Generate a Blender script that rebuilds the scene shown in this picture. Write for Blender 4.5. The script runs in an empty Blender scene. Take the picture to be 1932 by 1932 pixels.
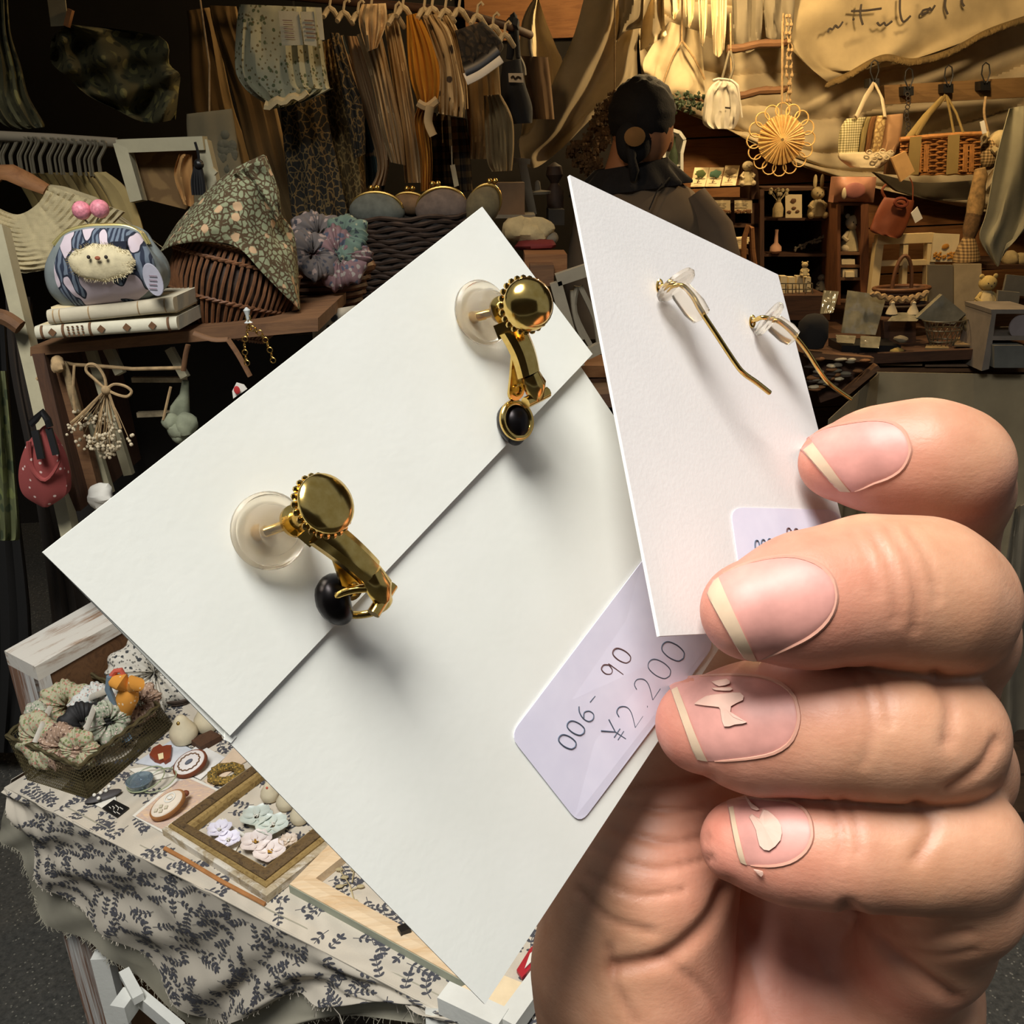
import bpy, bmesh, math, random
import numpy as np
from mathutils import Vector, Matrix, noise
random.seed(7); np.random.seed(7)
PI = math.pi; S = bpy.context.scene; COL = S.collection
# ------------------------------------------------------------ camera, sky, lights, exposure
FPX = 1750.0; CC = 966.0
PITCH = math.asin(0.3606); ROLL = math.radians(2.57)
CAM = Vector((0.0, 0.0, 1.4))
_r0 = Vector((1, 0, 0)); _d0 = Vector((0, -math.sin(PITCH), -math.cos(PITCH))); FWD = Vector((0, math.cos(PITCH), -math.sin(PITCH)))
RT = _r0 * math.cos(ROLL) + _d0 * math.sin(ROLL); DN = _d0 * math.cos(ROLL) - _r0 * math.sin(ROLL)
cd = bpy.data.cameras.new('camera'); cam = bpy.data.objects.new('camera', cd); COL.objects.link(cam)
cd.sensor_width = 36.0; cd.lens = 36.0 * FPX / 1932.0; cd.clip_start = 0.01; cd.clip_end = 60
M = Matrix((RT, -DN, -FWD)).transposed().to_4x4(); M.translation = CAM; cam.matrix_world = M
S.camera = cam
S.view_settings.view_transform = 'Standard'; S.view_settings.look = 'None'
S.view_settings.gamma = 1.0; S.view_settings.use_curve_mapping = False; S.view_settings.exposure = 0.0
w = bpy.data.worlds.new('sky'); S.world = w; w.use_nodes = True
nt = w.node_tree; nt.nodes.clear()
wo = nt.nodes.new('ShaderNodeOutputWorld'); wb = nt.nodes.new('ShaderNodeBackground')
wb.inputs[0].default_value = (0.86, 0.93, 1.0, 1); wb.inputs[1].default_value = 0.26
nt.links.new(wb.outputs[0], wo.inputs[0])
def area(name, loc, target, size, power, col):
    l = bpy.data.lights.new(name, 'AREA'); l.shape = 'DISK'; l.size = size; l.energy = power; l.color = col
    o = bpy.data.objects.new(name, l); COL.objects.link(o); o.location = loc
    o.rotation_euler = (Vector(target) - Vector(loc)).to_track_quat('-Z', 'Y').to_euler(); return o
area('daylight_gap', (-0.38, -0.3, 3.1), (0.05, 0.6, 1.0), 1.0, 80, (1.0, 0.985, 0.95))
def lamp(name, loc, power, col, r=0.04):
    l = bpy.data.lights.new(name, 'POINT'); l.energy = power; l.color = col; l.shadow_soft_size = r
    o = bpy.data.objects.new(name, l); COL.objects.link(o); o.location = loc; return o
lamp('warm_bulb_tent', (0.64, 3.05, 1.96), 27, (1.0, 0.70, 0.34))
lamp('warm_bulb_bags', (1.25, 2.72, 1.86), 24, (1.0, 0.70, 0.36))
lamp('warm_fill_dresses', (-0.10, 1.85, 1.9), 3.6, (1.0, 0.66, 0.34))  # added warm fill to brighten the dresses, no actual bulb hangs there

# ------------------------------------------------------------ pixel rays
def ray(px, py): return FWD + RT * ((px - CC) / FPX) + DN * ((py - CC) / FPX)
def W(px, py, d): return CAM + ray(px, py) * d
def V(px, py, Y):
    r = ray(px, py); return CAM + r * (Y / r.y)
def H(px, py, Z):
    r = ray(px, py); return CAM + r * ((Z - CAM.z) / r.z)
def PLN(px, py, p0, n):
    r = ray(px, py); return CAM + r * ((p0 - CAM).dot(n) / r.dot(n))
def ppm(Y): return Y / FWD.y / FPX * 1.0   # metres per pixel at world depth Y (roughly)
UP = Vector((0, 0, 1))

# ------------------------------------------------------------ mesh builder
class MB:
    def __init__(s): s.v = []; s.f = []
    def add(s, vs, fs):
        o = len(s.v); s.v += [Vector(p) for p in vs]; s.f += [tuple(i + o for i in q) for q in fs]; return s
    def hexa(s, c):      # 8 corners: bottom 4 then top 4
        return s.add(c, [(0, 3, 2, 1), (4, 5, 6, 7), (0, 1, 5, 4), (1, 2, 6, 5), (2, 3, 7, 6), (3, 0, 4, 7)])
    def box(s, c, sz, R=None):
        c = Vector(c); x, y, z = [k / 2 for k in sz]; pts = []
        for k in (-z, z):
            for (a, b) in ((-x, -y), (x, -y), (x, y), (-x, y)):
                p = Vector((a, b, k)); pts.append(c + (R @ p if R else p))
        return s.hexa(pts)
    def prism(s, poly, off):
        n = len(poly); off = Vector(off); vs = [Vector(p) for p in poly] + [Vector(p) + off for p in poly]
        fs = [tuple(range(n)), tuple(range(2 * n - 1, n - 1, -1))] + [(i, i + n, (i + 1) % n + n, (i + 1) % n) for i in range(n)]
        return s.add(vs, fs)
    def rings(s, R, closed=False, cap=True):
        n = len(R[0]); vs = [p for r in R for p in r]; fs = []; m = len(R)
        for i in range(m if closed else m - 1):
            a = i * n; b = ((i + 1) % m) * n
            for j in range(n):
                k = (j + 1) % n; fs.append((a + j, a + k, b + k, b + j))
        if cap and not closed: fs += [tuple(range(n - 1, -1, -1)), tuple(range((m - 1) * n, m * n))]
        return s.add(vs, fs)
    def tube(s, pts, r, n=6, closed=False, flat=1.0):
        pts = [Vector(p) for p in pts]; m = len(pts); R = []; prev = None
        for i, p in enumerate(pts):
            if closed: t = pts[(i + 1) % m] - pts[i - 1]
            else: t = pts[min(i + 1, m - 1)] - pts[max(i - 1, 0)]
            if t.length < 1e-9: t = Vector((0, 0, 1))
            t.normalize()
            if prev is None: u = t.orthogonal().normalized()
            else:
                u = prev - t * prev.dot(t)
                u = u.normalized() if u.length > 1e-6 else t.orthogonal().normalized()
            prev = u; v = t.cross(u); rr = r[i] if isinstance(r, (list, tuple)) else r
            R.append([p + (u * math.cos(a) + v * math.sin(a) * flat) * rr for a in [2 * PI * j / n for j in range(n)]])
        return s.rings(R, closed)
    def lathe(s, c, prof, n=20, R=None, sx=1.0, sy=1.0, wob=None):   # prof: (radius, height)
        c = Vector(c); rs = []
        for (r, h) in prof:
            q = []
            for j in range(n):
                a = 2 * PI * j / n; k = wob(a, h) if wob else 1.0
                p = Vector((math.cos(a) * r * sx * k, math.sin(a) * r * sy * k, h)); q.append(c + (R @ p if R else p))
            rs.append(q)
        return s.rings(rs)
    def ball(s, c, rad, n=12, m=8, R=None, nz=0.0, fr=30.0):
        c = Vector(c); rad = (rad,) * 3 if not isinstance(rad, (tuple, list)) else rad; vs = []; fs = []
        for i in range(m + 1):
            th = PI * i / m
            for j in range(n):
                a = 2 * PI * j / n; p = Vector((math.sin(th) * math.cos(a) * rad[0], math.sin(th) * math.sin(a) * rad[1], math.cos(th) * rad[2]))
                if nz: p *= 1 + nz * noise.noise((c + p) * fr)
                vs.append(c + (R @ p if R else p))
        for i in range(m):
            for j in range(n):
                a = i * n + j; b = i * n + (j + 1) % n; fs.append((a, a + n, b + n, b))
        return s.add(vs, fs)
    def grid(s, fn, nu, nv, thick=None):
        P = [[Vector(fn(i / nu, j / nv)) for i in range(nu + 1)] for j in range(nv + 1)]
        vs = [p for r in P for p in r]; n = nu + 1
        fs = [(j * n + i, j * n + i + 1, (j + 1) * n + i + 1, (j + 1) * n + i) for j in range(nv) for i in range(nu)]
        if thick is not None:
            th = Vector(thick); k = len(vs); vs = vs + [p + th for p in vs]
            fs = fs + [tuple(q + k for q in reversed(f)) for f in fs]
            rim = [i for i in range(n)] + [j * n + nu for j in range(1, nv + 1)] + [nv * n + i for i in range(nu - 1, -1, -1)] + [j * n for j in range(nv - 1, 0, -1)]
            L = len(rim); fs += [(rim[(i + 1) % L], rim[i], rim[i] + k, rim[(i + 1) % L] + k) for i in range(L)]
        return s.add(vs, fs)
    def make(s, name, mat, base=Vector((0, 0, 0)), smooth=True, ang=40):
        me = bpy.data.meshes.new(name); me.from_pydata([tuple(p - base) for p in s.v], [], s.f); me.update()
        bm = bmesh.new(); bm.from_mesh(me); bmesh.ops.recalc_face_normals(bm, faces=bm.faces)
        if smooth:
            ca = math.radians(ang)
            for f in bm.faces: f.smooth = True
            for e in bm.edges:
                if len(e.link_faces) != 2 or e.calc_face_angle(0.0) > ca: e.smooth = False
        bm.to_mesh(me); bm.free(); me.materials.append(mat)
        return bpy.data.objects.new(name, me)
    def bbox(s):
        return [min(p[k] for p in s.v) for k in range(3)], [max(p[k] for p in s.v) for k in range(3)]

def single(name, mb, mat, label, cat, group=None, smooth=True, kind=None, ang=40):
    lo, hi = mb.bbox(); base = Vector(((lo[0] + hi[0]) / 2, (lo[1] + hi[1]) / 2, lo[2]))
    o = mb.make(name, mat, base, smooth, ang); o.location = base; COL.objects.link(o)
    o['label'] = label; o['category'] = cat
    if group: o['group'] = group
    if kind: o['kind'] = kind
    return o
def struct(name, mb, mat, smooth=False, label=None, parent=None):
    o = mb.make(name, mat, Vector((0, 0, 0)), smooth); COL.objects.link(o)
    if parent: o.parent = parent
    else: o['kind'] = 'structure'
    if label: o['label'] = label
    return o
class Thing:
    def __init__(s, name, label, cat, loc, group=None):
        o = bpy.data.objects.new(name, None); COL.objects.link(o); o.location = Vector(loc); o.empty_display_size = 0.02
        o['label'] = label; o['category'] = cat
        if group: o['group'] = group
        s.o = o; s.loc = Vector(loc)
    def part(s, name, mb, mat, sub=None, label=None, kind=None, smooth=True, ang=40):
        o = mb.make(name, mat, s.loc, smooth, ang); COL.objects.link(o); o.parent = sub if sub else s.o
        if label: o['label'] = label
        if kind: o['kind'] = kind
        return o
def clone(th, loc, label=None, group=None, rot=None):
    def cp(o, par):
        c = o.copy(); COL.objects.link(c); c.parent = par
        for ch in list(o.children): cp(ch, c)
        return c
    c = cp(th.o if isinstance(th, Thing) else th, None); c.location = Vector(loc)
    if rot is not None: c.rotation_euler = rot
    if label: c['label'] = label
    if group: c['group'] = group
    return c

# ------------------------------------------------------------ materials
def lin(c):
    c = c / 255.0
    return c / 12.92 if c <= 0.04045 else ((c + 0.055) / 1.055) ** 2.4
def C3(t): return (lin(t[0]), lin(t[1]), lin(t[2]), 1.0)
class NT:
    def __init__(s, name):
        s.m = bpy.data.materials.new(name); s.m.use_nodes = True; s.t = s.m.node_tree; s.t.nodes.clear()
        s.out = s.t.nodes.new('ShaderNodeOutputMaterial'); s.b = s.t.nodes.new('ShaderNodeBsdfPrincipled'); s.t.links.new(s.b.outputs[0], s.out.inputs[0])
        s.co = None
    def n(s, t, **kw):
        x = s.t.nodes.new(t)
        for k, v in kw.items():
            if k in x.inputs: x.inputs[k].default_value = v
            else: setattr(x, k, v)
        return x
    def l(s, a, b): s.t.links.new(a, b)
    def vec(s, sc=(1, 1, 1), rot=(0, 0, 0)):
        if s.co is None: s.co = s.n('ShaderNodeTexCoord').outputs['Object']
        mp = s.n('ShaderNodeMapping'); s.l(s.co, mp.inputs[0]); mp.inputs['Scale'].default_value = sc; mp.inputs['Rotation'].default_value = rot; return mp.outputs[0]
    def noise(s, scale, detail=3, rough=0.55, vec=None, dist=0.0):
        x = s.n('ShaderNodeTexNoise'); x.inputs['Scale'].default_value = scale; x.inputs['Detail'].default_value = detail; x.inputs['Roughness'].default_value = rough
        x.inputs['Distortion'].default_value = dist; s.l(vec or s.vec(), x.inputs['Vector']); return x
    def ramp(s, fac, stops, mode='LINEAR'):
        r = s.n('ShaderNodeValToRGB'); s.l(fac, r.inputs[0]); e = r.color_ramp.elements; r.color_ramp.interpolation = mode
        while len(e) < len(stops): e.new(0.5)
        for el, (p, c) in zip(e, stops): el.position = p; el.color = c if len(c) == 4 else C3(c)
        return r.outputs[0]
    def mix(s, fac, a, b, mode='MIX'):
        x = s.n('ShaderNodeMix'); x.data_type = 'RGBA'; x.blend_type = mode
        for i, v in ((0, fac), (6, a), (7, b)):
            if isinstance(v, (int, float)): x.inputs[i].default_value = v
            elif isinstance(v, tuple): x.inputs[i].default_value = v if len(v) == 4 else C3(v)
            else: s.l(v, x.inputs[i])
        return x.outputs[2]
    def bump(s, h, st=0.3, dist=0.002):
        x = s.n('ShaderNodeBump'); x.inputs['Strength'].default_value = st; x.inputs['Distance'].default_value = dist; s.l(h, x.inputs['Height']); s.l(x.outputs[0], s.b.inputs['Normal'])
    def base(s, c):
        if isinstance(c, tuple): s.b.inputs['Base Color'].default_value = C3(c) if len(c) == 3 else c
        else: s.l(c, s.b.inputs['Base Color'])
    def fin(s, rough=0.7, metal=0.0, **kw):
        s.b.inputs['Roughness'].default_value = rough; s.b.inputs['Metallic'].default_value = metal
        for k, v in kw.items(): s.b.inputs[k].default_value = v
        return s.m
def shade(c, k): return tuple(max(0, min(255, x * k)) for x in c)
def M_plain(name, c, rough=0.8, var=0.12, sc=18.0, bump=0.25, metal=0.0, bsc=160.0, **kw):
    t = NT(name); n = t.noise(sc, 4); t.base(t.ramp(n.outputs[0], [(0.25, shade(c, 1 - var)), (0.75, shade(c, 1 + var * 0.6))]))
    if bump: b = t.noise(bsc, 3); t.bump(b.outputs[0], bump, 0.001)
    return t.fin(rough, metal, **kw)
def M_cloth(name, c, var=0.1, weave=500.0, bump=0.35):
    t = NT(name); n = t.noise(9, 5); col = t.ramp(n.outputs[0], [(0.3, shade(c, 1 - var)), (0.7, shade(c, 1 + var * 0.5))])
    w1 = t.n('ShaderNodeTexWave', bands_direction='X'); w1.inputs['Scale'].default_value = weave; w1.inputs['Distortion'].default_value = 1.5; t.l(t.vec(), w1.inputs[0])
    w2 = t.n('ShaderNodeTexWave', bands_direction='Z'); w2.inputs['Scale'].default_value = weave; w2.inputs['Distortion'].default_value = 1.5; t.l(t.vec(), w2.inputs[0])
    hh = t.mix(0.5, w1.outputs[0], w2.outputs[0]); t.base(t.mix(0.18, col, hh, 'MULTIPLY')); t.bump(hh, bump, 0.0006); return t.fin(0.92)
def M_wood(name, c1, c2, ax='X', sc=9.0, st=12.0, rough=0.75, paint=None, pamt=0.5, rz=0.0):
    t = NT(name); k = {'X': (1.0 / st, 1, 1), 'Y': (1, 1.0 / st, 1), 'Z': (1, 1, 1.0 / st)}[ax]
    v = t.vec((1, 1, 1), (0, 0, -rz)); m2_ = t.n('ShaderNodeMapping'); t.l(v, m2_.inputs[0]); m2_.inputs['Scale'].default_value = k; v = m2_.outputs[0]; n = t.noise(sc * 4, 6, 0.65, v, 1.2); col = t.ramp(n.outputs[0], [(0.3, c1), (0.5, c2), (0.68, c1)])
    f = t.noise(sc * 30, 3, 0.6, v); col = t.mix(0.25, col, f.outputs[0], 'MULTIPLY')
    if paint:
        p = t.noise(sc * 2.2, 8, 0.72, v, 0.6); m = t.ramp(p.outputs[0], [(pamt - 0.04, (0, 0, 0, 1)), (pamt + 0.05, (1, 1, 1, 1))]); col = t.mix(m, paint, col)
    t.base(col); t.bump(n.outputs[0], 0.35, 0.002); return t.fin(rough)
def M_floral(name, bg, fgs, scale=40.0, th=0.32, rough=0.9, dist=0.02):
    """scattered print: irregular leaf and petal spots in several inks over a ground colour"""
    t = NT(name); col = t.ramp(t.noise(12, 3).outputs[0], [(0.3, shade(bg, 0.93)), (0.7, shade(bg, 1.05))])
    wob = t.noise(scale * 0.8, 2)
    for i, fg in enumerate(fgs):
        vv = t.vec((1, 1, 1), (0.7 * i, 0.4 * i, 0.9 * i)); ad = t.n('ShaderNodeVectorMath', operation='MULTIPLY_ADD')
        t.l(wob.outputs['Color'], ad.inputs[0]); ad.inputs[1].default_value = (dist,) * 3; t.l(vv, ad.inputs[2])
        vo = t.n('ShaderNodeTexVoronoi'); vo.inputs['Scale'].default_value = scale * (1 + 0.35 * i); t.l(ad.outputs[0], vo.inputs['Vector'])
        m = t.ramp(vo.outputs['Distance'], [(th - 0.03, (1, 1, 1, 1)), (th + 0.03, (0, 0, 0, 1))]); col = t.mix(m, col, fg)
    t.base(col); b = t.noise(300, 2); t.bump(b.outputs[0], 0.2, 0.0008); return t.fin(rough)
def M_cell(name, bg, line, scale=30.0, wd=0.09, extra=None, rough=0.9):
    """network print: outlined cells (vine scroll / animal-like print)"""
    t = NT(name); wob = t.noise(scale * 0.7, 3); ad = t.n('ShaderNodeVectorMath', operation='MULTIPLY_ADD')
    t.l(wob.outputs['Color'], ad.inputs[0]); ad.inputs[1].default_value = (1.15 / scale,) * 3; t.l(t.vec(), ad.inputs[2])
    vo = t.n('ShaderNodeTexVoronoi'); vo.feature = 'DISTANCE_TO_EDGE'; vo.inputs['Scale'].default_value = scale; t.l(ad.outputs[0], vo.inputs['Vector'])
    col = t.ramp(vo.outputs['Distance'], [(wd * 0.5, line), (wd, bg)])
    if extra:
        v2 = t.n('ShaderNodeTexVoronoi'); v2.inputs['Scale'].default_value = scale * 0.35; t.l(ad.outputs[0], v2.inputs['Vector'])
        mm = t.ramp(v2.outputs['Distance'], [(0.22, (1, 1, 1, 1)), (0.27, (0, 0, 0, 1))]); col = t.mix(mm, col, extra)
    t.base(col); return t.fin(rough)
def M_check(name, c1, c2, scale=60.0):
    t = NT(name); v = t.vec(); o = []
    for d in 'XZ':
        w_ = t.n('ShaderNodeTexWave', bands_direction=d); w_.inputs['Scale'].default_value = scale / 6.28; t.l(v, w_.inputs[0]); o.append(t.ramp(w_.outputs[0], [(0.45, (0.25,) * 3 + (1,)), (0.55, (1, 1, 1, 1))]))
    m = t.mix(0.5, o[0], o[1]); t.base(t.ramp(m, [(0.25, c1), (0.62, shade(tuple((a + b) / 2 for a, b in zip(c1, c2)), 1)), (1.0, c2)])); return t.fin(0.9)
CR = (205, 186, 150)
m_muslin = M_cloth('unbleached_muslin', (222, 204, 168)); m_white_cloth = M_cloth('white_cotton', (215, 208, 192)); m_canvas = M_cloth('cream_canvas', (218, 200, 162))
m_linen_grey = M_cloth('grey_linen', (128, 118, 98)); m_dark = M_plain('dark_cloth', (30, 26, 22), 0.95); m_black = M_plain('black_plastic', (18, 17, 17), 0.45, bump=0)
m_wood_dark = M_wood('dark_stained_wood', (58, 36, 22), (84, 54, 33)); m_wood_darkz = M_wood('dark_stained_wood_upright', (58, 36, 22), (84, 54, 33), 'Z')
m_wood_mid = M_wood('orange_pine', (126, 80, 42), (150, 102, 58)); m_wood_pale = M_wood('pale_pine', (222, 186, 140), (240, 214, 176))
m_wood_brown = M_wood('brown_board', (92, 62, 38), (120, 84, 52)); m_white_paint = M_wood('whitewashed_wood', (120, 92, 66), (150, 118, 86), 'X', paint=(222, 218, 208), pamt=0.47)
m_white_paintz = M_wood('whitewashed_post', (120, 88, 70), (150, 112, 88), 'Z', paint=(214, 212, 206), pamt=0.53); m_white_clean = M_plain('white_painted_wood', (216, 216, 208), 0.55, 0.05)
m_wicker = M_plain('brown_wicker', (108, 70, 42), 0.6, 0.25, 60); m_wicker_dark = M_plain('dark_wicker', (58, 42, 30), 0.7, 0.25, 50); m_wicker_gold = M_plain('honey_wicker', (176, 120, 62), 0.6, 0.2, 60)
m_rattan = M_plain('pale_rattan', (226, 184, 112), 0.55, 0.15, 60); m_paper = M_plain('white_paper', (224, 220, 208), 0.8, 0.03); m_cream_paper = M_plain('cream_card_paper', (226, 208, 164), 0.8, 0.05)
m_twine = M_plain('jute_twine', (168, 140, 100), 0.9, 0.2, 90); m_wire = M_plain('galvanised_wire', (120, 112, 92), 0.45, 0.1, metal=0.6); m_ink = M_plain('dark_ink', (50, 42, 36), 0.8, 0)
m_brass = M_plain('old_brass', (196, 160, 88), 0.3, 0.1, metal=1.0, bump=0); m_plush = M_plain('cream_plush', (190, 170, 124), 1.0, 0.12, 40, 0.8, bsc=220); m_leather = M_plain('rust_leather', (124, 62, 32), 0.6, 0.12)
m_lace = M_cloth('cream_lace', (192, 176, 134), 0.18, 160.0, 0.8); m_olive_cloth = M_cloth('olive_stripe_cloth', (150, 132, 80), 0.15); m_glass = None
m_green = M_plain('dark_green_leaf', (44, 58, 34), 0.7, 0.25, 40); m_hair = M_plain('black_hair', (16, 12, 10), 0.85, 0.3, 80, 0.9, bsc=240)

def crv(pts, n=6):      # Catmull-Rom through points (any dimension tuples)
    P = [Vector(p) if len(p) > 2 else Vector((p[0], p[1], 0)) for p in pts]; out = []
    for i in range(len(P) - 1):
        a = P[max(i - 1, 0)]; b = P[i]; c = P[i + 1]; d = P[min(i + 2, len(P) - 1)]
        for k in range(n):
            t = k / n; out.append(0.5 * ((2 * b) + (c - a) * t + (2 * a - 5 * b + 4 * c - d) * t * t + (3 * b - a - 3 * c + d) * t ** 3))
    out.append(P[-1]); return out
def lerp_poly(pl, t):
    x = t * (len(pl) - 1); i = min(int(x), len(pl) - 2); return pl[i].lerp(pl[i + 1], x - i)
def sheet(rows, Y, nu=40, nv=30, fold=0.02, k=9.0, th=0.003, ang=0.0, seed=0.0, fn=None):
    """hanging cloth between px polylines (top to bottom); folds run down the cloth, real thickness"""
    RW = [crv(r, 6) for r in rows]
    def f(u, v):
        cols = [lerp_poly(r, u) for r in RW]; c = crv(cols, 4) if len(cols) > 2 else cols; p = lerp_poly(c, v)
        d = fold * (math.sin(k * 2 * PI * (u + ang * v) + 3 * noise.noise(Vector((u * 3, v * 2, seed)))) + 0.8 * noise.noise(Vector((u * k, v * 3, seed + 5))))
        if fn: d += fn(u, v)
        return V(p.x, p.y, Y + d)
    m = MB(); m.grid(f, nu, nv, (0, th, 0)); return m
def drape(rows, Y, t=0.03, fold=0.006, k=5, n=36, seed=0.0, nv=None):
    """hanging garment: closed double-layered cloth body; rows = (xl, yl, xr, yr) in px from top to bottom"""
    nv = nv or (len(rows) - 1) * 5; R = []; m = MB()
    A = crv([(r[0], r[1]) for r in rows], 5); B = crv([(r[2], r[3]) for r in rows], 5)
    for i in range(nv + 1):
        v = i / nv; a = lerp_poly(A, v); b = lerp_poly(B, v); ring = []
        for j in range(n):
            al = 2 * PI * j / n; u = (1 - math.cos(al)) / 2; sgn = -1 if al < PI else 1
            p = a.lerp(b, u); y = Y + sgn * (t * math.sqrt(max(0.0, math.sin(al) ** 2)) ** 0.7) * (0.5 + 0.5 * v ** 0.5)
            y += fold * math.sin(2 * PI * k * u + seed + 1.5 * noise.noise(Vector((u * 2, v * 2.5, seed)))) * (0.3 + 0.7 * v)
            y += fold * 0.7 * noise.noise(Vector((u * k * 1.6, v * 4, seed + 9)))
            ring.append(V(p.x, p.y, y))
        R.append(ring)
    return m.rings(R)
def vbox(x0, y0, x1, y1, Y, dep, skew=0):   # upright box whose front face spans px corners at depth Y
    a, b, c, d = V(x0, y1, Y), V(x1, y1 , Y), V(x1, y0, Y), V(x0, y0, Y)
    m = MB(); o = Vector((0, dep, 0)); return m.hexa([a, b, b + o, a + o, d, c, c + o, d + o])
def vquad(m, pts, Y, dep):                    # prism from px polygon at depth Y
    return m.prism([V(x, y, Y) for x, y in pts], (0, dep, 0))
def bar(m, p, q, w_, d_):                     # straight square bar between two points
    p = Vector(p); q = Vector(q); t = (q - p).normalized(); s_ = t.cross(Vector((0, 1, 0)))
    s_ = s_.normalized() if s_.length > 1e-3 else Vector((1, 0, 0)); u = t.cross(s_).normalized(); a = s_ * w_ / 2; b = u * d_ / 2
    return m.hexa([p - a - b, p + a - b, p + a + b, p - a + b, q - a - b, q + a - b, q + a + b, q - a + b])
# ============================================================ setting: ground, deck, walls, roof
YB = 3.75
t = NT('asphalt'); n1 = t.noise(90, 6, 0.7); c = t.ramp(n1.outputs[0], [(0.3, (44, 44, 40)), (0.62, (78, 76, 70))]); vo = t.n('ShaderNodeTexVoronoi'); vo.inputs['Scale'].default_value = 95; t.l(t.vec(), vo.inputs['Vector'])
c = t.mix(t.ramp(vo.outputs['Distance'], [(0.13, (1, 1, 1, 1)), (0.2, (0, 0, 0, 1))]), c, (128, 124, 112)); t.base(c); t.bump(n1.outputs[0], 0.8, 0.004); m_asph = t.fin(0.9)
mb = MB(); mb.prism([Vector((-4, -2.5, 0)), Vector((4, -2.5, 0)), Vector((4, 4.5, 0)), Vector((-4, 4.5, 0))], (0, 0, -.08)); struct('floor', mb, m_asph, label='dark speckled asphalt ground')
deck = bpy.data.objects.new('trim_1', None); COL.objects.link(deck); deck['kind'] = 'structure'; deck['label'] = 'dark timber decking inside the stall'
m_deck = M_wood('deck_boards', (48, 33, 20), (66, 46, 28), 'X', 6)
y = 1.62; k = 0
while y < YB:
    mb = MB(); mb.box((0.7 + .01 * (k % 3), y + .062, .012 + .002 * (k % 2)), (3.4, .12, .024)); o = mb.make('plank', m_deck, Vector((0, 0, 0)), False); COL.objects.link(o); o.parent = deck; y += .127; k += 1
# back wall of pine boards (right part) and dark cloth lining (left part)
bw = bpy.data.objects.new('wall_back', None); COL.objects.link(bw); bw['kind'] = 'structure'; bw['label'] = 'orange pine board wall'
z = 0.0; k = 0
while z < 2.3:
    xl = V(880, 80, YB).x if z > V(960, 150, YB).z else V(1232, 300, YB).x
    mb = MB(); mb.box(((xl + 2.4) / 2, YB + .02 + .004 * (k % 2), z + .088), (2.4 - xl, .03, .172)); o = mb.make('plank', m_wood_mid, Vector((0, 0, 0)), False); COL.objects.link(o); o.parent = bw; z += .178; k += 1
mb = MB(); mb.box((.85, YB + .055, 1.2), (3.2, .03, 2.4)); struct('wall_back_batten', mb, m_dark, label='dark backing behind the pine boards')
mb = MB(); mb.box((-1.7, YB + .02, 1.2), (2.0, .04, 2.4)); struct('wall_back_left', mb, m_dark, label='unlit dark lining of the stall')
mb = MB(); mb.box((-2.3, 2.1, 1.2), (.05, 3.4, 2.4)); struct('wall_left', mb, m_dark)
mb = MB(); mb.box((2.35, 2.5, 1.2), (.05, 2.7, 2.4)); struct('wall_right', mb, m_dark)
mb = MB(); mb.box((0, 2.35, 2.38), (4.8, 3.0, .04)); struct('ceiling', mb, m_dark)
mb = MB(); mb.box((0, .87, 2.30), (4.8, .02, .14)); struct('trim_2', mb, m_dark, label='added unseen strip cutting daylight into the stall')  # added out-of-view blocker that darkens the interior under the roof edge
mb = MB(); mb.box((0, -2.9, 1.7), (9, .2, 3.4)); struct('wall_front', mb, M_plain('street_facade', (62, 54, 46), .9), label='dark facade across the lane behind the viewer')
# ============================================================ upper right: curtains, banner, bags on hooks
def P(*a): return [tuple(p) for p in a]
def stroke(mb, pts, Y, r, n=6, sm=4, flat=1.0):
    q = crv(pts, sm) if len(pts) > 2 and sm else [Vector((a, b, 0)) for a, b in pts]
    return mb.tube([V(p.x, p.y, Y) for p in q], r, n, flat=flat)
BR = 'on the back wall'
single('swagged_cloth', sheet([P((1205, -30), (1350, -30), (1500, -30), (1700, -30), (1960, -30)), P((1205, 60), (1350, 90), (1480, 110), (1700, 120), (1960, 110)), P((1215, 170), (1330, 215), (1440, 240), (1600, 270), (1960, 300)), P((1240, 190), (1350, 232), (1480, 300), (1640, 352), (1960, 420))], 3.62, 150, 130, .008, 5, .004, -0.35, 2.0,
       lambda u, v: .04 * v * math.sin(7 * u + 2) + .042 * (1 - abs(math.sin(21 * (v + .5 * (u - .45) ** 2 * 2) + 2.5 * noise.noise(Vector((u * 3, v * 2, 7)))))) ** 1.6 * (.4 + .6 * abs(noise.noise(Vector((u * 4, v * 3, 2)))) * 2)), m_muslin, 'large wrinkled cream cloth covering the upper back wall behind the hanging bags', 'cloth')
BN = Thing('banner', 'cream banner cloth with handwritten dark letters and a pompom edge', 'banner', V(1562, 155, 3.45)); BN.part('cloth', sheet([P((1440, -40), (1580, -40), (1740, -40), (1960, -40)), P((1470, 60), (1600, 40), (1750, 40), (1960, 40)), P((1520, 120), (1600, 128), (1720, 108), (1960, 25)), P((1562, 155), (1640, 122), (1722, 112), (1960, 28))], 3.45, 60, 40, .02, 2.2, .004, .5, 4.0), M_cloth('tan_banner_cotton', (176, 158, 122)))
mb = MB(); L = [[(1562, 61), (1565, 54), (1571, 55), (1576, 48), (1582, 52), (1590, 41)], [(1609, 36), (1612, 37)], [(1606, 21), (1632, 20), (1663, 16)], [(1625, 8), (1623, 28), (1628, 47)], [(1655, 42), (1660, 48), (1668, 43), (1672, 48), (1683, 40)],
 [(1698, -4), (1698, 22), (1704, 41), (1718, 30)], [(1752, 17), (1741, 20), (1739, 28), (1750, 22), (1754, 15), (1757, 20), (1764, 10)], [(1785, -8), (1783, 12), (1788, 27)], [(1815, -8), (1815, 5), (1819, 12)]]

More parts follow.
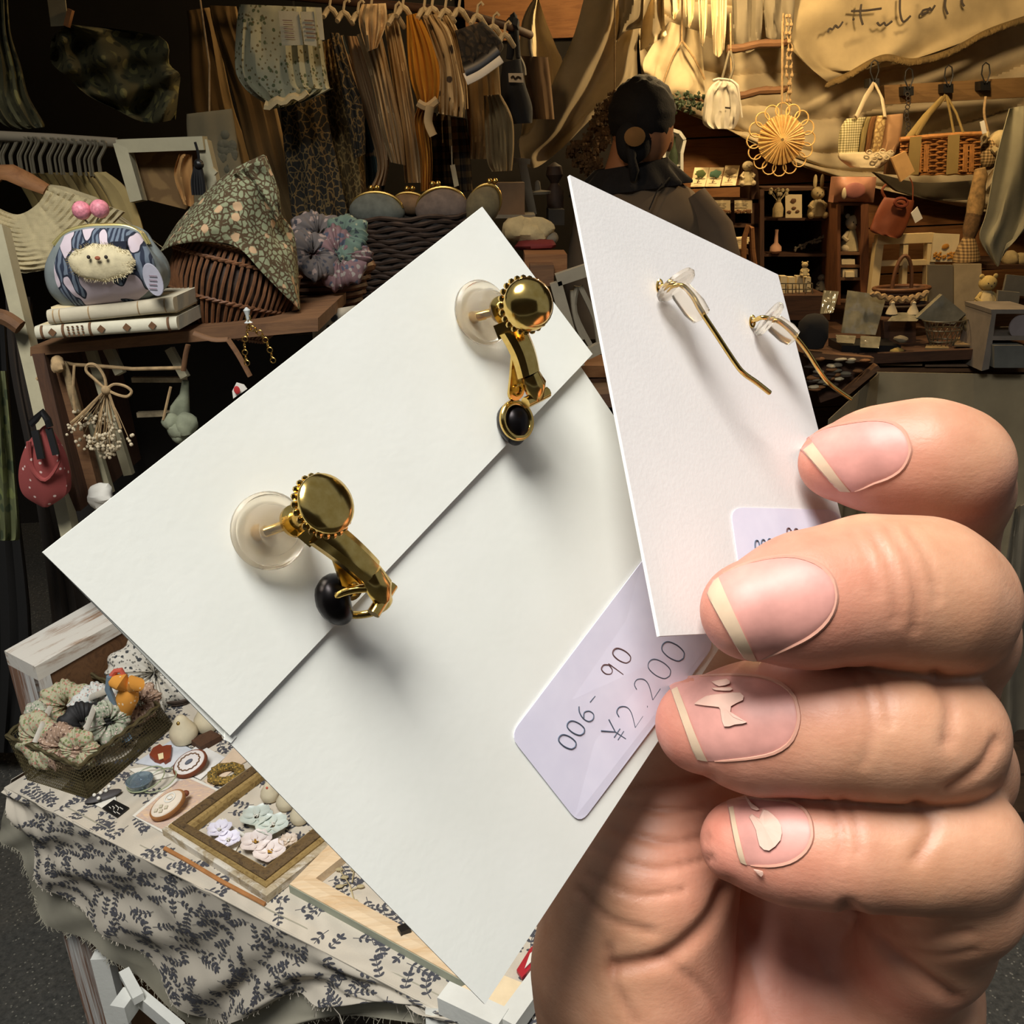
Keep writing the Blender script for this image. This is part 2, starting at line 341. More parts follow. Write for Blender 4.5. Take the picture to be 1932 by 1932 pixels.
for gi, idx in enumerate([(0,), (1,), (2, 3), (4,), (5,), (6,), (7,), (8,)]):
    lt = MB(); [stroke(lt, L[i_], 3.400, .0034, 6) for i_ in idx]; BN.part('letter', lt, m_ink, kind='stuff' if len(idx) > 1 else None)
mb = MB(); q = crv([(1562, 155), (1600, 138), (1665, 105), (1722, 112), (1790, 95), (1860, 58), (1932, 32)], 14)
for i, p in enumerate(q):
    c = V(p.x, p.y, 3.40); mb.ball(c + Vector((0, 0, -.010)), .0095, 6, 5, nz=.3, fr=90)
    if i: mb.tube([V(q[i - 1].x, q[i - 1].y, 3.40), c], .0045, 4)
BN.part('pompom_trim', mb, M_plain('olive_pompom', (104, 84, 48), .95, .2), kind='stuff', label='row of tiny olive pompoms')
# gauze curtain strips by the lamp
for i, (x0, x1, yb, m, lbl) in enumerate([(1380, 1440, 92, m_linen_grey, 'grey gauze scrap hanging above the stick ladder'), (1440, 1500, 70, m_linen_grey, 'grey gauze scrap right above the top twig rung'), (1340, 1372, 100, m_canvas, 'narrow cream ribbon strip hanging beside the white drawstring bag'), (1290, 1312, 45, m_canvas, 'short glowing tassel strip left of the ladder'), (1262, 1284, 30, m_canvas, 'shortest glowing cloth strip at the top of the tent'), (1316, 1336, 80, m_canvas, 'glowing frayed cloth strip nearest the lamp')]):
    single('cloth_strip', sheet([P((x0, -30), ((x0 + x1) / 2, -30), (x1, -30)), P((x0 + 3, yb * .5), ((x0 + x1) / 2, yb * .5), (x1 - 2, yb * .5)), P((x0 + 6, yb), ((x0 + x1) / 2, yb + 8), (x1 - 6, yb - 6))], 3.42 - .01 * i, 16, 16, .012, 2.0, .003, .1, i * 3.1), m, lbl, 'cloth')
# tent-like cloth
TC = Thing('tent_cloth', 'small cream tent cloth with thin cord lines behind the woman', 'cloth', V(1290, 182, 3.5)); TC.part('cloth', sheet([P((1262, 40), (1290, 50), (1320, 60)), P((1216, 110), (1280, 125), (1328, 130)), P((1216, 140), (1270, 178), (1330, 182))], 3.5, 26, 20, .012, 1.5, .003, 0, 7), m_canvas)
mb = MB(); stroke(mb, [(1286, 78), (1268, 110), (1248, 165)], 3.46, .003); stroke(mb, [(1286, 76), (1310, 110), (1330, 150)], 3.46, .004); stroke(mb, [(1286, 76), (1287, 20), (1287, -60)], 3.46, .003); TC.part('cord', mb, m_twine)
# big foreground swag, left of the tent
single('canvas_curtain', sheet([P((1110, -40), (1150, -40), (1190, -40), (1215, -40), (1248, -40)), P((1085, 60), (1130, 70), (1165, 90), (1190, 90), (1205, 60)), P((1050, 140), (1090, 150), (1140, 150), (1180, 150), (1203, 150)), P((1005, 240), (1040, 250), (1085, 230), (1140, 190), (1196, 150)), P((980, 262), (1000, 290), (1050, 270), (1100, 225), (1150, 185)), P((985, 310), (1012, 316), (1060, 280), (1100, 240), (1140, 200))], 2.95, 70, 50, .030, 2.0, .004, .25, 11.0), m_canvas, 'large cream canvas swag drooping in front of the pine wall beside the woman', 'curtain')
single('canvas_curtain', sheet([P((1012, -10), (1016, -4)), P((985, 40), (1030, 40)), P((980, 130), (1050, 90)), P((985, 240), (1062, 130)), P((975, 270), (1040, 235))], 3.1, 26, 40, .02, 1.6, .004, .1, 3.0), m_canvas, 'cream cloth gathered to a point and hanging beside the navy bag', 'curtain')
single('curtain_end', sheet([P((1165, -30), (1195, -30), (1216, -30)), P((1168, 30), (1190, 34), (1213, 34)), P((1162, 80), (1180, 60), (1212, 52))], 2.88, 16, 16, .02, 1.4, .004, .1, 1), m_canvas, 'turned-over hem of cream canvas beside the small tent', 'cloth')
single('curtain_end', sheet([P((1215, -30), (1235, -30), (1252, -30)), P((1210, 40), (1235, 44), (1254, 40)), P((1208, 96), (1230, 84), (1258, 66))], 2.98, 16, 16, .02, 1.4, .004, .1, 5), m_canvas, 'second folded canvas end hanging right of the turned-over hem', 'cloth')
# twig ladder
for i, (a, b) in enumerate([((1372, 92), (1490, 78)), ((1378, 182), (1486, 166)), ((1372, 172), (1372, 173))][:2]):
    mb = MB(); mb.tube([V(a[0] + (b[0] - a[0]) * s_, a[1] + (b[1] - a[1]) * s_ + 2 * math.sin(9 * s_), 3.36) for s_ in np.linspace(0, 1, 9)], [.012, .014, .012, .013, .012, .014, .012, .013, .009], 8)
    single('twig_rung', mb, m_wood_brown, ['upper peeled twig rung hanging on strings under the grey gauze', 'lower twig rung beside the white drawstring bag'][i], 'twig')
mb = MB(); stroke(mb, [(1412, 20), (1415, 60)], 3.36, .009); 
mb = MB()
for x0, x1 in ((1478, 1476), (1378, 1380)): stroke(mb, [(x0, 25), ((x0 + x1) / 2, 100), (x1, 195)], 3.35, .0028)
single('ladder_string', mb, m_twine, 'two thin strings carrying the twig rungs', 'string')
mb = MB(); rnd = random.Random(4)
for x0 in (1486, 1492):
    pts = [(x0 + rnd.uniform(-3, 3), y_) for y_ in range(30, 230, 8)]; stroke(mb, pts, 3.34, .0022)
    for x_, y_ in pts[::2]: mb.ball(V(x_, y_, 3.335), .006, 6, 4)
single('bead_garland', mb, m_twine, 'thin knotted garland dangling right of the twig rungs', 'garland')
# drawstring bag
th = Thing('drawstring_bag', 'white cotton drawstring bag hanging left of the rattan flower', 'bag', V(1362, 243, 3.25))
th.part('body', drape([(1362, 148, 1372, 148), (1343, 160, 1392, 158), (1331, 180, 1396, 172), (1327, 205, 1397, 200), (1326, 232, 1394, 225), (1340, 243, 1385, 243)], 3.25, .035, .006, 4, 36, 2), m_white_cloth)
mb = MB(); mb.tube([V(x, y_, 3.21) for x, y_ in [(1345, 152), (1355, 149), (1368, 150), (1380, 152), (1388, 158)]], .004); stroke(mb, [(1375, 150), (1390, 162), (1396, 190), (1400, 222)], 3.2, .003); th.part('drawstring', mb, m_white_cloth)
mb = MB(); stroke(mb, [(1362, 150), (1370, 120), (1376, 96)], 3.23, .004); stroke(mb, [(1376, 152), (1384, 125), (1378, 96)], 3.23, .004); th.part('strap', mb, m_linen_grey)
mb = MB(); stroke(mb, [(1368, 203), (1378, 204)], 3.205, .0028); th.part('embroidered_mark', mb, m_ink)
# rattan flower
th = Thing('rattan_flower', 'round pale rattan flower ornament with looped petals hanging on a string', 'ornament', V(1472, 328, 3.2))
c0 = V(1474, 264, 3.2); R = 42 * 3.1 / 1750
mb = MB(); n = 54; ring = []
for k_ in range(n): a = 2 * PI * k_ / n; mb.tube([c0 + Vector((math.cos(a) * .005, -.012, math.sin(a) * .005)), c0 + Vector((math.cos(a) * R * .6, -.008 + .004 * (k_ % 2), math.sin(a) * R * .6)), c0 + Vector((math.cos(a) * R, .004 * (k_ % 2), math.sin(a) * R))], [.002, .0034, .0042], 5)
th.part('woven_disc', mb, m_rattan)
for k_ in range(16):
    a = 2 * PI * k_ / 16; mb = MB(); cc = c0 + Vector((math.cos(a) * R * 1.18, .004, math.sin(a) * R * 1.18)); mb.tube([cc + Vector((math.cos(q) * R * .3, 0.003 * math.sin(q), math.sin(q) * R * .3)) for q in [2 * PI * j / 14 for j in range(14)]], .0023, 5, True); th.part('petal_loop', mb, m_rattan)
mb = MB(); stroke(mb, [(1476, 40), (1475, 120), (1474, 222)], 3.2, .002); th.part('string', mb, m_twine)
# beam with hooks
mb = MB(); mb.prism([V(1668, 161, 3.42), V(1960, 144, 3.42), V(1960, 182, 3.42), V(1670, 197, 3.42)], (0, .04, 0)); single('hook_rail', mb, M_wood('grey_old_wood', (104, 76, 40), (130, 98, 56)), 'weathered wooden rail carrying the wire hooks and bags', 'rail', smooth=False)
for i, (x, y_) in enumerate([(1650, 155), (1715, 170), (1790, 165), (1860, 160)]):
    th = Thing('clip_hook', ['black wire hook holding the patchwork tote', 'black clip hook left of the basket bag handles', 'black clip hook holding the basket bag', 'black clip hook above the hanging toy'][i], 'hook', V(x, y_ + 10, 3.38), 'black hooks on the rail')
    mb = MB(); mb.tube([V(x + dx, y_ + dy, 3.37) for dx, dy in [(-2, -4), (-8, -20), (-6, -36), (0, -42), (6, -38), (8, -22), (2, -4)]], .0022, 6); th.part('wire_loop', mb, m_black)
    th.part('clip', vbox(x - 10, y_ - 7, x + 9, y_ + 10, 3.38, .045), m_black, smooth=False)
# patchwork tote
th = Thing('patchwork_tote', 'patchwork tote bag with gingham, brown and cream lace panels', 'bag', V(1640, 315, 3.2))
body = [(1597, 224, 1704, 214), (1586, 240, 1703, 235), (1582, 262, 1699, 258), (1581, 285, 1694, 280), (1583, 300, 1682, 300), (1604, 316, 1660, 317)]
def sub_drape(rows, u0, u1, Y, t_, v0=0.0, v1=1.0, seed=0):
    A = crv([(r[0], r[1]) for r in rows], 4); B = crv([(r[2], r[3]) for r in rows], 4); o = []
    for i in range(5):
        v = v0 + (v1 - v0) * i / 4; a = lerp_poly(A, v); b = lerp_poly(B, v); p = a.lerp(b, u0); q = a.lerp(b, u1); o.append((p.x, p.y, q.x, q.y))
    return drape(o, Y, t_, .003, 2, 20, seed)
ging = M_check('green_gingham', (120, 112, 70), (214, 202, 160), 260)
th.part('gingham_panel', sub_drape(body, 0, .36, 3.2, .03, 0, .66), ging); th.part('green_panel', sub_drape(body, .35, .45, 3.195, .03, 0, .66), m_olive_cloth)
th.part('brown_stripe', sub_drape(body, .44, .54, 3.19, .03, 0, .66), M_cloth('brown_cotton', (128, 84, 40))); th.part('print_panel', sub_drape(body, .53, .72, 3.19, .03, 0, .66), M_cell('cream_scroll_print', (196, 168, 110), (150, 120, 74), 60, .2))
th.part('tan_panel', sub_drape(body, .71, 1, 3.195, .03, 0, .66), M_cloth('tan_cotton', (170, 130, 90))); th.part('lace_base', sub_drape(body, 0, 1, 3.185, .04, .64, 1.0), m_canvas)
mb = MB()
for x, y_ in [(1640, 287), (1655, 293), (1665, 285), (1672, 297), (1650, 300), (1680, 288)]: mb.tube([V(x + 5 * math.cos(a), y_ + 4 * math.sin(a), 3.14) for a in [2 * PI * j / 8 for j in range(8)]], .0022, 5, True)
th.part('crochet_trim', mb, m_canvas)
for x0, x1, x2 in ((1615, 1632, 1648), (1670, 1664, 1652)):
    mb = MB(); mb.tube([V(x0, 222, 3.17), V(x1, 185, 3.2), V(x2, 160, 3.3)], .011, 8, flat=.35); th.part('handle', mb, m_muslin)
# basket bag
th = Thing('basket_bag', 'brown wicker basket bag with khaki straps hanging from a clip hook', 'bag', V(1770, 325, 3.15))
corner = [(1700, 262), (1850, 252), (1848, 328), (1694, 330)]
mb = MB(); mb.prism([V(x, y_, 3.17) for x, y_ in corner], (0, .12, 0)); th.part('inner_shell', mb, m_wicker, smooth=False)
mb = MB()
for i in range(15):
    s_ = i / 14; mb.tube([V(1700 + (1850 - 1700) * u - s_ * 5 * (1 - u), 262 - 10 * u + s_ * (68 + 8 * u) + .8 * math.sin(34 * u + PI * (i % 2)), 3.155 + .006 * math.sin(34 * u + PI * (i % 2))) for u in np.linspace(0, 1, 26)], .0032, 4)
for x0 in (1735, 1748, 1822, 1834):
    for k_ in (-3, 0, 3): stroke(mb, [(x0 + k_, 272), (x0 + k_ - 1, 300), (x0 + k_ - 2, 324)], 3.148, .0026, 4, 0)
th.part('weave', mb, m_wicker_gold, kind='stuff')
mb = MB(); mb.tube([V(*p, 3.15) for p in [(1698, 263), (1750, 258), (1800, 254), (1852, 252)]], .007, 8); th.part('rim', mb, m_wicker_gold)
kh = M_cloth('khaki_strap', (150, 126, 72))
for a, b in (((1722, 330), (1728, 258)), ((1796, 328), (1800, 254))):
    mb = MB(); bar(mb, V(*a, 3.135), V(*b, 3.135), .035, .006); th.part('strap', mb, kh, smooth=False)
for pts in ([(1728, 258), (1755, 215), (1783, 182)], [(1712, 262), (1745, 220), (1780, 184)], [(1800, 254), (1794, 220), (1786, 182)], [(1818, 253), (1805, 215), (1788, 184)]):
    mb = MB(); mb.tube([V(*p, 3.15 if i == 0 else 3.2 + .06 * (i - 1)) for i, p in enumerate(pts)], .0095, 8, flat=.4); th.part('handle', mb, kh)
for x0, y0, x1, y1, x2, y2, x3, y3, Y, m, l in [(1682, 298, 1709, 285, 1726, 323, 1700, 343, 3.1, M_plain('kraft_paper', (190, 150, 96), .8), 'kraft paper booklet tag dangling between the tote and the basket bag')]:
    mb = MB(); mb.prism([V(x0, y0, Y), V(x1, y1, Y), V(x2, y2, Y), V(x3, y3, Y)], (0, .012, 0)); single('paper_tag', mb, m, l, 'tag', smooth=False)
mb = MB()
for i in range(11): mb.tube([V(1712 + 2 * math.sin(i) + 4 * math.cos(a), 178 + 8 * i + 4 * math.sin(a), 3.375) for a in [2 * PI * j / 8 for j in range(8)]], .0018, 5, True)
mb.ball(V(1712, 262, 3.36), .012, 8, 6); single('bead_chain', mb, m_ink, 'small dark bead chain hanging from the second clip hook', 'chain')
# hanging plush toy
th = Thing('plush_toy', 'small cream plush doll in checked clothes hanging at the end of the rail', 'toy', V(1880, 310, 3.2)); ck = M_check('brown_check', (90, 70, 40), (190, 160, 110), 220)
mb = MB(); mb.ball(V(1888, 264, 3.2), (.035, .03, .03), 14, 10, nz=.1); th.part('head', mb, m_plush); mb = MB(); mb.ball(V(1866, 292, 3.2), (.032, .03, .05), 14, 10, nz=.15); th.part('body', mb, ck)
for p, q in (((1872, 278), (1882, 290)), ((1856, 268), (1862, 250)), ((1900, 262), (1906, 276))):
    mb = MB(); mb.tube([V(*p, 3.17), V((p[0] + q[0]) / 2 + 1, (p[1] + q[1]) / 2, 3.165), V(*q, 3.17)], [.009, .011, .009], 8); th.part('limb', mb, m_plush)
mb = MB(); stroke(mb, [(1860, 182), (1857, 215), (1866, 255)], 3.2, .004); th.part('cord', mb, m_twine)
mb = MB(); mb.prism([V(x, y_, 3.14) for x, y_ in [(1849, 230), (1857, 227), (1862, 250), (1854, 253)]], (0, .003, 0)); th.part('price_tag', mb, m_paper, smooth=False)
# wrapped broom-like bundle
th = Thing('straw_bundle', 'wrapped straw broom-like bundle standing beside the grey linen towel', 'bundle', V(1826, 490, 3.1)); sm = M_plain('woven_straw', (146, 116, 72), .9, .3, 60, .8)
def rod(pts, Y, n=14, wob=.12):
    m = MB(); P_ = [V(a, b, Y) for a, b, r in pts]; return m.tube([p for p in P_], [r * Y / FPX for a, b, r in pts], n)
th.part('wrapped_top', rod([(1849, 318, 9), (1850, 330, 12), (1846, 350, 12), (1842, 380, 15), (1838, 405, 14)], 3.1), sm)
th.part('wrapped_middle', rod([(1838, 402, 14), (1832, 430, 14), (1828, 450, 10)], 3.1), M_plain('dark_straw', (104, 78, 48), .9, .4, 60, .8)); th.part('skirt', rod([(1828, 448, 10), (1826, 462, 16), (1824, 480, 22), (1823, 492, 24)], 3.1), M_check('straw_net', (84, 64, 38), (170, 140, 92), 200))
single('linen_towel', sheet([P((1905, 205), (1930, 200), (1960, 200)), P((1880, 300), (1925, 300), (1960, 300)), P((1862, 400), (1910, 400), (1960, 400)), P((1849, 450), (1890, 465), (1940, 430)), P((1880, 500), (1885, 500), (1900, 460))], 2.9, 30, 40, .008, 1.6, .004, .2, 8), M_cloth('grey_green_linen', (150, 144, 118)), 'grey-green linen towel hanging at the right edge of the frame', 'towel')
single('cloth_fold', sheet([P((1880, 310), (1932, 260), (1950, 240)), P((1850, 352), (1880, 350), (1950, 330)), P((1846, 375), (1880, 370), (1950, 370))], 3.5, 30, 20, .014, 2, .004, .1, 1), m_muslin, 'cream cloth folds bunched behind the wrapped straw bundle', 'cloth')
# leafy garland + arched bottle shelf
rnd = random.Random(9); mb = MB()
for i in range(90):
    x = rnd.uniform(1268, 1328); y_ = 178 + rnd.uniform(0, 34) + (x - 1268) * -.02; c = V(x, y_, 3.3 + rnd.uniform(-.03, .03)); a = rnd.uniform(0, 6.28); d_ = Vector((math.cos(a), rnd.uniform(-.5, .5), math.sin(a))) * .016; s_ = d_.cross(Vector((0, 1, 0))) * .4
    mb.add([c, c + d_ * .5 + s_, c + d_, c + d_ * .5 - s_, c + d_ * .5 + Vector((0, -.003, 0))], [(0, 1, 4), (1, 2, 4), (2, 3, 4), (3, 0, 4)])
th = Thing('leaf_garland', 'dark green leafy garland left of the white drawstring bag', 'garland', V(1298, 212, 3.3)); th.part('leaves', mb, m_green, kind='stuff')
mb = MB(); stroke(mb, [(1268, 190), (1298, 186), (1330, 190)], 3.31, .004); th.part('stem', mb, m_wood_brown)
th = Thing('arched_shelf', 'white arched miniature shelf holding a green bottle', 'shelf', V(1272, 340, 3.3))
ar = [(1250, 338), (1252, 262), (1258, 250), (1268, 246), (1280, 250), (1290, 264), (1284, 290), (1284, 338)]
mb = MB(); mb.prism([V(x, y_, 3.33) for x, y_ in ar], (0, .012, 0)); th.part('back_panel', mb, m_white_clean, smooth=False)
mb = MB()
for i in range(len(ar) - 1): bar(mb, V(*ar[i], 3.30), V(*ar[i + 1], 3.30), .01, .05)
th.part('frame', mb, m_white_clean, smooth=False); mb = MB(); bar(mb, V(1252, 312, 3.3), V(1284, 312, 3.3), .005, .04); th.part('ledge', mb, m_white_clean, smooth=False)
mb = MB(); c = V(1270, 336, 3.29); mb.lathe(c, [(.014, 0), (.015, .02), (.015, .07), (.006, .1), (.006, .125), (.008, .128)], 14); single('bottle', mb, m_green, 'tall dark green bottle in the white arched shelf', 'bottle')

# ---- card shelf (left), dark cube shelf (centre), tall narrow display box
th = Thing('card_shelf', 'dark open shelf unit displaying illustrated cards beside the woman', 'shelf', V(1400, 560, 3.3))
for x in (1332, 1378, 1424): th.part('upright', vbox(x, 380, x + 9, 470, 3.3, .14), m_wood_darkz, smooth=False)
for y_ in (376, 400 + 22, 500): th.part('shelf_board', vbox(1332, y_, 1432, y_ + 7, 3.28, .18), m_wood_dark, smooth=False)
th.part('side_panel', vquad(MB(), [(1416, 560), (1418, 360), (1422, 314), (1430, 322), (1434, 380), (1433, 560)], 3.28, .16), m_wood_darkz, smooth=False)
th.part('back_panel', vbox(1334, 378, 1432, 560, 3.48, .01), M_plain('grey_back', (62, 56, 44)), smooth=False)
cards = [(1303, 316, 1338, 352, 'leftmost small card with a green plant picture on the card shelf', (96, 110, 60)), (1331, 316, 1366, 352, 'small card with a teal flower picture in the middle of the three', (84, 120, 96)), (1361, 312, 1396, 350, 'yellowish card with a grey figure, right of the three picture cards', (120, 100, 70))]
for i, (x0, y0, x1, y1, l, cc) in enumerate(cards):
    th = Thing('picture_card', l, 'card', V((x0 + x1) / 2, y1, 3.26), 'picture cards leaning on the card shelf'); mb = MB(); sk = 8
    a, b, c, d = V(x0, y1, 3.24), V(x1 - sk, y1, 3.24), V(x1, y0, 3.29), V(x0 + sk, y0, 3.29); mb.prism([a, b, c, d], (0, .004, 0)); th.part('paper', mb, m_cream_paper, smooth=False)
    mb = MB(); cx = (x0 + x1) / 2; cy = (y0 + y1) / 2 - 3; mb.ball(V(cx + 1, cy - 3, 3.256), (.016, .002, .013), 10, 6, nz=.6, fr=120); th.part('printed_motif', mb, M_plain('print_%d' % i, cc))
    mb = MB(); stroke(mb, [(cx, cy + 3), (cx - 5, cy + 14)], 3.25, .0018, 4, 0); stroke(mb, [(x0 + 6, y1 - 6), (x1 - 14, y1 - 6)], 3.24, .0012, 4, 0); th.part('printed_caption', mb, M_plain('print_cap_%d' % i, (120, 100, 70)))
def doll(x, y_, s_, Y, name, label, cat, mats, parts=('ears',), dress=False):
    """small seated/standing figure: s_ = height in px, y_ = foot pixel row"""
    k_ = s_ * Y / FPX; b = V(x, y_, Y); th = Thing(name, label, cat, b); z_ = Vector((0, 0, 1)); m1, m2 = mats
    mb = MB(); mb.lathe(b, [(.12 * k_, 0), (.26 * k_, .06 * k_), (.25 * k_, .22 * k_), (.17 * k_, .42 * k_), (.10 * k_, .52 * k_)] if not dress else [(.2 * k_, 0), (.3 * k_, .03 * k_), (.26 * k_, .2 * k_), (.14 * k_, .45 * k_), (.1 * k_, .52 * k_)], 18, wob=lambda a, h: 1 + .05 * math.sin(7 * a)); th.part('body', mb, m2)
    mb = MB(); mb.ball(b + z_ * .68 * k_, (.2 * k_, .18 * k_, .18 * k_), 16, 12, nz=.06, fr=60); h = th.part('head', mb, m1)
    mb = MB()
    for sx in (-1, 1): mb.ball(b + Vector((sx * .07 * k_, -.165 * k_, .7 * k_)), .018 * k_, 6, 5)
    mb.ball(b + Vector((0, -.19 * k_, .64 * k_)), .02 * k_, 6, 5); th.part('face', mb, m_ink, h)
    for sx in (-1, 1):
        mb = MB(); mb.ball(b + Vector((sx * .2 * k_, -.14 * k_, .08 * k_)), (.1 * k_, .13 * k_, .1 * k_), 10, 8, nz=.1); th.part('leg', mb, m1)
        mb = MB(); mb.tube([b + Vector((sx * .12 * k_, 0, .46 * k_)), b + Vector((sx * .24 * k_, -.07 * k_, .34 * k_)), b + Vector((sx * .16 * k_, -.17 * k_, .26 * k_))], [.05 * k_, .06 * k_, .05 * k_], 8); th.part('arm', mb, m1)
        if 'round' in parts: mb = MB(); mb.ball(b + Vector((sx * .16 * k_, 0, .84 * k_)), (.06 * k_, .03 * k_, .06 * k_), 10, 8); th.part('ear', mb, m1)
        if 'long' in parts: mb = MB(); mb.ball(b + Vector((sx * .1 * k_, .02 * k_, 1.0 * k_)), (.06 * k_, .04 * k_, .2 * k_), 10, 8); th.part('ear', mb, m1)
    return th
doll(1409, 350, 48, 3.26, 'lace_doll', 'small lace-clad doll with a round hat right of the picture cards', 'doll', (m_canvas, m_lace), (), True)
for i, (x0, x1) in enumerate(((1345, 1378), (1386, 1419))):
    th = Thing('note_card', ['cream note card in the left cubby of the card shelf', 'cream note card in the right cubby of the card shelf'][i], 'card', V((x0 + x1) / 2, 402, 3.27)); th.part('paper', vbox(x0, 378, x1, 402, 3.27, .004), m_cream_paper, smooth=False)
    mb = MB()
    for y_ in (384, 390, 396): stroke(mb, [(x0 + 3, y_), (x1 - 8, y_ + .5)], 3.266, .0009, 4, 0)
    th.part('printed_lines', mb, m_ink)
    mb = MB(); rnd = random.Random(i + 3)
    for q in range(14): x = x0 + rnd.uniform(0, 32); mb.ball(V(x, 401 - rnd.uniform(0, 4), 3.25), .005, 6, 4)
    single('charm_heap', mb, m_wood_brown, ['little heap of dark charms under the left note card', 'little heap of dark charms under the right note card'][i], 'charms', kind='stuff')
# stool
th = Thing('wooden_chair', 'small turned wooden chair with cream packets on its seat', 'chair', V(1390, 560, 3.2))
for x in (1370, 1400): th.part('leg', rod([(x, 490, 4), (x, 520, 5), (x, 560, 4)], 3.2), m_wood_mid)
th.part('seat', vbox(1362, 470, 1412, 480, 3.15, .12), m_wood_brown, smooth=False)
mb = MB(); mb.tube([V(x, y_, 3.12) for x, y_ in [(1403, 500), (1404, 450), (1412, 425), (1418, 430), (1420, 470), (1424, 500)]], .009, 8); th.part('backrest', mb, m_wood_mid)
for i in range(5):
    mb = MB(); mb.box(V(1385 + 2 * i, 466 - 4 * i, 3.2), (.07, .05, .006), Matrix.Rotation(.15 * i - .3, 3, 'Z')); single('flat_packet', mb, m_cream_paper, 'pale flat packet in the small pile on the wooden chair', 'packet', 'packets piled on the wooden chair', smooth=False)
mb = MB(); c = V(1350, 425, 3.2); mb.lathe(c - Vector((0, 0, .05)), [(.012, 0), (.02, .004), (.026, .03), (.02, .055), (.024, .06)], 16); single('glass_cup', mb, m_linen_grey, 'small greyish cup on the shelf under the note cards', 'cup')
mb = MB(); mb.prism([V(x, y_, 3.2) for x, y_ in [(1343, 430), (1362, 429), (1358, 440), (1348, 440)]], (0, .005, 0)); single('small_card', mb, m_cream_paper, 'tiny cream card below the greyish cup', 'card', smooth=False)

th = Thing('cube_shelf', 'dark open cube shelf with three levels at the centre right', 'shelf', V(1500, 585, 3.3))
for x in (1434, 1562): th.part('upright', vbox(x, 358, x + 8, 592, 3.26, .2), m_wood_darkz, smooth=False)
for y_ in (354, 411, 479, 560): th.part('shelf_board', vbox(1440, y_, 1566, y_ + 5, 3.27, .2), m_wood_dark, smooth=False)
th.part('back_panel', vbox(1440, 360, 1564, 590, 3.48, .01), m_dark, smooth=False)
mb = MB(); c = V(1467, 411, 3.25); mb.lathe(c, [(.012, 0), (.017, .004), (.018, .03), (.012, .045), (.008, .05), (.009, .055)], 16); th = Thing('vase', 'tiny white vase of dried sprigs on the cube shelf', 'vase', c); th.part('pot', mb, m_plush)
mb = MB(); rnd = random.Random(2)
for i in range(10): e = c + Vector((rnd.uniform(-.03, .03), rnd.uniform(-.01, .01), .075 + rnd.uniform(0, .02))); mb.tube([c + Vector((0, 0, .05)), e], .0012, 4); mb.ball(e, .007, 6, 4)
th.part('sprigs', mb, m_lace)
th = Thing('picture_card', 'upright cream card with small dark flower print on the cube shelf', 'card', V(1497, 411, 3.28)); th.part('paper', vbox(1482, 367, 1513, 411, 3.27, .005), m_cream_paper, smooth=False)
mb = MB()
for x, y_, r in [(1497, 379, .010), (1489, 400, .007), (1498, 393, .007), (1505, 399, .007)]: mb.ball(V(x, y_, 3.268), (r, .002, r * .7), 8, 6, nz=.5, fr=150)
th.part('printed_motif', mb, m_wood_brown)
doll(1540, 411, 62, 3.27, 'plush_rabbit', 'seated cream plush rabbit with floppy ears on the cube shelf', 'toy', (m_plush, m_lace), ('long',))
mb = MB(); c = V(1463, 478, 3.27); mb.lathe(c, [(.012, 0), (.020, .008), (.019, .022), (.007, .035), (.005, .065), (.006, .078)], 16); single('bud_vase', mb, M_plain('pink_clay', (196, 150, 120)), 'slender pinkish bud vase on the middle board of the cube shelf', 'vase')
mb = MB(); rnd = random.Random(5); stroke(mb, [(1500, 470), (1525, 457), (1560, 446)], 3.3, .003, 5)
for i in range(26): s_ = rnd.random(); mb.ball(V(1500 + 60 * s_, 470 - 24 * s_ + rnd.uniform(-4, 4), 3.3), .005, 6, 4)
single('dried_branch', mb, m_linen_grey, 'pale dried branch lying on the middle board of the cube shelf', 'branch')
single('riser_box', vbox(1442, 558, 1566, 604, 3.06, .2), m_wood_dark, 'dark wooden riser box under the small wire basket', 'box', smooth=False)
# wire basket with packets
th = Thing('wire_basket', 'small wire basket filled with cream packets at the foot of the cube shelf', 'basket', V(1500, 556, 3.1)); mb = MB(); a0, a1, b0, b1 = 1470, 1533, 535, 557
for s_ in np.linspace(0, 1, 6): x = a0 + (a1 - a0) * s_; stroke(mb, [(x, b0), (x, b1)], 3.1, .0018, 5, 0)
for y_ in (b0, 546, b1):
    A = V(a0, y_, 3.1); Bq = V(a1, y_, 3.1); mb.tube([A, Bq, Bq + Vector((0, .1, 0)), A + Vector((0, .1, 0))], .0018, 5, True)
th.part('wire_frame', mb, m_wire)
for i in range(4): x = 1473 + 15 * i; single('packet', vbox(x, 521 + 2 * (i % 2), x + 12, 554, 3.12 + .01 * i, .03), m_cream_paper, 'cream packet standing in the small wire basket', 'packet', 'packets in the wire basket', smooth=False)
doll(1517, 521, 30, 3.14, 'plush_bear', 'tiny dark-eared plush bear sitting above the wire basket', 'toy', (m_plush, m_lace), ('round',))
doll(1548, 548, 34, 3.3, 'knit_figure', 'tiny knitted cone figure right of the wire basket', 'doll', (m_linen_grey, m_linen_grey), (), True)
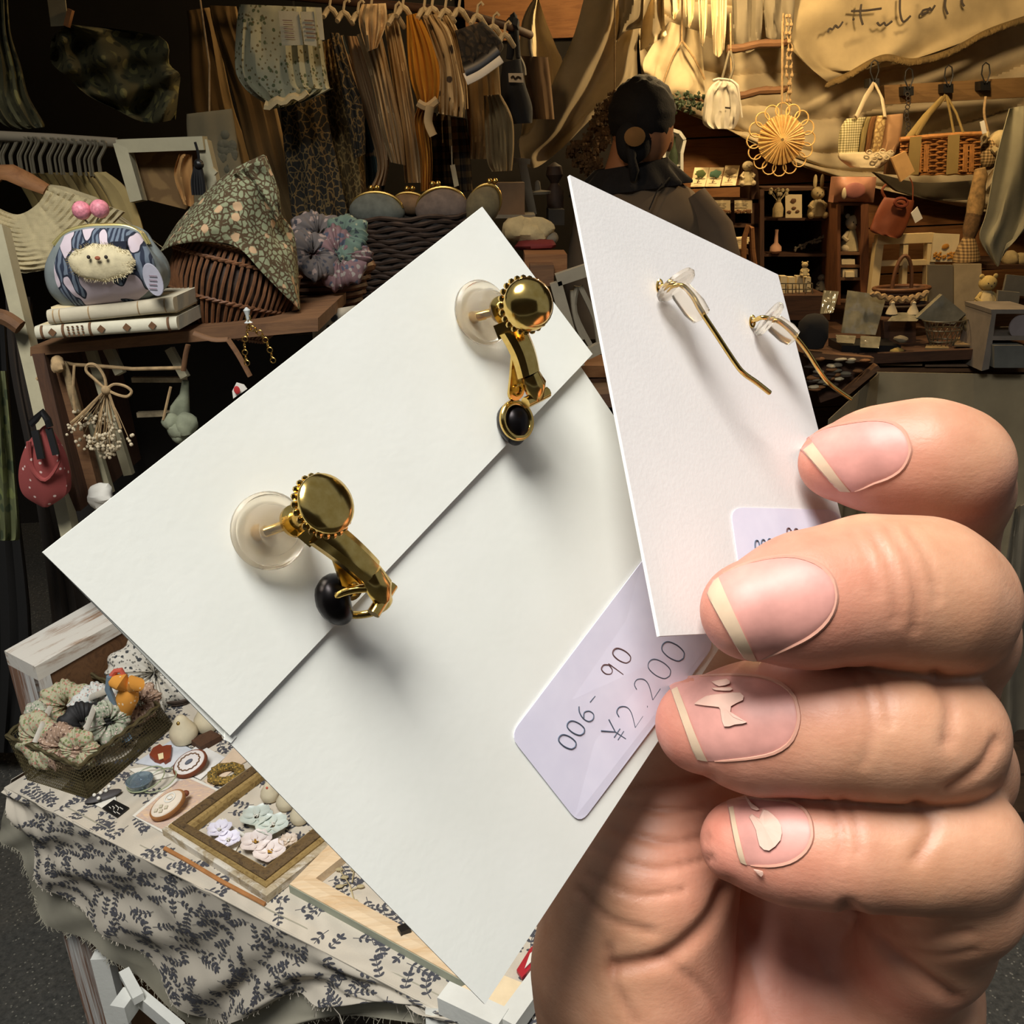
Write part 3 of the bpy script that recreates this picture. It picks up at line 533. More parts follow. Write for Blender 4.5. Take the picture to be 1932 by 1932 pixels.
# narrow display box
th = Thing('display_box', 'tall narrow brown wooden display box with compartments', 'box', V(1608, 600, 3.2)); mz = M_wood('brown_box_wood', (92, 54, 28), (122, 74, 40), 'Z')
for x in (1580, 1624): th.part('side', vbox(x, 385, x + (6 if x < 1600 else 15), 575, 3.16, .16), mz, smooth=False)
for y_ in (383, 476, 500, 524, 566): th.part('shelf_board', vbox(1582, y_, 1630, y_ + 5, 3.165, .15), m_wood_brown, smooth=False)
th.part('back_panel', vbox(1582, 388, 1630, 570, 3.33, .01), m_wood_dark, smooth=False)
doll(1606, 474, 74, 3.22, 'knitted_doll', 'white knitted doll standing in the tall narrow display box', 'doll', (m_canvas, m_lace), ('round',), True)
for i, (x0, y0, x1, y1) in enumerate([(1588, 489, 1613, 499), (1590, 508, 1618, 523), (1596, 513, 1612, 523)]): single('gift_box', vbox(x0, y0, x1, y1, 3.17 - .01 * (i == 2), .05), m_cream_paper, ['flat cream box in the upper slot of the narrow display box', 'wide cream box in the lower slot of the narrow display box', 'small box in front of the wide cream box'][i], 'box', smooth=False)
th = Thing('lace_pillow', 'pink satin pillow with a round pink brooch on top of the display box', 'pillow', V(1610, 382, 3.15)); pk_ = M_plain('pink_satin', (190, 136, 110), .45)
def pill(u, v): p = Vector((1572 + 76 * u + 6 * (1 - v), 334 + 48 * v, 0)); return V(p.x, p.y, 3.14 + .03 * v - .045 * math.sin(PI * u) * math.sin(PI * v))
mb = MB(); mb.grid(pill, 14, 12, (0, .05, 0)); th.part('cushion', mb, pk_); mb = MB(); mb.ball(V(1612, 360, 3.1), (.035, .008, .025), 16, 10); th.part('brooch', mb, M_plain('dusty_pink_felt', (160, 100, 90)))
mb = MB(); mb.ball(V(1593, 365, 3.1), (.008, .006, .018), 10, 8); th.part('figurine', mb, m_canvas)
# rust tote with tag
th = Thing('leather_tote', 'rust-brown tote bag with a ring handle leaning on the pine wall', 'bag', V(1678, 448, 3.1))
th.part('body', drape([(1668, 372, 1725, 378), (1655, 395, 1722, 395), (1645, 420, 1712, 425), (1642, 436, 1702, 445), (1665, 444, 1694, 450)], 3.1, .025, .003, 2, 28, 4), m_leather)
mb = MB(); mb.tube([V(1700 + 12 * math.cos(a), 382 + 8 * math.sin(a), 3.07) for a in [2 * PI * j / 14 for j in range(14)]], .005, 6, True); th.part('ring_handle', mb, M_plain('dark_rust', (110, 44, 20)))
mb = MB(); stroke(mb, [(1672, 376), (1664, 360), (1672, 348)], 3.1, .004); stroke(mb, [(1722, 380), (1722, 350), (1716, 335)], 3.1, .0018); th.part('strap', mb, m_leather)
mb = MB(); mb.prism([V(x, y_, 3.05) for x, y_ in [(1731, 390), (1741, 412), (1727, 421), (1719, 402)]], (0, .003, 0)); single('paper_tag', mb, m_paper, 'white diamond-shaped tag hanging from the rust tote', 'tag', smooth=False)
single('grey_shelf_cloth', sheet([P((1650, 325), (1740, 345), (1850, 340)), P((1690, 358), (1760, 372), (1850, 372)), P((1700, 362), (1760, 378), (1852, 376))], 3.4, 20, 10, .008, 1, .03, 0, 3), m_linen_grey, 'grey cloth strip sagging under the basket bag', 'cloth')
# four-pane frame
th = Thing('window_frame', 'cream painted four-pane window frame leaning on the counter', 'frame', V(1696, 600, 3.15)); mcr = M_plain('cream_paint', (214, 190, 140), .6, .06)
for a, b, w_ in (((1657, 458), (1640, 605), .026), ((1754, 452), (1748, 600), .026), ((1706, 458), (1700, 600), .016)): mb = MB(); bar(mb, V(*a, 3.15), V(*b, 3.13), w_, .03); th.part('stile', mb, mcr, smooth=False)
for a, b, w_ in (((1652, 452), (1760, 448), .03), ((1650, 497), (1756, 494), .016), ((1642, 566), (1752, 562), .02)): mb = MB(); bar(mb, V(*a, 3.145), V(*b, 3.145), w_, .026); th.part('rail', mb, mcr, smooth=False)
th = Thing('art_print', 'cream art print with a small orange flower leaning right of the window frame', 'print', V(1784, 500, 3.12)); th.part('paper', vquad(MB(), [(1762, 440), (1811, 442), (1806, 494), (1756, 494)], 3.12, .006), m_cream_paper, smooth=False)
mb = MB(); mb.ball(V(1785, 465, 3.117), (.014, .002, .008), 10, 6, nz=.5, fr=100); rnd = random.Random(1)
for i in range(30): mb.ball(V(1760 + rnd.uniform(2, 44), 482 + rnd.uniform(-5, 8), 3.117), (.005, .0015, .004), 6, 4)
th.part('printed_flowers', mb, M_plain('ochre_print', (196, 136, 50)))

# ---- counter with cloth and goods
CT = 0.8
def K(px, py, z=CT): return H(px, py, z)
pa, pb, pc, pd = K(1650, 702), K(1960, 706), Vector((2.2, 3.7, CT)), Vector((.9, 3.7, CT))
th = Thing('counter_table', 'long sales counter draped with a plain grey-beige cloth', 'table', Vector((1.6, 3.1, 0)))
mb = MB(); mb.prism([Vector((.55, 2.72, CT)), Vector((2.25, 2.72, CT)), Vector((2.25, 3.68, CT)), Vector((.3, 3.68, CT)), Vector((.35, 3.0, CT))], (0, 0, -.03)); th.part('tabletop', mb, m_wood_dark, smooth=False)
for x, y_ in ((.6, 2.8), (2.1, 2.8), (2.1, 3.6), (.5, 3.6)): mb = MB(); mb.box((x, y_, CT / 2 - .02), (.05, .05, CT - .06)); th.part('leg', mb, m_wood_darkz, smooth=False)
E0 = V(1655, 702, 2.7); E1 = V(1990, 708, 2.7); E00 = V(1560, 790, 2.35)
m_ctr = M_cloth('grey_beige_linen', (170, 154, 120), .08)
def ctf(u, v):
    a = E0.lerp(E1, u); zz = a.z * (1 - v) + .03 * v; f_ = .012 * math.sin(26 * u + 2 * noise.noise(Vector((u * 4, v, 3)))) * v; return Vector((a.x, a.y + f_ - .05 * v, zz))
mb = MB(); mb.grid(ctf, 70, 24, (0, .004, 0)); single('tablecloth', mb, m_ctr, 'plain grey-beige linen cloth hanging from the long right-hand counter', 'tablecloth')
def ctf2(u, v):
    a = E00.lerp(E0, u); zz = a.z * (1 - v) + .03 * v; return Vector((a.x + .01 * math.sin(20 * u) * v, a.y - .01, zz))
mb = MB(); mb.grid(ctf2, 30, 20, (.004, .004, 0)); single('tablecloth', mb, m_ctr, 'grey-beige cloth side panel turning the corner above the index finger', 'tablecloth')
single('wooden_tray', vbox(1650, 694, 1932, 702, 2.75, .3), m_wood_brown, 'low wooden board edge along the front of the counter', 'tray', smooth=False)
# wicker tray baskets
def ringbasket(name, label, cx, cy, rx, h, Y, mat, rows=4, stakes=22, handle=False, depth=.6):
    b = V(cx, cy, Y); k_ = Y * 1.02 / FPX; R_ = rx * k_; hh = h * k_; th = Thing(name, label, 'basket', b); mb = MB()
    mb.lathe(b, [(R_ * .55, 0), (R_ * .62, .002), (R_ * .95, hh * .9), (R_ * .9, hh * .9), (R_ * .55, .006)], 28, sy=depth); th.part('liner', mb, m_wicker_dark)
    mb = MB()
    for i in range(rows):
        s_ = (i + .5) / rows; r = R_ * (.62 + .38 * s_); mb.tube([b + Vector((math.cos(a) * r * (1 + .03 * math.sin(11 * a + PI * i)), math.sin(a) * r * depth, hh * s_)) for a in [2 * PI * j / 44 for j in range(44)]], hh / rows * .42, 5, True)
    th.part('weave', mb, mat, kind='stuff')
    mb = MB(); mb.tube([b + Vector((math.cos(a) * R_, math.sin(a) * R_ * depth, hh)) for a in [2 * PI * j / 30 for j in range(30)]], hh * .13, 8, True); th.part('rim', mb, mat)
    if handle: mb = MB(); mb.tube([b + Vector((math.cos(a) * R_ * .35, 0, hh + math.sin(a) * R_ * 1.15)) for a in np.linspace(0, PI, 14)], R_ * .07, 8); th.part('handle', mb, mat)
    return th
ringbasket('handled_basket', 'boat-shaped brown wicker basket with an arched handle before the window frame', 1698, 572, 50, 27, 3.02, m_wicker, 5, 22, True)
ringbasket('wicker_basket', 'lower wicker basket with braided rim and tassels', 1700, 602, 50, 26, 2.98, m_wicker_dark, 4)
mb = MB(); mb.tube([V(1645 + 105 * s_, 553 + 12 * math.sin(PI * s_) + 2.5 * math.sin(50 * s_), 2.86) for s_ in np.linspace(0, 1, 60)], .008, 6); single('braided_cord', mb, m_twine, 'pale braided cord looped around the lower wicker basket', 'cord')
for i, x in enumerate((1682, 1722)):
    th = Thing('tassel', ['left cream tassel on the lower wicker basket', 'right cream tassel on the lower wicker basket'][i], 'tassel', V(x, 590, 2.84)); mb = MB(); mb.lathe(V(x, 592, 2.84), [(.018, 0), (.015, .01), (.006, .028), (.007, .034), (.002, .038)], 12, wob=lambda a, h: 1 + .15 * math.sin(6 * a)); th.part('skirt', mb, m_canvas); mb = MB(); stroke(mb, [(x, 582), (x - 3, 572), (x + 3, 566)], 2.84, .002); th.part('loop', mb, m_twine)
# cellophane bags
t = NT('cellophane_pack'); t.base(t.ramp(t.noise(25, 3).outputs[0], [(.3, (112, 108, 90)), (.7, (146, 140, 118))])); m_pack = t.fin(.12); t.b.inputs['Coat Weight'].default_value = .6
for i, (poly, Y, l) in enumerate([([(1600, 548), (1673, 558), (1652, 632), (1588, 628)], 2.9, 'large flat clear-wrapped grey packet standing on the counter'), ([(1555, 548), (1583, 550), (1572, 590), (1548, 592)], 2.95, 'narrow clear-wrapped packet with a bright glint'),
   ([(1578, 632), (1615, 634), (1612, 648), (1580, 646)], 2.78, 'small clear packet lying in front of the large packet'), ([(1625, 634), (1662, 636), (1658, 657), (1624, 655)], 2.76, 'clear packet with a white card in front of the large one'), ([(1540, 606), (1560, 606), (1552, 655), (1524, 650)], 2.8, 'slanted clear packet beside the card edge'), ([(1690, 590), (1745, 590), (1730, 606), (1676, 606)], 2.84, 'clear packet lying under the lower wicker basket')]):
    def pf(u, v, poly=poly, Y=Y): a = Vector(poly[0]).lerp(Vector(poly[1]), u); b = Vector(poly[3]).lerp(Vector(poly[2]), u); p = a.lerp(b, v); return V(p.x, p.y, Y - .05 * v + .004 * noise.noise(Vector((u * 5, v * 5, i))))
    mb = MB(); mb.grid(pf, 14, 12, (0, .006, 0)); single('wrapped_packet', mb, m_pack, l, 'packet')
single('black_tray', vbox(1588, 652, 1700, 668, 2.74, .12), m_black, 'black display tray in front of the large clear packet', 'tray', smooth=False)
single('dark_box', vbox(1668, 606, 1728, 650, 2.86, .12), m_wood_dark, 'dark wooden box under the lower wicker basket', 'box', smooth=False)
single('side_shelf', vbox(1862, 500, 1990, 508, 3.2, .3), m_wood_dark, 'dark shelf board behind the grey-green towel', 'shelf', smooth=False)
for i_, (x_, y_, r_) in enumerate([(1906, 496, .028), (1925, 498, .024)]): mb = MB(); mb.ball(V(x_, y_ - 8, 3.25), r_, 14, 10, nz=.2, fr=50); single('pale_ball', mb, m_plush, ['pale lumpy ball left on the dark shelf at the right edge', 'pale lumpy ball cut by the right edge of the frame'][i_], 'ornament')
# heart wire basket
th = Thing('wire_cone_basket', 'heart-patterned wire basket holding a tilted clear packet', 'basket', V(1775, 668, 2.8)); b = V(1775, 664, 2.8); mb = MB(); k_ = 2.8 / FPX
for j in range(18):
    a = 2 * PI * j / 18; mb.tube([b + Vector((math.cos(a + .25 * math.sin(5 * s_)) * k_ * (14 + 28 * s_), math.sin(a) * k_ * (14 + 28 * s_) * .7, k_ * 62 * s_)) for s_ in np.linspace(0, 1, 8)], .0014, 5)
for s_ in (0, .35, .7, 1): mb.tube([b + Vector((math.cos(a) * k_ * (14 + 28 * s_), math.sin(a) * k_ * (14 + 28 * s_) * .7, k_ * 62 * s_)) for a in [2 * PI * j / 24 for j in range(24)]], .0022, 5, True)
th.part('wire_frame', mb, m_wire); mb = MB(); mb.prism([V(x, y_, 2.8) for x, y_ in [(1778, 556), (1822, 592), (1800, 612), (1752, 606), (1730, 600)]], (0, .02, 0)); single('wrapped_packet', mb, m_pack, 'tilted clear packet sticking out of the wire cone basket', 'packet', smooth=False)
doll(1856, 590, 80, 2.9, 'plush_bear', 'yellow-cream plush bear sitting on the counter in front of the tall prints', 'toy', (M_plain('yellow_plush', (190, 164, 100), 1, .15, 40, .8), m_plush), ('round',))
single('fabric_print', vbox(1752, 500, 1798, 585, 3.05, .012), m_linen_grey, 'grey fabric-covered panel standing left of the tall cream print', 'panel', smooth=False)
single('cream_print', vbox(1800, 498, 1852, 590, 3.05, .01), M_plain('cream_print_paper', (186, 166, 128)), 'tall cream print with faint text standing behind the plush bear', 'print', smooth=False)
th = Thing('toy_stand', 'white wooden doll-sized stand with an arched opening at the right edge', 'stand', V(1895, 700, 2.65)); mg = M_plain('grey_white_paint', (128, 118, 106), .6)
for x0, x1 in ((1868, 1876),): mb = MB(); mb.prism([V(x, y_, 2.65) for x, y_ in [(1872, 588), (1880, 588), (1866, 696), (1852, 700)]], (0, .16, 0)); th.part('side', mb, mg, smooth=False)
for y_ in (584, 634): th.part('shelf_board', vbox(1870, y_, 1960, y_ + 8, 2.65, .16), mg, smooth=False)
th.part('back_panel', vbox(1872, 590, 1960, 700, 2.83, .01), m_wood_dark, smooth=False); mb = MB(); mb.lathe(V(1925, 616, 2.66), [(.002, 0), (.034, 0), (.034, .006), (.002, .006)], 20, Matrix.Rotation(PI / 2, 3, 'X')); th.part('round_plaque', mb, M_plain('lilac_grey', (140, 130, 128)))
single('grey_box', vbox(1876, 652, 1932, 694, 2.63, .08), M_plain('slate_grey_box', (104, 104, 96)), 'slate grey fabric box on the lower level of the white toy stand', 'box', smooth=False)
single('framed_picture', vquad(MB(), [(1900, 518), (1960, 524), (1955, 560), (1892, 556)], 2.9, .01), M_plain('grey_print', (110, 104, 90)), 'small grey picture frame leaning above the white toy stand', 'frame', smooth=False)
single('framed_picture', vquad(MB(), [(1884, 548), (1925, 552), (1920, 585), (1880, 582)], 2.86, .01), M_plain('grey_print_two', (124, 116, 98)), 'smaller grey frame overlapping the one behind it above the toy stand', 'frame', smooth=False)
single('folded_textile', drape([(1816, 596, 1870, 592), (1812, 610, 1868, 610), (1818, 636, 1866, 636)], 2.82, .05, .006, 5), M_plain('olive_knit', (96, 84, 56), 1, .3, 60, .8), 'dark olive knitted bundle between the wire basket and the toy stand', 'textile')
rnd = random.Random(12)
names = [('brooch', 'brooch'), ('charm', 'charm'), ('felt_ball', 'ball')]
spots = [(1690, 662, 15, (180, 150, 80), 'small golden felt piece at the front of the counter'), (1700, 640, 12, (120, 110, 90), 'small grey square charm behind the golden felt piece')]
for x, y_, r, c, l in spots: mb = MB(); mb.ball(V(x, y_, 2.75), (r * .0016, .02, r * .001), 12, 8, nz=.3, fr=70); single('felt_piece', mb, M_plain('felt_%d' % x, c), l, 'ornament')
for i, (x0, y0, x1, y1, l) in enumerate([(1745, 650, 1790, 660, 'pale flat card lying right of the wire basket'), (1800, 640, 1858, 654, 'pale flat picture lying beside the toy stand'), (1660, 672, 1740, 690, 'narrow tan tray lying along the counter front'), (1745, 672, 1850, 692, 'long tan cloth-lined tray on the counter front')]):
    mb = MB(); a, b, c, d = V(x0, y1, 2.74 + .0), V(x1, y1, 2.74), V(x1 - 4, y0, 2.86), V(x0 + 4, y0, 2.86); mb.prism([a, b, c, d], (0, 0, .006)); single('flat_tray' if i > 1 else 'flat_card', mb, M_plain('tan_tray_%d' % i, (150 - 12 * i, 126 - 12 * i, 84 - 6 * i)), l, 'tray' if i > 1 else 'card', smooth=False)
# jewellery trays near the card edge
th = Thing('jewellery_tray', 'dark wooden tray full of small accessories behind the hook earrings', 'tray', V(1590, 740, 2.5)); mb = MB(); 
mb.prism([V(x, y_, 2.6) for x, y_ in [(1520, 668), (1640, 676), (1655, 690), (1590, 745), (1548, 760)]], (0, .25, -.02)); th.part('base', mb, m_wood_dark, smooth=False)
mb = MB()
for a, b in (((1520, 668), (1645, 678)), ((1655, 690), (1592, 742))): bar(mb, V(*a, 2.58), V(*b, 2.58), .015, .03)
th.part('rim', mb, m_wood_brown, smooth=False)
for i in range(34):
    x = rnd.uniform(1530, 1640); y_ = rnd.uniform(676, 735)
    if x > 1650 - (y_ - 676) * 1.2: continue
    mb = MB(); mb.ball(V(x, y_, 2.57), (.012 + .008 * rnd.random(), .012, .006), 8, 6, nz=.3, fr=60); single('accessory', mb, [m_canvas, m_wood_mid, m_linen_grey, m_wicker_dark][i % 4], 'small accessory among many in the dark jewellery tray', 'accessory', 'accessories in the jewellery tray')
mb = MB(); mb.lathe(V(1533, 655, 2.6), [(.03, 0), (.042, .03), (.040, .07), (.022, .09), (.002, .095)], 20, wob=lambda a, h: 1 + .05 * math.sin(5 * a)); single('black_pouch', mb, m_dark, 'black rounded pouch just right of the oblique card', 'pouch')
single('linen_cloth', sheet([P((1915, 960), (1960, 940)), P((1895, 1100), (1960, 1100)), P((1892, 1260), (1960, 1260)), P((1886, 1440), (1960, 1480))], 1.9, 20, 40, .014, 2, .004, .1, 6), m_linen_grey, 'rough grey linen cloth hanging at the right edge behind the knuckles', 'cloth')
# ============================================================ the woman in the middle
SK = M_plain('warm_skin', (176, 122, 84), .55, .08)
wm = Thing('person', 'woman seen from behind, black hair in a low tie, grey-brown jacket', 'person', V(1200, 640, 2.5)); YW = 2.5; kw = 2.42 / FPX
def jacket():
    R = []; rows = [(1150, 322, 1225, 318), (1120, 345, 1262, 335), (1092, 385, 1308, 360), (1080, 430, 1336, 410), (1072, 480, 1350, 470), (1066, 540, 1362, 540), (1068, 640, 1366, 640)]; A = crv([(r[0], r[1]) for r in rows], 5); B = crv([(r[2], r[3]) for r in rows], 5); n = 44
    for i in range(36):
        v = i / 35; a = lerp_poly(A, v); b = lerp_poly(B, v); ring = []
        for j in range(n):
            al = 2 * PI * j / n; u = (1 - math.cos(al)) / 2; p = a.lerp(b, u); sg = -1 if al < PI else 1
            ring.append(V(p.x, p.y, YW + sg * abs(math.sin(al)) ** .8 * (.05 + .08 * min(1, v * 2)) + .008 * noise.noise(Vector((u * 5, v * 5, 1)))))
        R.append(ring)
    m = MB(); return m.rings(R)
jk = wm.part('body', jacket(), M_cloth('grey_brown_jacket', (112, 94, 72), .1))
mb = MB(); mb.tube([V(1185, 330, YW), V(1190, 300, YW - .01), V(1200, 270, YW - .01)], [.062, .055, .058], 20); wm.part('neck', mb, SK)
mb = MB(); mb.ball(V(1212, 232, YW - .01), (.078, .095, .105), 26, 20, nz=.03); hd = wm.part('head', mb, SK)
mb = MB()
mb.ball(V(1211, 218, YW - .015), (.082, .100, .090), 40, 30, nz=.07, fr=60); mb.ball(V(1196, 268, YW - .085), (.045, .03, .05), 18, 12, nz=.1); mb.tube([V(1190, 280, YW - .1), V(1192, 300, YW - .12), V(1196, 322, YW - .11), V(1194, 340, YW - .1)], [.017, .010, .013, .007], 12); wm.part('hair', mb, m_hair, hd)
for x, sg in ((1262, 1), (1166, -1)):
    mb = MB(); mb.ball(V(x, 262, YW - .01), (.012, .02, .03), 12, 10); mb.tube([V(x + sg * 3, 252 + 18 * s_, YW - .03 + .015 * math.sin(PI * s_)) for s_ in np.linspace(0, 1, 7)], .004, 6); wm.part('ear', mb, SK, hd)
mb = MB(); mb.lathe(V(1197, 258, YW - .125), [(.002, 0), (.018, .0), (.022, .006), (.012, .011), (.002, .012)], 20, Matrix.Rotation(PI / 2, 3, 'X'), sx=1.15); wm.part('hair_clip', mb, M_plain('tan_lace_clip', (150, 108, 56)), label='tan oval hair clip')
def collar(u, v): a = 2 * PI * u; r = .075 + .045 * v + .008 * math.sin(14 * a) * v; return V(1190, 330, YW) + Vector((math.cos(a) * r * 1.25, math.sin(a) * r * .85, .02 - .055 * v + .012 * math.cos(a)))
mb = MB(); mb.grid(collar, 80, 8, (0, 0, .006)); wm.part('ruffled_collar', mb, M_plain('black_ruffle', (26, 22, 20), .95, .3, 60, .7))
mb = MB(); mb.tube([V(1262, 335, YW - .07) + Vector((0, -.012, 0)), V(1240, 360, YW - .12), V(1225, 395, YW - .15)], .0018, 5); wm.part('seam', mb, m_dark, jk)
mb = MB(); mb.tube([V(1300, 380, YW - .02), V(1345, 440, YW - .05), V(1362, 500, YW - .08), V(1366, 560, YW - .1)], [.05, .055, .05, .045], 16); wm.part('sleeve', mb, M_cloth('grey_brown_sleeve', (106, 88, 68), .1), jk)
# ============================================================ left-hand stall
# dried hydrangea
th = Thing('dried_hydrangea', 'dark bunch of dried hydrangea hanging below the canvas swag', 'flowers', V(1130, 330, 2.7)); rnd = random.Random(3)
hc = [(1140, 225, 26), (1125, 262, 24), (1092, 290, 22), (1118, 315, 20), (1160, 195, 16)]; mh = M_plain('dried_petals', (96, 76, 52), .95, .3, 60)
for x, y_, r in hc:
    mb = MB()
    for i in range(38):
        a = rnd.uniform(0, 6.28); q = r * math.sqrt(rnd.random()); c = V(x + q * math.cos(a), y_ + q * math.sin(a), 2.68 + rnd.uniform(-.03, .03)); s_ = .011
        n_ = Vector((rnd.uniform(-.6, .6), -1, rnd.uniform(-.6, .6))).normalized(); e1 = n_.orthogonal().normalized(); e2 = n_.cross(e1)
        for k_ in range(4): d1 = e1 * math.cos(k_ * PI / 2) + e2 * math.sin(k_ * PI / 2); d2 = n_.cross(d1); mb.add([c, c + d1 * s_ * .7 + d2 * s_ * .5, c + d1 * s_ * 1.2 + n_ * .002, c + d1 * s_ * .7 - d2 * s_ * .5], [(0, 1, 2, 3)])
    th.part('flower_head', mb, mh, kind='stuff')
mb = MB(); stroke(mb, [(1160, 170), (1135, 240), (1100, 300)], 2.72, .004); th.part('stem', mb, m_wood_brown)
# garments on the central rail: (name,label,cat,rows,Y,material,thick,fold,k)
fl_white = M_floral('white_small_floral', (172, 170, 140), [(92, 100, 68), (110, 98, 62)], 75, .25, dist=.006); leop = M_cell('black_tan_vine_print', (40, 38, 32), (124, 102, 62), 62, .09); leop2 = M_cell('tan_black_vine_print', (96, 78, 44), (164, 136, 82), 56, .10)
blue_fl = M_floral('blue_cream_floral', (176, 146, 104), [(70, 86, 84), (60, 70, 70)], 14, .4); yel = M_cloth('mustard_cotton', (206, 146, 44), .12); peach = M_cloth('peach_cotton', (192, 156, 112), .12); cream = M_cloth('cream_dress_cotton', (206, 178, 132), .08); white_dark_fl = M_floral('cream_dark_floral', (190, 166, 124), [(66, 54, 44)], 30, .22)
plaid = M_check('brown_plaid', (38, 30, 22), (112, 86, 46), 70); beige = M_cloth('beige_cotton', (150, 126, 84), .12); mud = M_cloth('mud_cotton', (150, 122, 78), .12); navy = M_cloth('navy_canvas', (44, 48, 56), .1); darkknit = M_cell('dark_knit_print', (60, 50, 36), (30, 26, 22), 60, .2)
G = [
 ('linen_sheet', 'tall beige cloth hanging furthest left behind the white floral shorts', 'cloth', [(352, 20, 395, 14), (356, 60, 410, 60), (362, 200, 440, 200), (385, 300, 470, 290), (400, 400, 480, 390)], 2.5, mud, .03, .007, 3),
 ('linen_sheet', 'long brown-beige cloth hanging between the floral shorts and the vine print trousers', 'cloth', [(395, 10, 446, 12), (405, 60, 460, 60), (440, 180, 515, 180), (470, 300, 545, 300), (520, 450, 600, 450)], 2.45, mud, .03, .007, 3),
 ('floral_shorts', 'pale shirred shorts with tiny green floral print and paper tags', 'shorts', [(452, 8, 604, 14), (446, 50, 606, 60), (443, 120, 614, 120), (450, 150, 622, 165), (470, 175, 626, 168), (508, 200, 580, 190), (515, 206, 560, 196)], 2.05, fl_white, .03, .010, 8),
 ('patterned_trousers', 'dark vine print trousers hanging below the floral shorts', 'trousers', [(528, 190, 612, 170), (532, 240, 622, 240), (540, 320, 640, 320), (552, 420, 660, 420)], 2.15, leop, .03, .012, 3),
 ('patterned_dress', 'tan vine print dress right of the dark vine trousers', 'dress', [(606, 80, 628, 70), (610, 180, 650, 180), (616, 260, 678, 260), (630, 340, 690, 340), (640, 410, 690, 410)], 2.2, leop2, .03, .014, 3),
 ('patterned_dress', 'narrow dark vine print dress sleeve beside the blue floral dress', 'dress', [(622, 62, 640, 62), (636, 130, 660, 130), (650, 200, 685, 200), (668, 300, 690, 290)], 2.12, leop, .02, .008, 2),
 ('floral_dress', 'cream dress with large blue-grey flowers, its hem near the gold-clasped purses', 'dress', [(632, 70, 648, 66), (648, 130, 668, 130), (672, 220, 700, 220), (688, 290, 716, 290), (690, 350, 726, 345), (682, 380, 722, 372)], 2.25, blue_fl, .03, .012, 3),
 ('dress', 'pinkish plain dress hanging right of the blue flowered dress', 'dress', [(655, 68, 676, 68), (668, 140, 700, 140), (690, 220, 722, 220), (712, 310, 734, 300), (700, 352, 726, 350)], 2.2, peach, .025, .01, 3),
 ('pleated_dress', 'cream pleated dress in the middle of the rail with a squared hem', 'dress', [(672, 66, 716, 50), (690, 120, 730, 110), (705, 180, 742, 170), (716, 240, 758, 240), (736, 306, 765, 312)], 2.15, cream, .03, .014, 5),
 ('ruffled_blouse', 'cream blouse with ruffled collar at the top of the rail', 'blouse', [(682, 8, 728, 6), (676, 30, 730, 30), (680, 60, 726, 55), (692, 98, 712, 90)], 2.08, cream, .03, .014, 4),
 ('dress', 'long beige dress just left of the mustard dress', 'dress', [(722, 30, 748, 22), (734, 110, 764, 100), (744, 180, 778, 180), (756, 260, 790, 260), (764, 345, 800, 345)], 2.25, cream, .03, .012, 4),
 ('mustard_dress', 'mustard yellow dress tied at the waist', 'dress', [(766, 30, 788, 24), (768, 90, 818, 80), (774, 150, 832, 140), (788, 196, 826, 190), (782, 230, 812, 230), (792, 300, 816, 300), (794, 362, 814, 358)], 2.2, yel, .035, .014, 5),
 ('floral_blouse', 'cream blouse with sparse dark flowers right of the mustard dress', 'blouse', [(796, 30, 826, 26), (814, 80, 850, 60), (828, 130, 866, 120), (826, 190, 878, 180), (826, 214, 876, 222)], 2.2, white_dark_fl, .03, .016, 6),
 ('pleated_blouse', 'tan pleated blouse between the dark flowered blouse and the striped top', 'blouse', [(822, 26, 850, 30), (846, 80, 868, 70), (860, 150, 880, 150), (862, 210, 884, 205)], 2.28, cream, .03, .012, 5),
 ('striped_top', 'dark knitted top with black and white bands', 'top', [(858, 58, 910, 40), (864, 80, 935, 62), (870, 110, 950, 88), (876, 135, 935, 108)], 2.1, darkknit, .03, .008, 3),
 ('plaid_skirt', 'olive plaid skirt below the mustard dress', 'skirt', [(808, 210, 852, 220), (806, 270, 856, 270), (808, 352, 862, 352)], 2.4, plaid, .03, .012, 4),
 ('plaid_skirt', 'dark plaid skirt right of the hanging white tag', 'skirt', [(850, 220, 880, 224), (854, 280, 886, 280), (862, 364, 892, 360)], 2.35, plaid, .03, .01, 3),
 ('beige_trousers', 'beige wide trousers under the striped top', 'trousers', [(878, 150, 940, 110), (880, 200, 946, 190), (884, 260, 950, 250), (884, 300, 940, 300)], 2.35, mud, .03, .012, 4),
 ('beige_shorts', 'light beige ruffled shorts next to the navy bag', 'shorts', [(912, 180, 945, 178), (914, 230, 966, 220), (918, 300, 970, 270), (928, 324, 966, 322)], 2.2, beige, .03, .012, 4),
 ('tote_bag', 'flat beige tote bag with faded tree print left of the floral bundle', 'bag', [(352, 215, 438, 205), (352, 240, 444, 240), (356, 290, 452, 290), (356, 330, 460, 330), (360, 400, 470, 400)], 2.0, M_cloth('putty_cotton', (132, 120, 90), .08), .02, .004, 2),
 ('navy_bag', 'navy canvas bag with a small white label and pointed strap', 'bag', [(948, 118, 982, 110), (944, 160, 990, 155), (948, 200, 1004, 200), (966, 234, 1004, 232)], 2.5, navy, .03, .004, 2),
 ('cloth_pouch', 'pale brownish cloth bag with a white drawstring behind the navy bag', 'bag', [(984, 105, 1034, 108), (992, 160, 1040, 160), (1002, 225, 1046, 225)], 2.7, M_cloth('mauve_beige', (150, 122, 92), .1), .03, .004, 3),
]
GO = {}
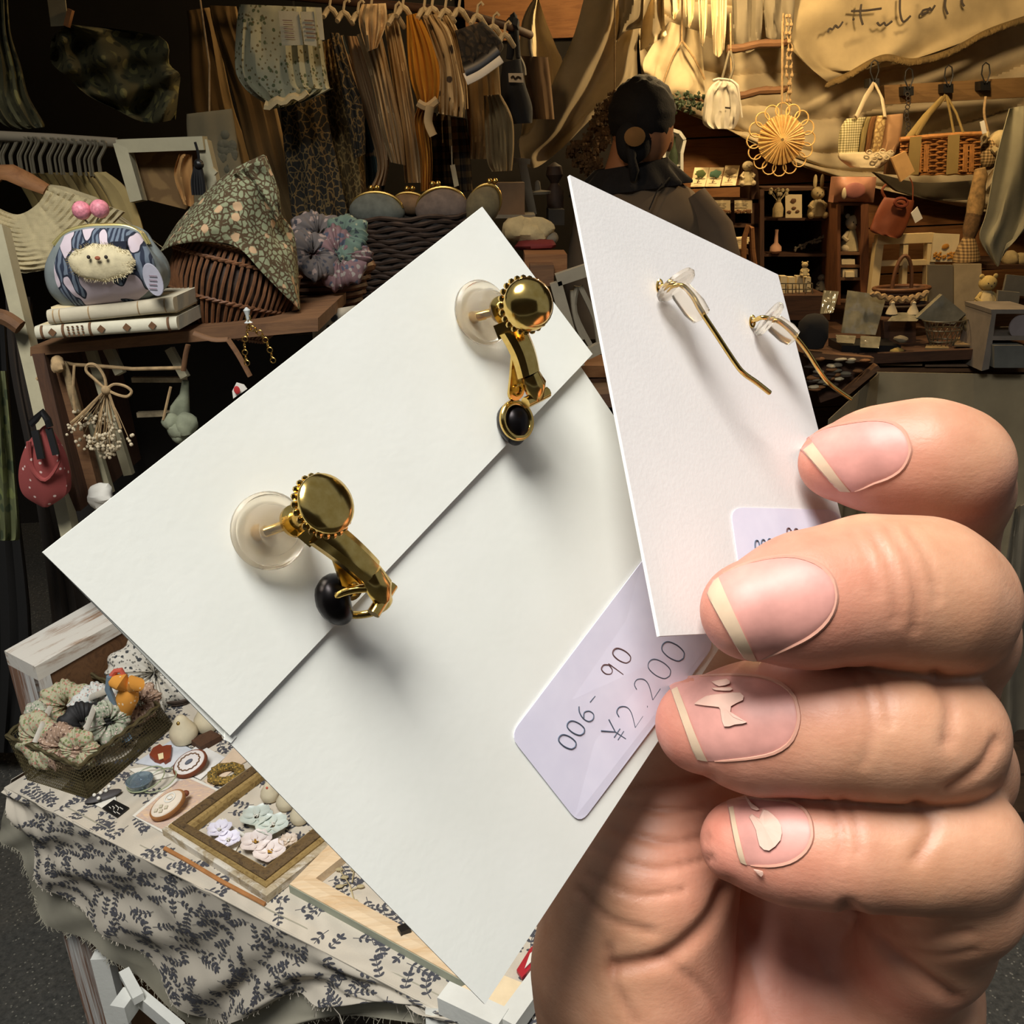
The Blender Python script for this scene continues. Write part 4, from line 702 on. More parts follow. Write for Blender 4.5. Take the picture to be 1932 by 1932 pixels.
for nm, lb, ct, rows, Y, m, th_, fo, k_ in G:
    base = V((rows[-1][0] + rows[-1][2]) / 2, rows[-1][1], Y); T_ = Thing(nm, lb, ct, base); T_.part('body', drape(rows, Y, th_, fo, k_, 44, Y * 31 + rows[0][0]), m); GO[lb[:12]] = T_
    if nm == 'navy_bag':
        mb = MB(); mb.tube([V(968, 40, 2.5), V(966, 54, 2.49)], .016, 8); stroke(mb, [(962, 112), (966, 60), (970, 28), (974, 60), (978, 110)], 2.5, .012, 8, 4, .5); T_.part('strap', mb, navy)
        mb = MB(); mb.prism([V(*p, 2.465) for p in [(959, 138), (987, 138), (988, 156), (960, 155)]], (0, .003, 0)); lb_ = T_.part('label_patch', mb, m_paper, smooth=False)
        mb = MB(); stroke(mb, [(964, 147), (968, 144), (972, 149), (977, 145), (983, 148)], 2.462, .0022); T_.part('printed_word', mb, m_ink, lb_)
    if nm == 'cloth_pouch': mb = MB(); stroke(mb, [(980, 108), (988, 125), (990, 142)], 2.6, .005); mb.tube([V(1000, 64, 2.6), V(1000, 90, 2.66), V(1004, 112, 2.7)], .005, 6); T_.part('drawstring', mb, m_white_cloth)
    if nm == 'striped_top':
        for v0, m2 in ((.72, m_white_cloth),):
            mb = MB(); stroke(mb, [(878, 150), (905, 136), (944, 108)], 2.07, .016, 8, 4, .5); T_.part('white_band', mb, m2)
            mb = MB(); stroke(mb, [(876, 132), (905, 118), (938, 92)], 2.075, .018, 8, 4, .5); T_.part('black_band', mb, m_black)
    if nm == 'mustard_dress': mb = MB(); stroke(mb, [(788, 194), (806, 202), (826, 188)], 2.16, .009); stroke(mb, [(812, 200), (808, 230), (818, 256)], 2.15, .012, 8, 4, .4); T_.part('tie', mb, white_dark_fl)
    if nm == 'floral_shorts':
        mb = MB(); mb.tube([V(500 + 8 * i, 198 - 2 * i + 4 * math.sin(i * 1.7), 2.0) for i in range(11)], .012, 6, flat=.5); T_.part('lace_hem', mb, m_lace)
    if nm == 'tote_bag': mb = MB(); rnd = random.Random(8); [mb.ball(V(430 + rnd.gauss(0, 8), 282 + rnd.gauss(0, 12), 1.985), (.009, .002, .009), 6, 4) for _ in range(26)]; T_.part('printed_tree', mb, M_plain('faded_print', (96, 92, 72)))
for i, (p, l) in enumerate([([(525, 20), (564, 22), (572, 85), (532, 86)], 'left white paper tag pinned on the floral shorts'), ([(566, 22), (592, 22), (598, 88), (574, 84)], 'right white paper tag pinned on the floral shorts'), ([(594, 14), (606, 14), (612, 75), (604, 76)], 'narrow paper tag edge right of the two paper tags')]):
    th = Thing('paper_tag', l, 'tag', V(*p[3], 1.98)); mb = MB(); mb.prism([V(*q, 1.98 - .004 * i) for q in p], (0, .002, 0)); th.part('paper', mb, M_plain('ivory_tag_%d' % i, (188, 180, 150)), smooth=False)
    if i < 2:
        mb = MB()
        for j in range(5): x0 = p[0][0] + 8 + j * 1.1; stroke(mb, [(x0, 38 + 8 * j), (x0 + 18, 39 + 8 * j)], 1.974, .0009, 4, 0)
        th.part('printed_lines', mb, M_plain('red_grey_ink', (120, 84, 70)))
mb = MB(); mb.prism([V(*q, 2.3) for q in [(849, 312), (858, 310), (866, 350), (857, 353)]], (0, .003, 0)); stroke(mb, [(852, 275), (853, 312)], 2.3, .0015, 4, 0); single('paper_tag', mb, m_cream_paper, 'long narrow white tag hanging before the plaid skirts', 'tag', smooth=False)
# rail and hangers
mb = MB(); mb.tube([V(430, -20, 2.3), V(650, 2, 2.3), V(860, 22, 2.4), V(960, 50, 2.48), V(1000, 66, 2.6)], .010, 10); single('clothes_rail', mb, m_wood_dark, 'dark rail carrying the centre dresses', 'rail')
pts = [(622, 10), (648, 18), (675, 20), (700, 10), (745, 24), (760, 8), (800, 12), (815, 10), (840, 14), (866, 12), (900, 24), (930, 44), (952, 60)]
for i, (x, y_) in enumerate(pts):
    th = Thing('clothes_hanger', 'pale clothes hanger on the centre rail above the ' + ['dark vine print dress', 'narrow vine sleeve', 'blue flowered dress', 'ruffled blouse', 'cream pleated dress', 'long beige dress', 'mustard dress shoulder', 'mustard dress', 'dark flowered blouse', 'tan pleated blouse', 'striped top', 'right half of the striped top', 'beige trousers'][i], 'hanger', V(x, y_ + 20, 2.2), 'hangers on the centre rail'); mb = MB()
    mb.tube([V(x - 12, y_ + 22, 2.18), V(x - 4, y_ + 8, 2.2), V(x, y_ + 5, 2.2), V(x + 6, y_ + 9, 2.2), V(x + 18, y_ + 28, 2.22)], [.005, .006, .006, .006, .005], 8); th.part('arm', mb, m_canvas)
    mb = MB(); mb.tube([V(x, y_, 2.2), V(x + 2, y_ - 14, 2.2), V(x + 8, y_ - 20, 2.2), V(x + 12, y_ - 14, 2.2)], .003, 6); th.part('hook', mb, m_canvas)
# ---- dark garments top left
oliv = M_floral('dark_olive_floral', (92, 88, 58), [(132, 126, 76), (60, 60, 40)], 30, .3)
single('scarf', sheet([P((98, 72), (120, 50), (135, 46)), P((95, 90), (175, 68), (300, 68)), P((98, 120), (200, 110), (318, 120)), P((130, 148), (230, 160), (338, 140)), P((165, 180), (250, 205), (336, 170)), P((215, 205), (275, 232), (330, 225))], 2.1, 50, 50, .03, 2.4, .005, .4, 2, lambda u, v: .02 * math.sin(22 * v + 5 * u)), oliv, 'dark olive floral blouse spread in the shadows at the upper left', 'blouse')
single('floral_dress', drape([(-20, -20, 14, -20), (-20, 60, 20, 60), (-20, 130, 40, 125), (-20, 190, 54, 180), (0, 230, 82, 230), (30, 245, 84, 240)], 2.0, .05, .02, 4), oliv, 'dark olive floral dress cut off by the upper left edge', 'dress')
mb = MB(); mb.prism([V(*q, 2.05) for q in [(88, -10), (122, -10), (128, 48), (96, 50)]], (0, .003, 0)); single('paper_tag', mb, M_plain('dim_tag', (150, 140, 110)), 'dim paper tag clipped above the dark olive blouse', 'tag', smooth=False)
mb = MB(); bar(mb, V(134, 18, 2.04), V(126, 50, 2.04), .009, .012); single('clothespin', mb, m_wood_mid, 'small wooden clothespin beside the dim paper tag', 'clothespin', smooth=False)
# ---- small rack
mb = MB(); mb.tube([V(-20, 256, 1.75), V(100, 262, 1.78), V(222, 270, 1.8)], .009, 10); single('garment_rail', mb, m_linen_grey, 'grey rail of the low garment rack at the left edge', 'rail')
rk = [i for i in range(26)]
proto = None
for i in rk:
    x = -4 + 8.0 * i + (2.6 * math.sin(i * 2.7) if i else 0); y_ = 262 + .05 * x; p0 = V(x, y_, 1.76)
    if proto is None:
        proto = Thing('wire_hanger', 'thin grey wire hanger in the row on the low garment rack', 'hanger', p0, 'wire hangers on the low rack'); mb = MB()
        q = [(0, -6), (5, -4), (7, 4), (2, 16), (-4, 30), (-2, 46), (1, 62)]; mb.tube([V(x + p.x, y_ + p.y, 1.76) for p in crv(q, 4)], .0022, 6); proto.part('hook', mb, m_wire)
    else: clone(proto, p0, 'thin grey wire hanger in the row on the low garment rack')
mlist = [M_cloth('olive_cloth_%d' % i, c, .12) for i, c in enumerate([(164, 142, 84), (148, 124, 70), (172, 150, 96), (134, 112, 60)])]
for i in range(11):
    x = 40 + 15 * i; y_ = 330 - .2 * i
    single('folded_shirt', drape([(x - 16, y_ - 2, x + 10, y_ - 4), (x + 4, y_ + 30, x + 46, y_ + 24), (x + 20, y_ + 60, x + 70, y_ + 60 + i), (x + 40, y_ + 110, x + 84, y_ + 150 - i * 3), (x + 50, y_ + 160, x + 90, y_ + 180)], 1.88 - .012 * i, .014, .004, 2, 18, i), mlist[i % 4], 'olive-beige shirt shoulder in the row of garments on the low rack', 'shirt', 'shirts on the low rack')
mb = MB(); mb.tube([V(x, y_, 1.68) for x, y_ in [(-20, 345), (0, 325), (20, 326), (50, 340), (88, 358)]], [.014, .016, .018, .017, .012], 10, flat=.5); single('wooden_hanger', mb, m_wood_mid, 'broad wooden hanger holding the cream lace blouse', 'hanger')
th = Thing('lace_blouse', 'cream lace blouse with pintucked yoke behind the purse', 'blouse', V(60, 520, 1.62))
def yoke(u, v):
    a0 = crv([(-20, 385), (30, 405), (70, 385), (92, 350)], 6); a1 = crv([(-20, 500), (60, 510), (150, 480), (235, 400)], 6); p = lerp_poly(a0, u).lerp(lerp_poly(a1, u), v); return V(p.x, p.y, 1.64 - .05 * math.sin(PI * v * .6) + .0022 * math.sin(2 * PI * 12 * v) * (.5 + .5 * math.sin(9 * u)) + .0035 * (1 - abs(math.sin(14 * u))) ** 4 + .003 * noise.noise(Vector((u * 20, v * 14, 1))))
mb = MB(); mb.grid(yoke, 50, 60, (0, .004, 0)); th.part('yoke', mb, m_lace)
def yoke2(u, v):
    a0 = crv([(90, 348), (120, 352), (150, 362), (180, 372)], 6); a1 = crv([(150, 470), (200, 455), (260, 440), (310, 470)], 6); p = lerp_poly(a0, u).lerp(lerp_poly(a1, u), v); return V(p.x, p.y, 1.70 - .03 * v + .005 * math.sin(2 * PI * 5 * u) * v)
mb = MB(); mb.grid(yoke2, 40, 30, (0, .004, 0)); th.part('shoulder', mb, m_lace)
mb = MB(); mb.tube([V(x, y_, 1.6) for x, y_ in [(-10, 505), (20, 508), (50, 510), (80, 505), (110, 495)]], .006, 6, flat=.5); th.part('eyelet_trim', mb, m_lace)
# mirror frame + tassel + poles
th = Thing('framed_picture', 'white wooden picture frame standing tilted left of the floral cloth bundle', 'frame', V(310, 390, 1.75)); mw = M_plain('aged_white', (168, 160, 130), .7, .08)
fr = [(222, 276), (392, 268), (404, 330), (360, 392), (262, 366)]
for a, b, w_ in (((226, 276), (388, 270), .022), ((230, 270), (262, 380), .022), ((384, 266), (410, 375), .020)): mb = MB(); bar(mb, V(*a, 1.75), V(*b, 1.74), w_, .025); th.part('rail', mb, mw, smooth=False)
mb = MB(); mb.prism([V(*p, 1.775) for p in [(240, 285), (372, 280), (385, 330), (350, 395), (258, 372)]], (0, .008, 0)); th.part('backing', mb, M_cell('faded_lace_print', (128, 100, 60), (106, 80, 46), 22, .2), smooth=False)
single('tan_cloth', sheet([P((338, 290), (362, 292)), P((328, 330), (364, 340)), P((345, 385), (366, 392))], 1.74, 14, 16, .006, 1.5, .003, .2, 2), M_cloth('apricot_cloth', (176, 130, 74)), 'apricot cloth corner showing inside the white frame', 'cloth')
th = Thing('ribbon_tassel', 'black ribbon tassel tied over the white frame corner', 'tassel', V(378, 370, 1.7))
mb = MB()
for dx in (-10, -5, 0, 5, 9): stroke(mb, [(374 + dx * .3, 310), (374 + dx, 340), (376 + dx, 368)], 1.70, .004, 6, 4, .5)
th.part('ribbons', mb, m_black); mb = MB(); stroke(mb, [(368, 268), (374, 290), (376, 312)], 1.705, .0025); mb.ball(V(375, 310, 1.7), .009, 8, 6); th.part('knot', mb, m_black)
mb = MB(); bar(mb, V(398, 318, 1.7), V(408, 328, 1.7), .008, .01); single('clothespin', mb, mw, 'pale clothespin on the right side of the white frame', 'clothespin', smooth=False)
mb = MB(); bar(mb, V(0, 430, 1.5), V(62, 690, 1.42), .020, .022); bar(mb, V(62, 690, 1.42), V(145, 1060, 1.30), .020, .022); single('rack_post', mb, mw, 'slanting white-painted post at the left edge', 'post', smooth=False)
mb = MB(); stroke(mb, [(-20, 596), (10, 600), (38, 618)], 1.4, .012, 8); single('wooden_rail', mb, m_wood_brown, 'rough round wooden rod end poking out left of the books', 'rod')
# ---- crate stack with books and purse
YC = 1.36
th = Thing('wooden_crate', 'dark wooden crate turned on its side under the books', 'crate', V(300, 1000, YC))
A, Bc = V(58, 652, YC), V(700, 588, YC + .05)
mb = MB(); mb.hexa([V(57, 672, YC), V(600, 625, YC + .05), V(600, 625, YC + .05) + Vector((0, .28, 0)), V(57, 672, YC) + Vector((0, .28, 0)), V(57, 655, YC), V(600, 600, YC + .05), V(600, 600, YC + .05) + Vector((0, .28, 0)), V(57, 655, YC) + Vector((0, .28, 0))]); th.part('top_board', mb, m_wood_brown, smooth=False)
for a, b in (((60, 668), (130, 965)),):
    p0, p1 = V(*a, YC), V(*b, YC - .02); d = Vector((0, .26, 0)); s_ = Vector((.018, 0, 0)); mb = MB(); mb.hexa([p1, p1 + s_, p1 + s_ + d, p1 + d, p0, p0 + s_, p0 + s_ + d, p0 + d]); th.part('side_board', mb, m_wood_darkz, smooth=False)
for a0, a1, b0, b1 in (((95, 700), (130, 700), (175, 900), (140, 905)),): pass
for i, (x0, y0, x1, y1, w_, c) in enumerate([(110, 690, 175, 940, .034, m_wood_brown)]): mb = MB(); bar(mb, V(x0, y0, YC + .03), V(x1, y1, YC + .03), w_, .02); th.part('inner_slat', mb, c, smooth=False)
mb = MB(); mb.prism([V(*p, YC + .26) for p in [(70, 660), (600, 630), (620, 900), (150, 990)]], (0, .01, 0)); th.part('back_panel', mb, m_dark, smooth=False)
for i, (p, q, w_) in enumerate([((170, 655), (244, 895), .014), ((205, 658), (228, 705), .014), ((320, 658), (350, 712), .012), ((160, 780), (205, 930), .016)]): mb = MB(); bar(mb, V(*p, YC + .06), V(*q, YC + .05), w_, .012); single('painted_stick', mb, mw, ['long white painted stick crossing the crate opening', 'short stub stick beside the long painted stick', 'white stick at the right side of the crate opening', 'lower painted stick behind the dried flowers'][i], 'stick', smooth=False)
for i, (a, b, Y_) in enumerate([((250, 716), (352, 716), YC + .12), ((260, 782), (350, 778), YC + .12)]): mb = MB(); bar(mb, V(*a, Y_), V(*b, Y_), .008, .01); single('bark_stick', mb, M_plain('bark_stick', (176, 160, 128), .8, .3, 60), ['upper pale bark stick lying inside the crate', 'lower pale bark stick lying inside the crate'][i], 'stick', smooth=False)
mb = MB(); mb.tube([V(*p, YC + .02) for p in [(70, 716), (90, 696), (112, 682), (140, 688), (180, 690), (250, 696), (345, 694)]], .0028, 8); single('jute_rope', mb, m_twine, 'thin jute cord strung across the crate opening', 'cord')
th = Thing('branch_piece', 'peeled branch tied to the cord inside the crate', 'branch', V(150, 775, YC + .01)); th.part('stick', rod([(118, 684, 8), (128, 710, 7), (136, 740, 8), (146, 775, 8), (152, 790, 7)], YC + .01), M_plain('pale_bark', (150, 128, 92), .9, .3, 60, .7)); mb = MB(); stroke(mb, [(140, 690), (138, 740), (142, 775)], YC - .01, .002); mb.ball(V(108, 688, YC), .012, 10, 8, nz=.4, fr=80); th.part('knot', mb, m_twine)
# dried flowers with twine bow
th = Thing('dried_flower_bunch', 'bunch of tiny dried white flowers tied with a jute bow in the crate', 'flowers', V(190, 860, YC - .02)); rnd = random.Random(21); YF = YC - .015
kn = (200, 735); mb = MB(); mf = MB()
for i in range(30):
    a = rnd.gauss(0, 1); ex = 178 + a * 26; ey = 820 + rnd.uniform(-30, 34) - abs(a) * 8; yy = YF + rnd.uniform(-.02, .02)
    mb.tube([V(*kn, YF), V((kn[0] + ex) / 2 + rnd.uniform(-4, 4), (kn[1] + ey) / 2, yy), V(ex, ey, yy)], .0006, 4)
    for k_ in range(5): mf.ball(V(ex + rnd.gauss(0, 6), ey + rnd.gauss(0, 6), yy + rnd.uniform(-.006, .006)), .0022 + .001 * rnd.random(), 6, 5)
for x0, y0 in ((205, 838), (208, 850), (198, 845)):
    for k_ in range(16): mf.ball(V(x0 + rnd.gauss(0, 8), y0 + rnd.gauss(0, 9), YF), .0028, 6, 5)
th.part('stems', mb, m_twine, kind='stuff'); th.part('blossoms', mf, M_plain('dried_white', (206, 190, 158), .9, .15, 90), kind='stuff')
mb = MB()
for pts in ([(200, 735), (178, 715), (163, 700), (166, 688), (182, 690), (197, 712), (200, 735)], [(200, 735), (215, 725), (235, 728), (248, 738), (240, 748), (222, 745), (200, 735)], [(198, 738), (175, 760), (155, 780), (134, 798)], [(204, 738), (215, 770), (228, 808)]): mb.tube([V(p.x, p.y, YF - .01) for p in crv(pts, 5)], .0022, 6)
mb.ball(V(200, 736, YF - .01), .007, 10, 8); th.part('bow', mb, m_twine)
mb = MB(); mb.ball(V(190, 938, YC), .02, 14, 10, nz=.4, fr=70); single('shell_cluster', mb, m_paper, 'white lumpy dried bloom at the card edge below the painted stick', 'ornament')
th = Thing('glass_cloche_flower', 'pale grey-green gauze bundle hanging in the crate near the card', 'bundle', V(345, 810, YC + .06)); mb = MB(); mg2 = M_plain('grey_gauze', (132, 136, 112), .9, .15, 50, .6); th.part('cone', rod([(350, 718, 6), (348, 745, 9), (340, 770, 18), (338, 790, 20)], YC + .06), mg2)
for x, y_, r in ((322, 795, .014), (335, 810, .016), (350, 800, .018), (338, 822, .012)): mb = MB(); mb.ball(V(x, y_, YC + .03), r, 12, 8, nz=.35, fr=60); th.part('petal_ball', mb, mg2)
mb = MB(); stroke(mb, [(322, 730), (315, 760), (308, 792)], YC + .02, .0022); single('loose_cord', mb, m_twine, 'short loose cord end hanging left of the gauze bundle', 'cord')
# chain hanging over card
th = Thing('metal_chain', 'silver and gold chain charm dangling in front of the crate', 'chain', V(470, 700, 1.30)); mb = MB(); cps = crv([(468, 600), (470, 618), (462, 640), (462, 665), (466, 685)], 2) + crv([(470, 618), (490, 628), (505, 650), (515, 680)], 3)
for i, p in enumerate(cps):
    c = V(p.x, p.y, 1.30); a = i % 2 * PI / 2; e = Vector((math.cos(a), math.sin(a), 0)); mb.tube([c + (e * math.cos(q) + UP * math.sin(q)) * .0038 for q in [2 * PI * j / 10 for j in range(10)]], .0008, 5, True)
th.part('links', mb, m_brass); mb = MB(); mb.lathe(V(469, 610, 1.3), [(.001, 0), (.006, .001), (.002, .004), (.003, .012), (.005, .018), (.001, .022)], 12); th.part('bead_cap', mb, M_plain('clear_bead', (200, 204, 200), .1, .1, bump=0))
mb = MB(); mb.prism([V(*p, 1.28) for p in [(438, 738), (446, 722), (460, 726), (466, 734), (440, 752)]], (0, .002, 0)); single('painted_charm', mb, m_paper, 'white butterfly-like charm with a red spot at the card edge', 'charm', smooth=False)
mb = MB(); mb.ball(V(447, 736, 1.275), (.0045, .001, .006), 8, 6); single('red_spot', mb, M_plain('red_enamel', (180, 40, 40)), 'small red bead on the white charm at the card edge', 'bead')
mb = MB(); stroke(mb, [(365, 628), (400, 640), (430, 640)], 1.33, .004, 6, 4, .4); stroke(mb, [(430, 640), (450, 670), (472, 710)], 1.33, .004, 6, 4, .4); stroke(mb, [(355, 650), (350, 670), (346, 700)], 1.33, .004, 6, 4, .4); single('leather_strip', mb, m_wood_brown, 'flat brown strap draped over the crate edge', 'strap')
# books
def book(x0, y0, x1, y1, h, z_off, label, decor):
    a, b = V(x0, y0, YC - .02), V(x1, y1, YC - .02); up = UP * (h * 1.36 / FPX) ; back = Vector((0, .135, 0)); u = (b - a).normalized()
    th = Thing('book', label, 'book', a.lerp(b, .5), 'two old books under the purse'); mb = MB()
    nseg = 8; R = []
    for s_ in (0, .5, 1):
        p = a.lerp(b, s_); R.append([p + back, p + back + up] + [p + up * (.5 + .5 * math.cos(q)) + Vector((0, -.006 * math.sin(q), 0)) + UP * 0 for q in np.linspace(0, PI, nseg)])
    mb.rings(R); th.part('cover', mb, M_plain('book_cloth_%d' % x0, (206, 200, 176) if decor < 2 else (196, 186, 160), .75, .05, 40))
    mb = MB(); mb.box((a.lerp(b, .5) + back * .55 + up * .5), ((b - a).length * .98, .13, h * 1.36 / FPX * .8)); th.part('pages', mb, m_cream_paper, smooth=False)
    mb = MB()
    def bandat(s_, w_=.0016):
        p = a.lerp(b, s_); mb.tube([p + up * (.5 + .46 * math.cos(q)) + Vector((0, -.0066 * math.sin(q) - .0003, 0)) for q in np.linspace(.1, PI - .1, 7)], w_, 4)
    for s_ in ([.05, .2, .39, .94] if decor == 1 else [.05, .1, .33, .72, .93]):
        mb = MB(); bandat(s_, .0022 if decor == 1 else .0009); th.part('spine_band', mb, m_wood_brown if decor == 1 else m_twine)
    if decor == 1:
        mb = MB()
        for s_ in (.125, .47, .65, .83):
            mb = MB(); c = a.lerp(b, s_) + up * .5 + Vector((0, -.0068, 0)); r = .006; mb.prism([c + u * r, c + UP * r, c - u * r, c - UP * r], (0, -.0006, 0)); th.part('spine_ornament', mb, m_wood_brown, smooth=False)
        mb = MB()
        for k_, s_ in enumerate(np.linspace(.24, .34, 4)):
            c = a.lerp(b, s_) + up * .5 + Vector((0, -.0068, 0)); [mb.box(c + UP * dz, (.0028, .0008, .0022)) for dz in (-.006, -.002, .002, .006)]
        th.part('spine_title', mb, m_wood_brown, smooth=False, kind='stuff')
book(72, 640, 338, 622, 24, 0, 'lower old book with diamond ornaments on its cream spine', 1)
book(95, 612, 332, 588, 26, 1, 'upper plain cream book directly beneath the kiss-lock purse', 2)
# kiss-lock purse
YP = 1.36; th = Thing('kisslock_purse', 'rounded kiss-lock purse with grey sides, furry face patch and pink ball clasps', 'purse', V(185, 578, YP))
pr = [(106, 470, 285, 470), (100, 480, 290, 472), (88, 495, 299, 490), (84, 520, 305, 515), (92, 550, 304, 545), (110, 572, 292, 562), (120, 580, 280, 566)]
top = [(102, 462), (125, 440), (160, 429), (195, 427), (235, 428), (262, 440), (277, 462)]
def purse(u, v, Yo=0.0, inset=0.0):
    tp = lerp_poly(crv(top, 5), u); bt = lerp_poly(crv([(122, 580), (160, 577), (200, 573), (240, 570), (280, 565)], 4), u); L_ = crv([(102, 462), (84, 505), (92, 550), (122, 580)], 6); Rr = crv([(277, 462), (305, 500), (306, 540), (280, 565)], 6)
    l = lerp_poly(L_, v); r = lerp_poly(Rr, v); lr = l.lerp(r, u); tb = tp.lerp(bt, v); lin_ = lerp_poly(crv(top, 5), 0).lerp(lerp_poly(crv(top, 5), 1), u).lerp(Vector((122, 580, 0)).lerp(Vector((280, 565, 0)), u), v)
    p = lr + tb - lin_; return V(p.x, p.y, YP - Yo - .045 * (math.sin(PI * min(1, max(0, u))) ** .6) * (math.sin(PI * (.12 + .84 * v)) ** .7) + .002 * noise.noise(Vector((u * 8, v * 8, 2))))
gs = M_plain('grey_blue_linen', (132, 140, 138), .9, .08, 30); mb = MB(); mb.grid(purse, 44, 34, (0, .03, 0)); bod = th.part('body', mb, gs)
t = NT('purse_line_print'); wv = t.n('ShaderNodeTexWave', bands_direction='X'); wv.inputs['Scale'].default_value = 38; wv.inputs['Distortion'].default_value = 14; wv.inputs['Detail'].default_value = 3; wv.inputs['Detail Scale'].default_value = .6; t.l(t.vec((1, 1, .5)), wv.inputs[0]); col = t.ramp(wv.outputs[0], [(.35, (40, 48, 66)), (.5, (110, 122, 136))])
n_ = t.noise(26, 1, .4, t.vec((1.6, 1, .8))); mk = t.ramp(n_.outputs[0], [(.5, (0, 0, 0, 1)), (.515, (1, 1, 1, 1))]); ed = t.ramp(n_.outputs[0], [(.485, (0, 0, 0, 1)), (.49, (1, 1, 1, 1)), (.515, (1, 1, 1, 1)), (.52, (0, 0, 0, 1))]); col = t.mix(mk, col, (216, 200, 206)); col = t.mix(ed, col, (30, 36, 50)); t.base(col); m_pp = t.fin(.85)
def inset(u, v): uu = .5 + (u - .5) * (.70 + .10 * math.sin(PI * v) - .0 * v); return purse(uu, .03 + .96 * v, .0035)
mb = MB(); mb.grid(inset, 40, 30, (0, .003, 0)); th.part('printed_front', mb, m_pp)
# furry face
def on_p(px, py): return V(px, py, YP - .052)
mb = MB(); rnd = random.Random(6)
c = on_p(190, 496); mb.ball(c + Vector((0, .004, 0)), (.045, .012, .025), 26, 16, nz=.12, fr=90)
for i in range(800):
    a = rnd.uniform(0, 6.28); r = math.sqrt(rnd.random()); p = c + Vector((math.cos(a) * .046 * r, -.008 * (1 - r) + .001, math.sin(a) * .026 * r)); d = Vector((math.cos(a) * .0035 * r + rnd.gauss(0, .0012), -.0025, math.sin(a) * .003 * r + rnd.gauss(0, .0012))); s_ = Vector((.0005, 0, .0003)); mb.add([p - s_, p + s_, p + d], [(0, 1, 2)])
fur = th.part('fur_face', mb, M_plain('cream_fur', (220, 206, 166), 1, .08, 90, .5)); mb = MB()
for x, y_ in ((167, 485), (200, 485)): mb.ball(V(x, y_, YP - .0645), .0026, 8, 6)
th.part('eye', mb, m_ink, fur); mb = MB(); mb.ball(V(184, 487, YP - .0655), (.0040, .002, .0028), 8, 6); th.part('nose', mb, M_plain('rust_nose', (160, 90, 60)), fur)
for pts in ([(148, 465), (160, 456), (174, 462), (172, 472), (150, 476)], [(196, 466), (210, 456), (238, 455), (238, 478), (216, 474)]):
    mb = MB(); mb.prism([V(x, y_, YP - .0495) for x, y_ in pts], (0, .003, 0)); th.part('dark_patch', mb, M_plain('navy_felt', (32, 38, 54), .95), smooth=False)
for i in range(6):
    x = 142 + 17 * i
mb = MB(); tpv = [V(p.x, p.y - 1, YP - .008) for p in crv(top, 6)]; mb.tube(tpv, .0036, 10); mb.tube([p + Vector((0, .01, -.001)) for p in tpv], .003, 10); th.part('metal_frame', mb, M_plain('pale_gold', (232, 214, 140), .3, .05, metal=.7, bump=0))
for x, y_, x2 in ((154, 397, 173), (188, 394, 178)):
    mb = MB(); mb.ball(V(x, y_, YP - .01), .0125, 20, 14, nz=.04, fr=200); bl = th.part('clasp_ball', mb, M_plain('pink_glitter', (226, 140, 152), .5, .2, 260, .6)); mb = MB(); mb.tube([V(x, y_ + 12, YP - .008), V(x2, 427, YP - .008)], .0013, 6); th.part('stem', mb, m_wire, bl)
mb = MB(); cc = V(289, 528, YP - .05); mb.lathe(cc, [(.001, -.001), (.0115, -.001), (.0120, 0), (.0115, .001), (.001, .001)], 26, Matrix.Rotation(PI / 2, 3, 'X') @ Matrix.Rotation(.2, 3, 'Z'), sx=1.05, sy=1.9); th2 = Thing('oval_tag', 'pale oval paper tag hanging at the right side of the purse', 'tag', cc); th2.part('paper', mb, M_plain('lilac_tag', (170, 168, 178))); mb = MB()
for k_ in range(4): stroke(mb, [(281, 520 + 8 * k_), (296, 521 + 8 * k_)], YP - .053, .0006, 4, 0)
th2.part('printed_lines', mb, M_plain('mauve_ink', (130, 100, 110)))
# red pouch on post
th = Thing('red_pouch', 'red oval pouch with small pale flowers hanging from a black strap on the post', 'pouch', V(82, 955, 1.27)); mr = M_floral('red_dotted', (146, 66, 62), [(222, 196, 186)], 80, .17, dist=.003)
def rp(u, v):
    L_ = crv([(80, 805), (52, 835), (38, 870), (35, 905), (45, 935), (80, 957)], 5); R_ = crv([(82, 805), (105, 840), (118, 870), (125, 905), (122, 935), (90, 957)], 5); p = lerp_poly(L_, v).lerp(lerp_poly(R_, v), u); return V(p.x, p.y, 1.27 - .018 * math.sin(PI * u) * math.sin(PI * min(1, .15 + v * .8)))
mb = MB(); mb.grid(rp, 24, 26, (0, .016, 0)); th.part('body', mb, mr); mb = MB(); mb.tube([V(p.x, p.y, 1.252) for p in crv([(54, 833), (60, 880), (86, 905), (112, 870), (108, 838)], 4)], .0035, 6, flat=.6); th.part('folded_edge', mb, mr)
mb = MB(); bar(mb, V(66, 812, 1.25), V(78, 866, 1.24), .010, .004); bar(mb, V(92, 808, 1.25), V(106, 858, 1.24), .009, .004); mb.tube([V(*p, 1.25) for p in [(58, 800), (68, 790), (80, 778), (90, 792), (94, 805)]], .006, 8, flat=.6); th.part('strap', mb, m_black, smooth=False)
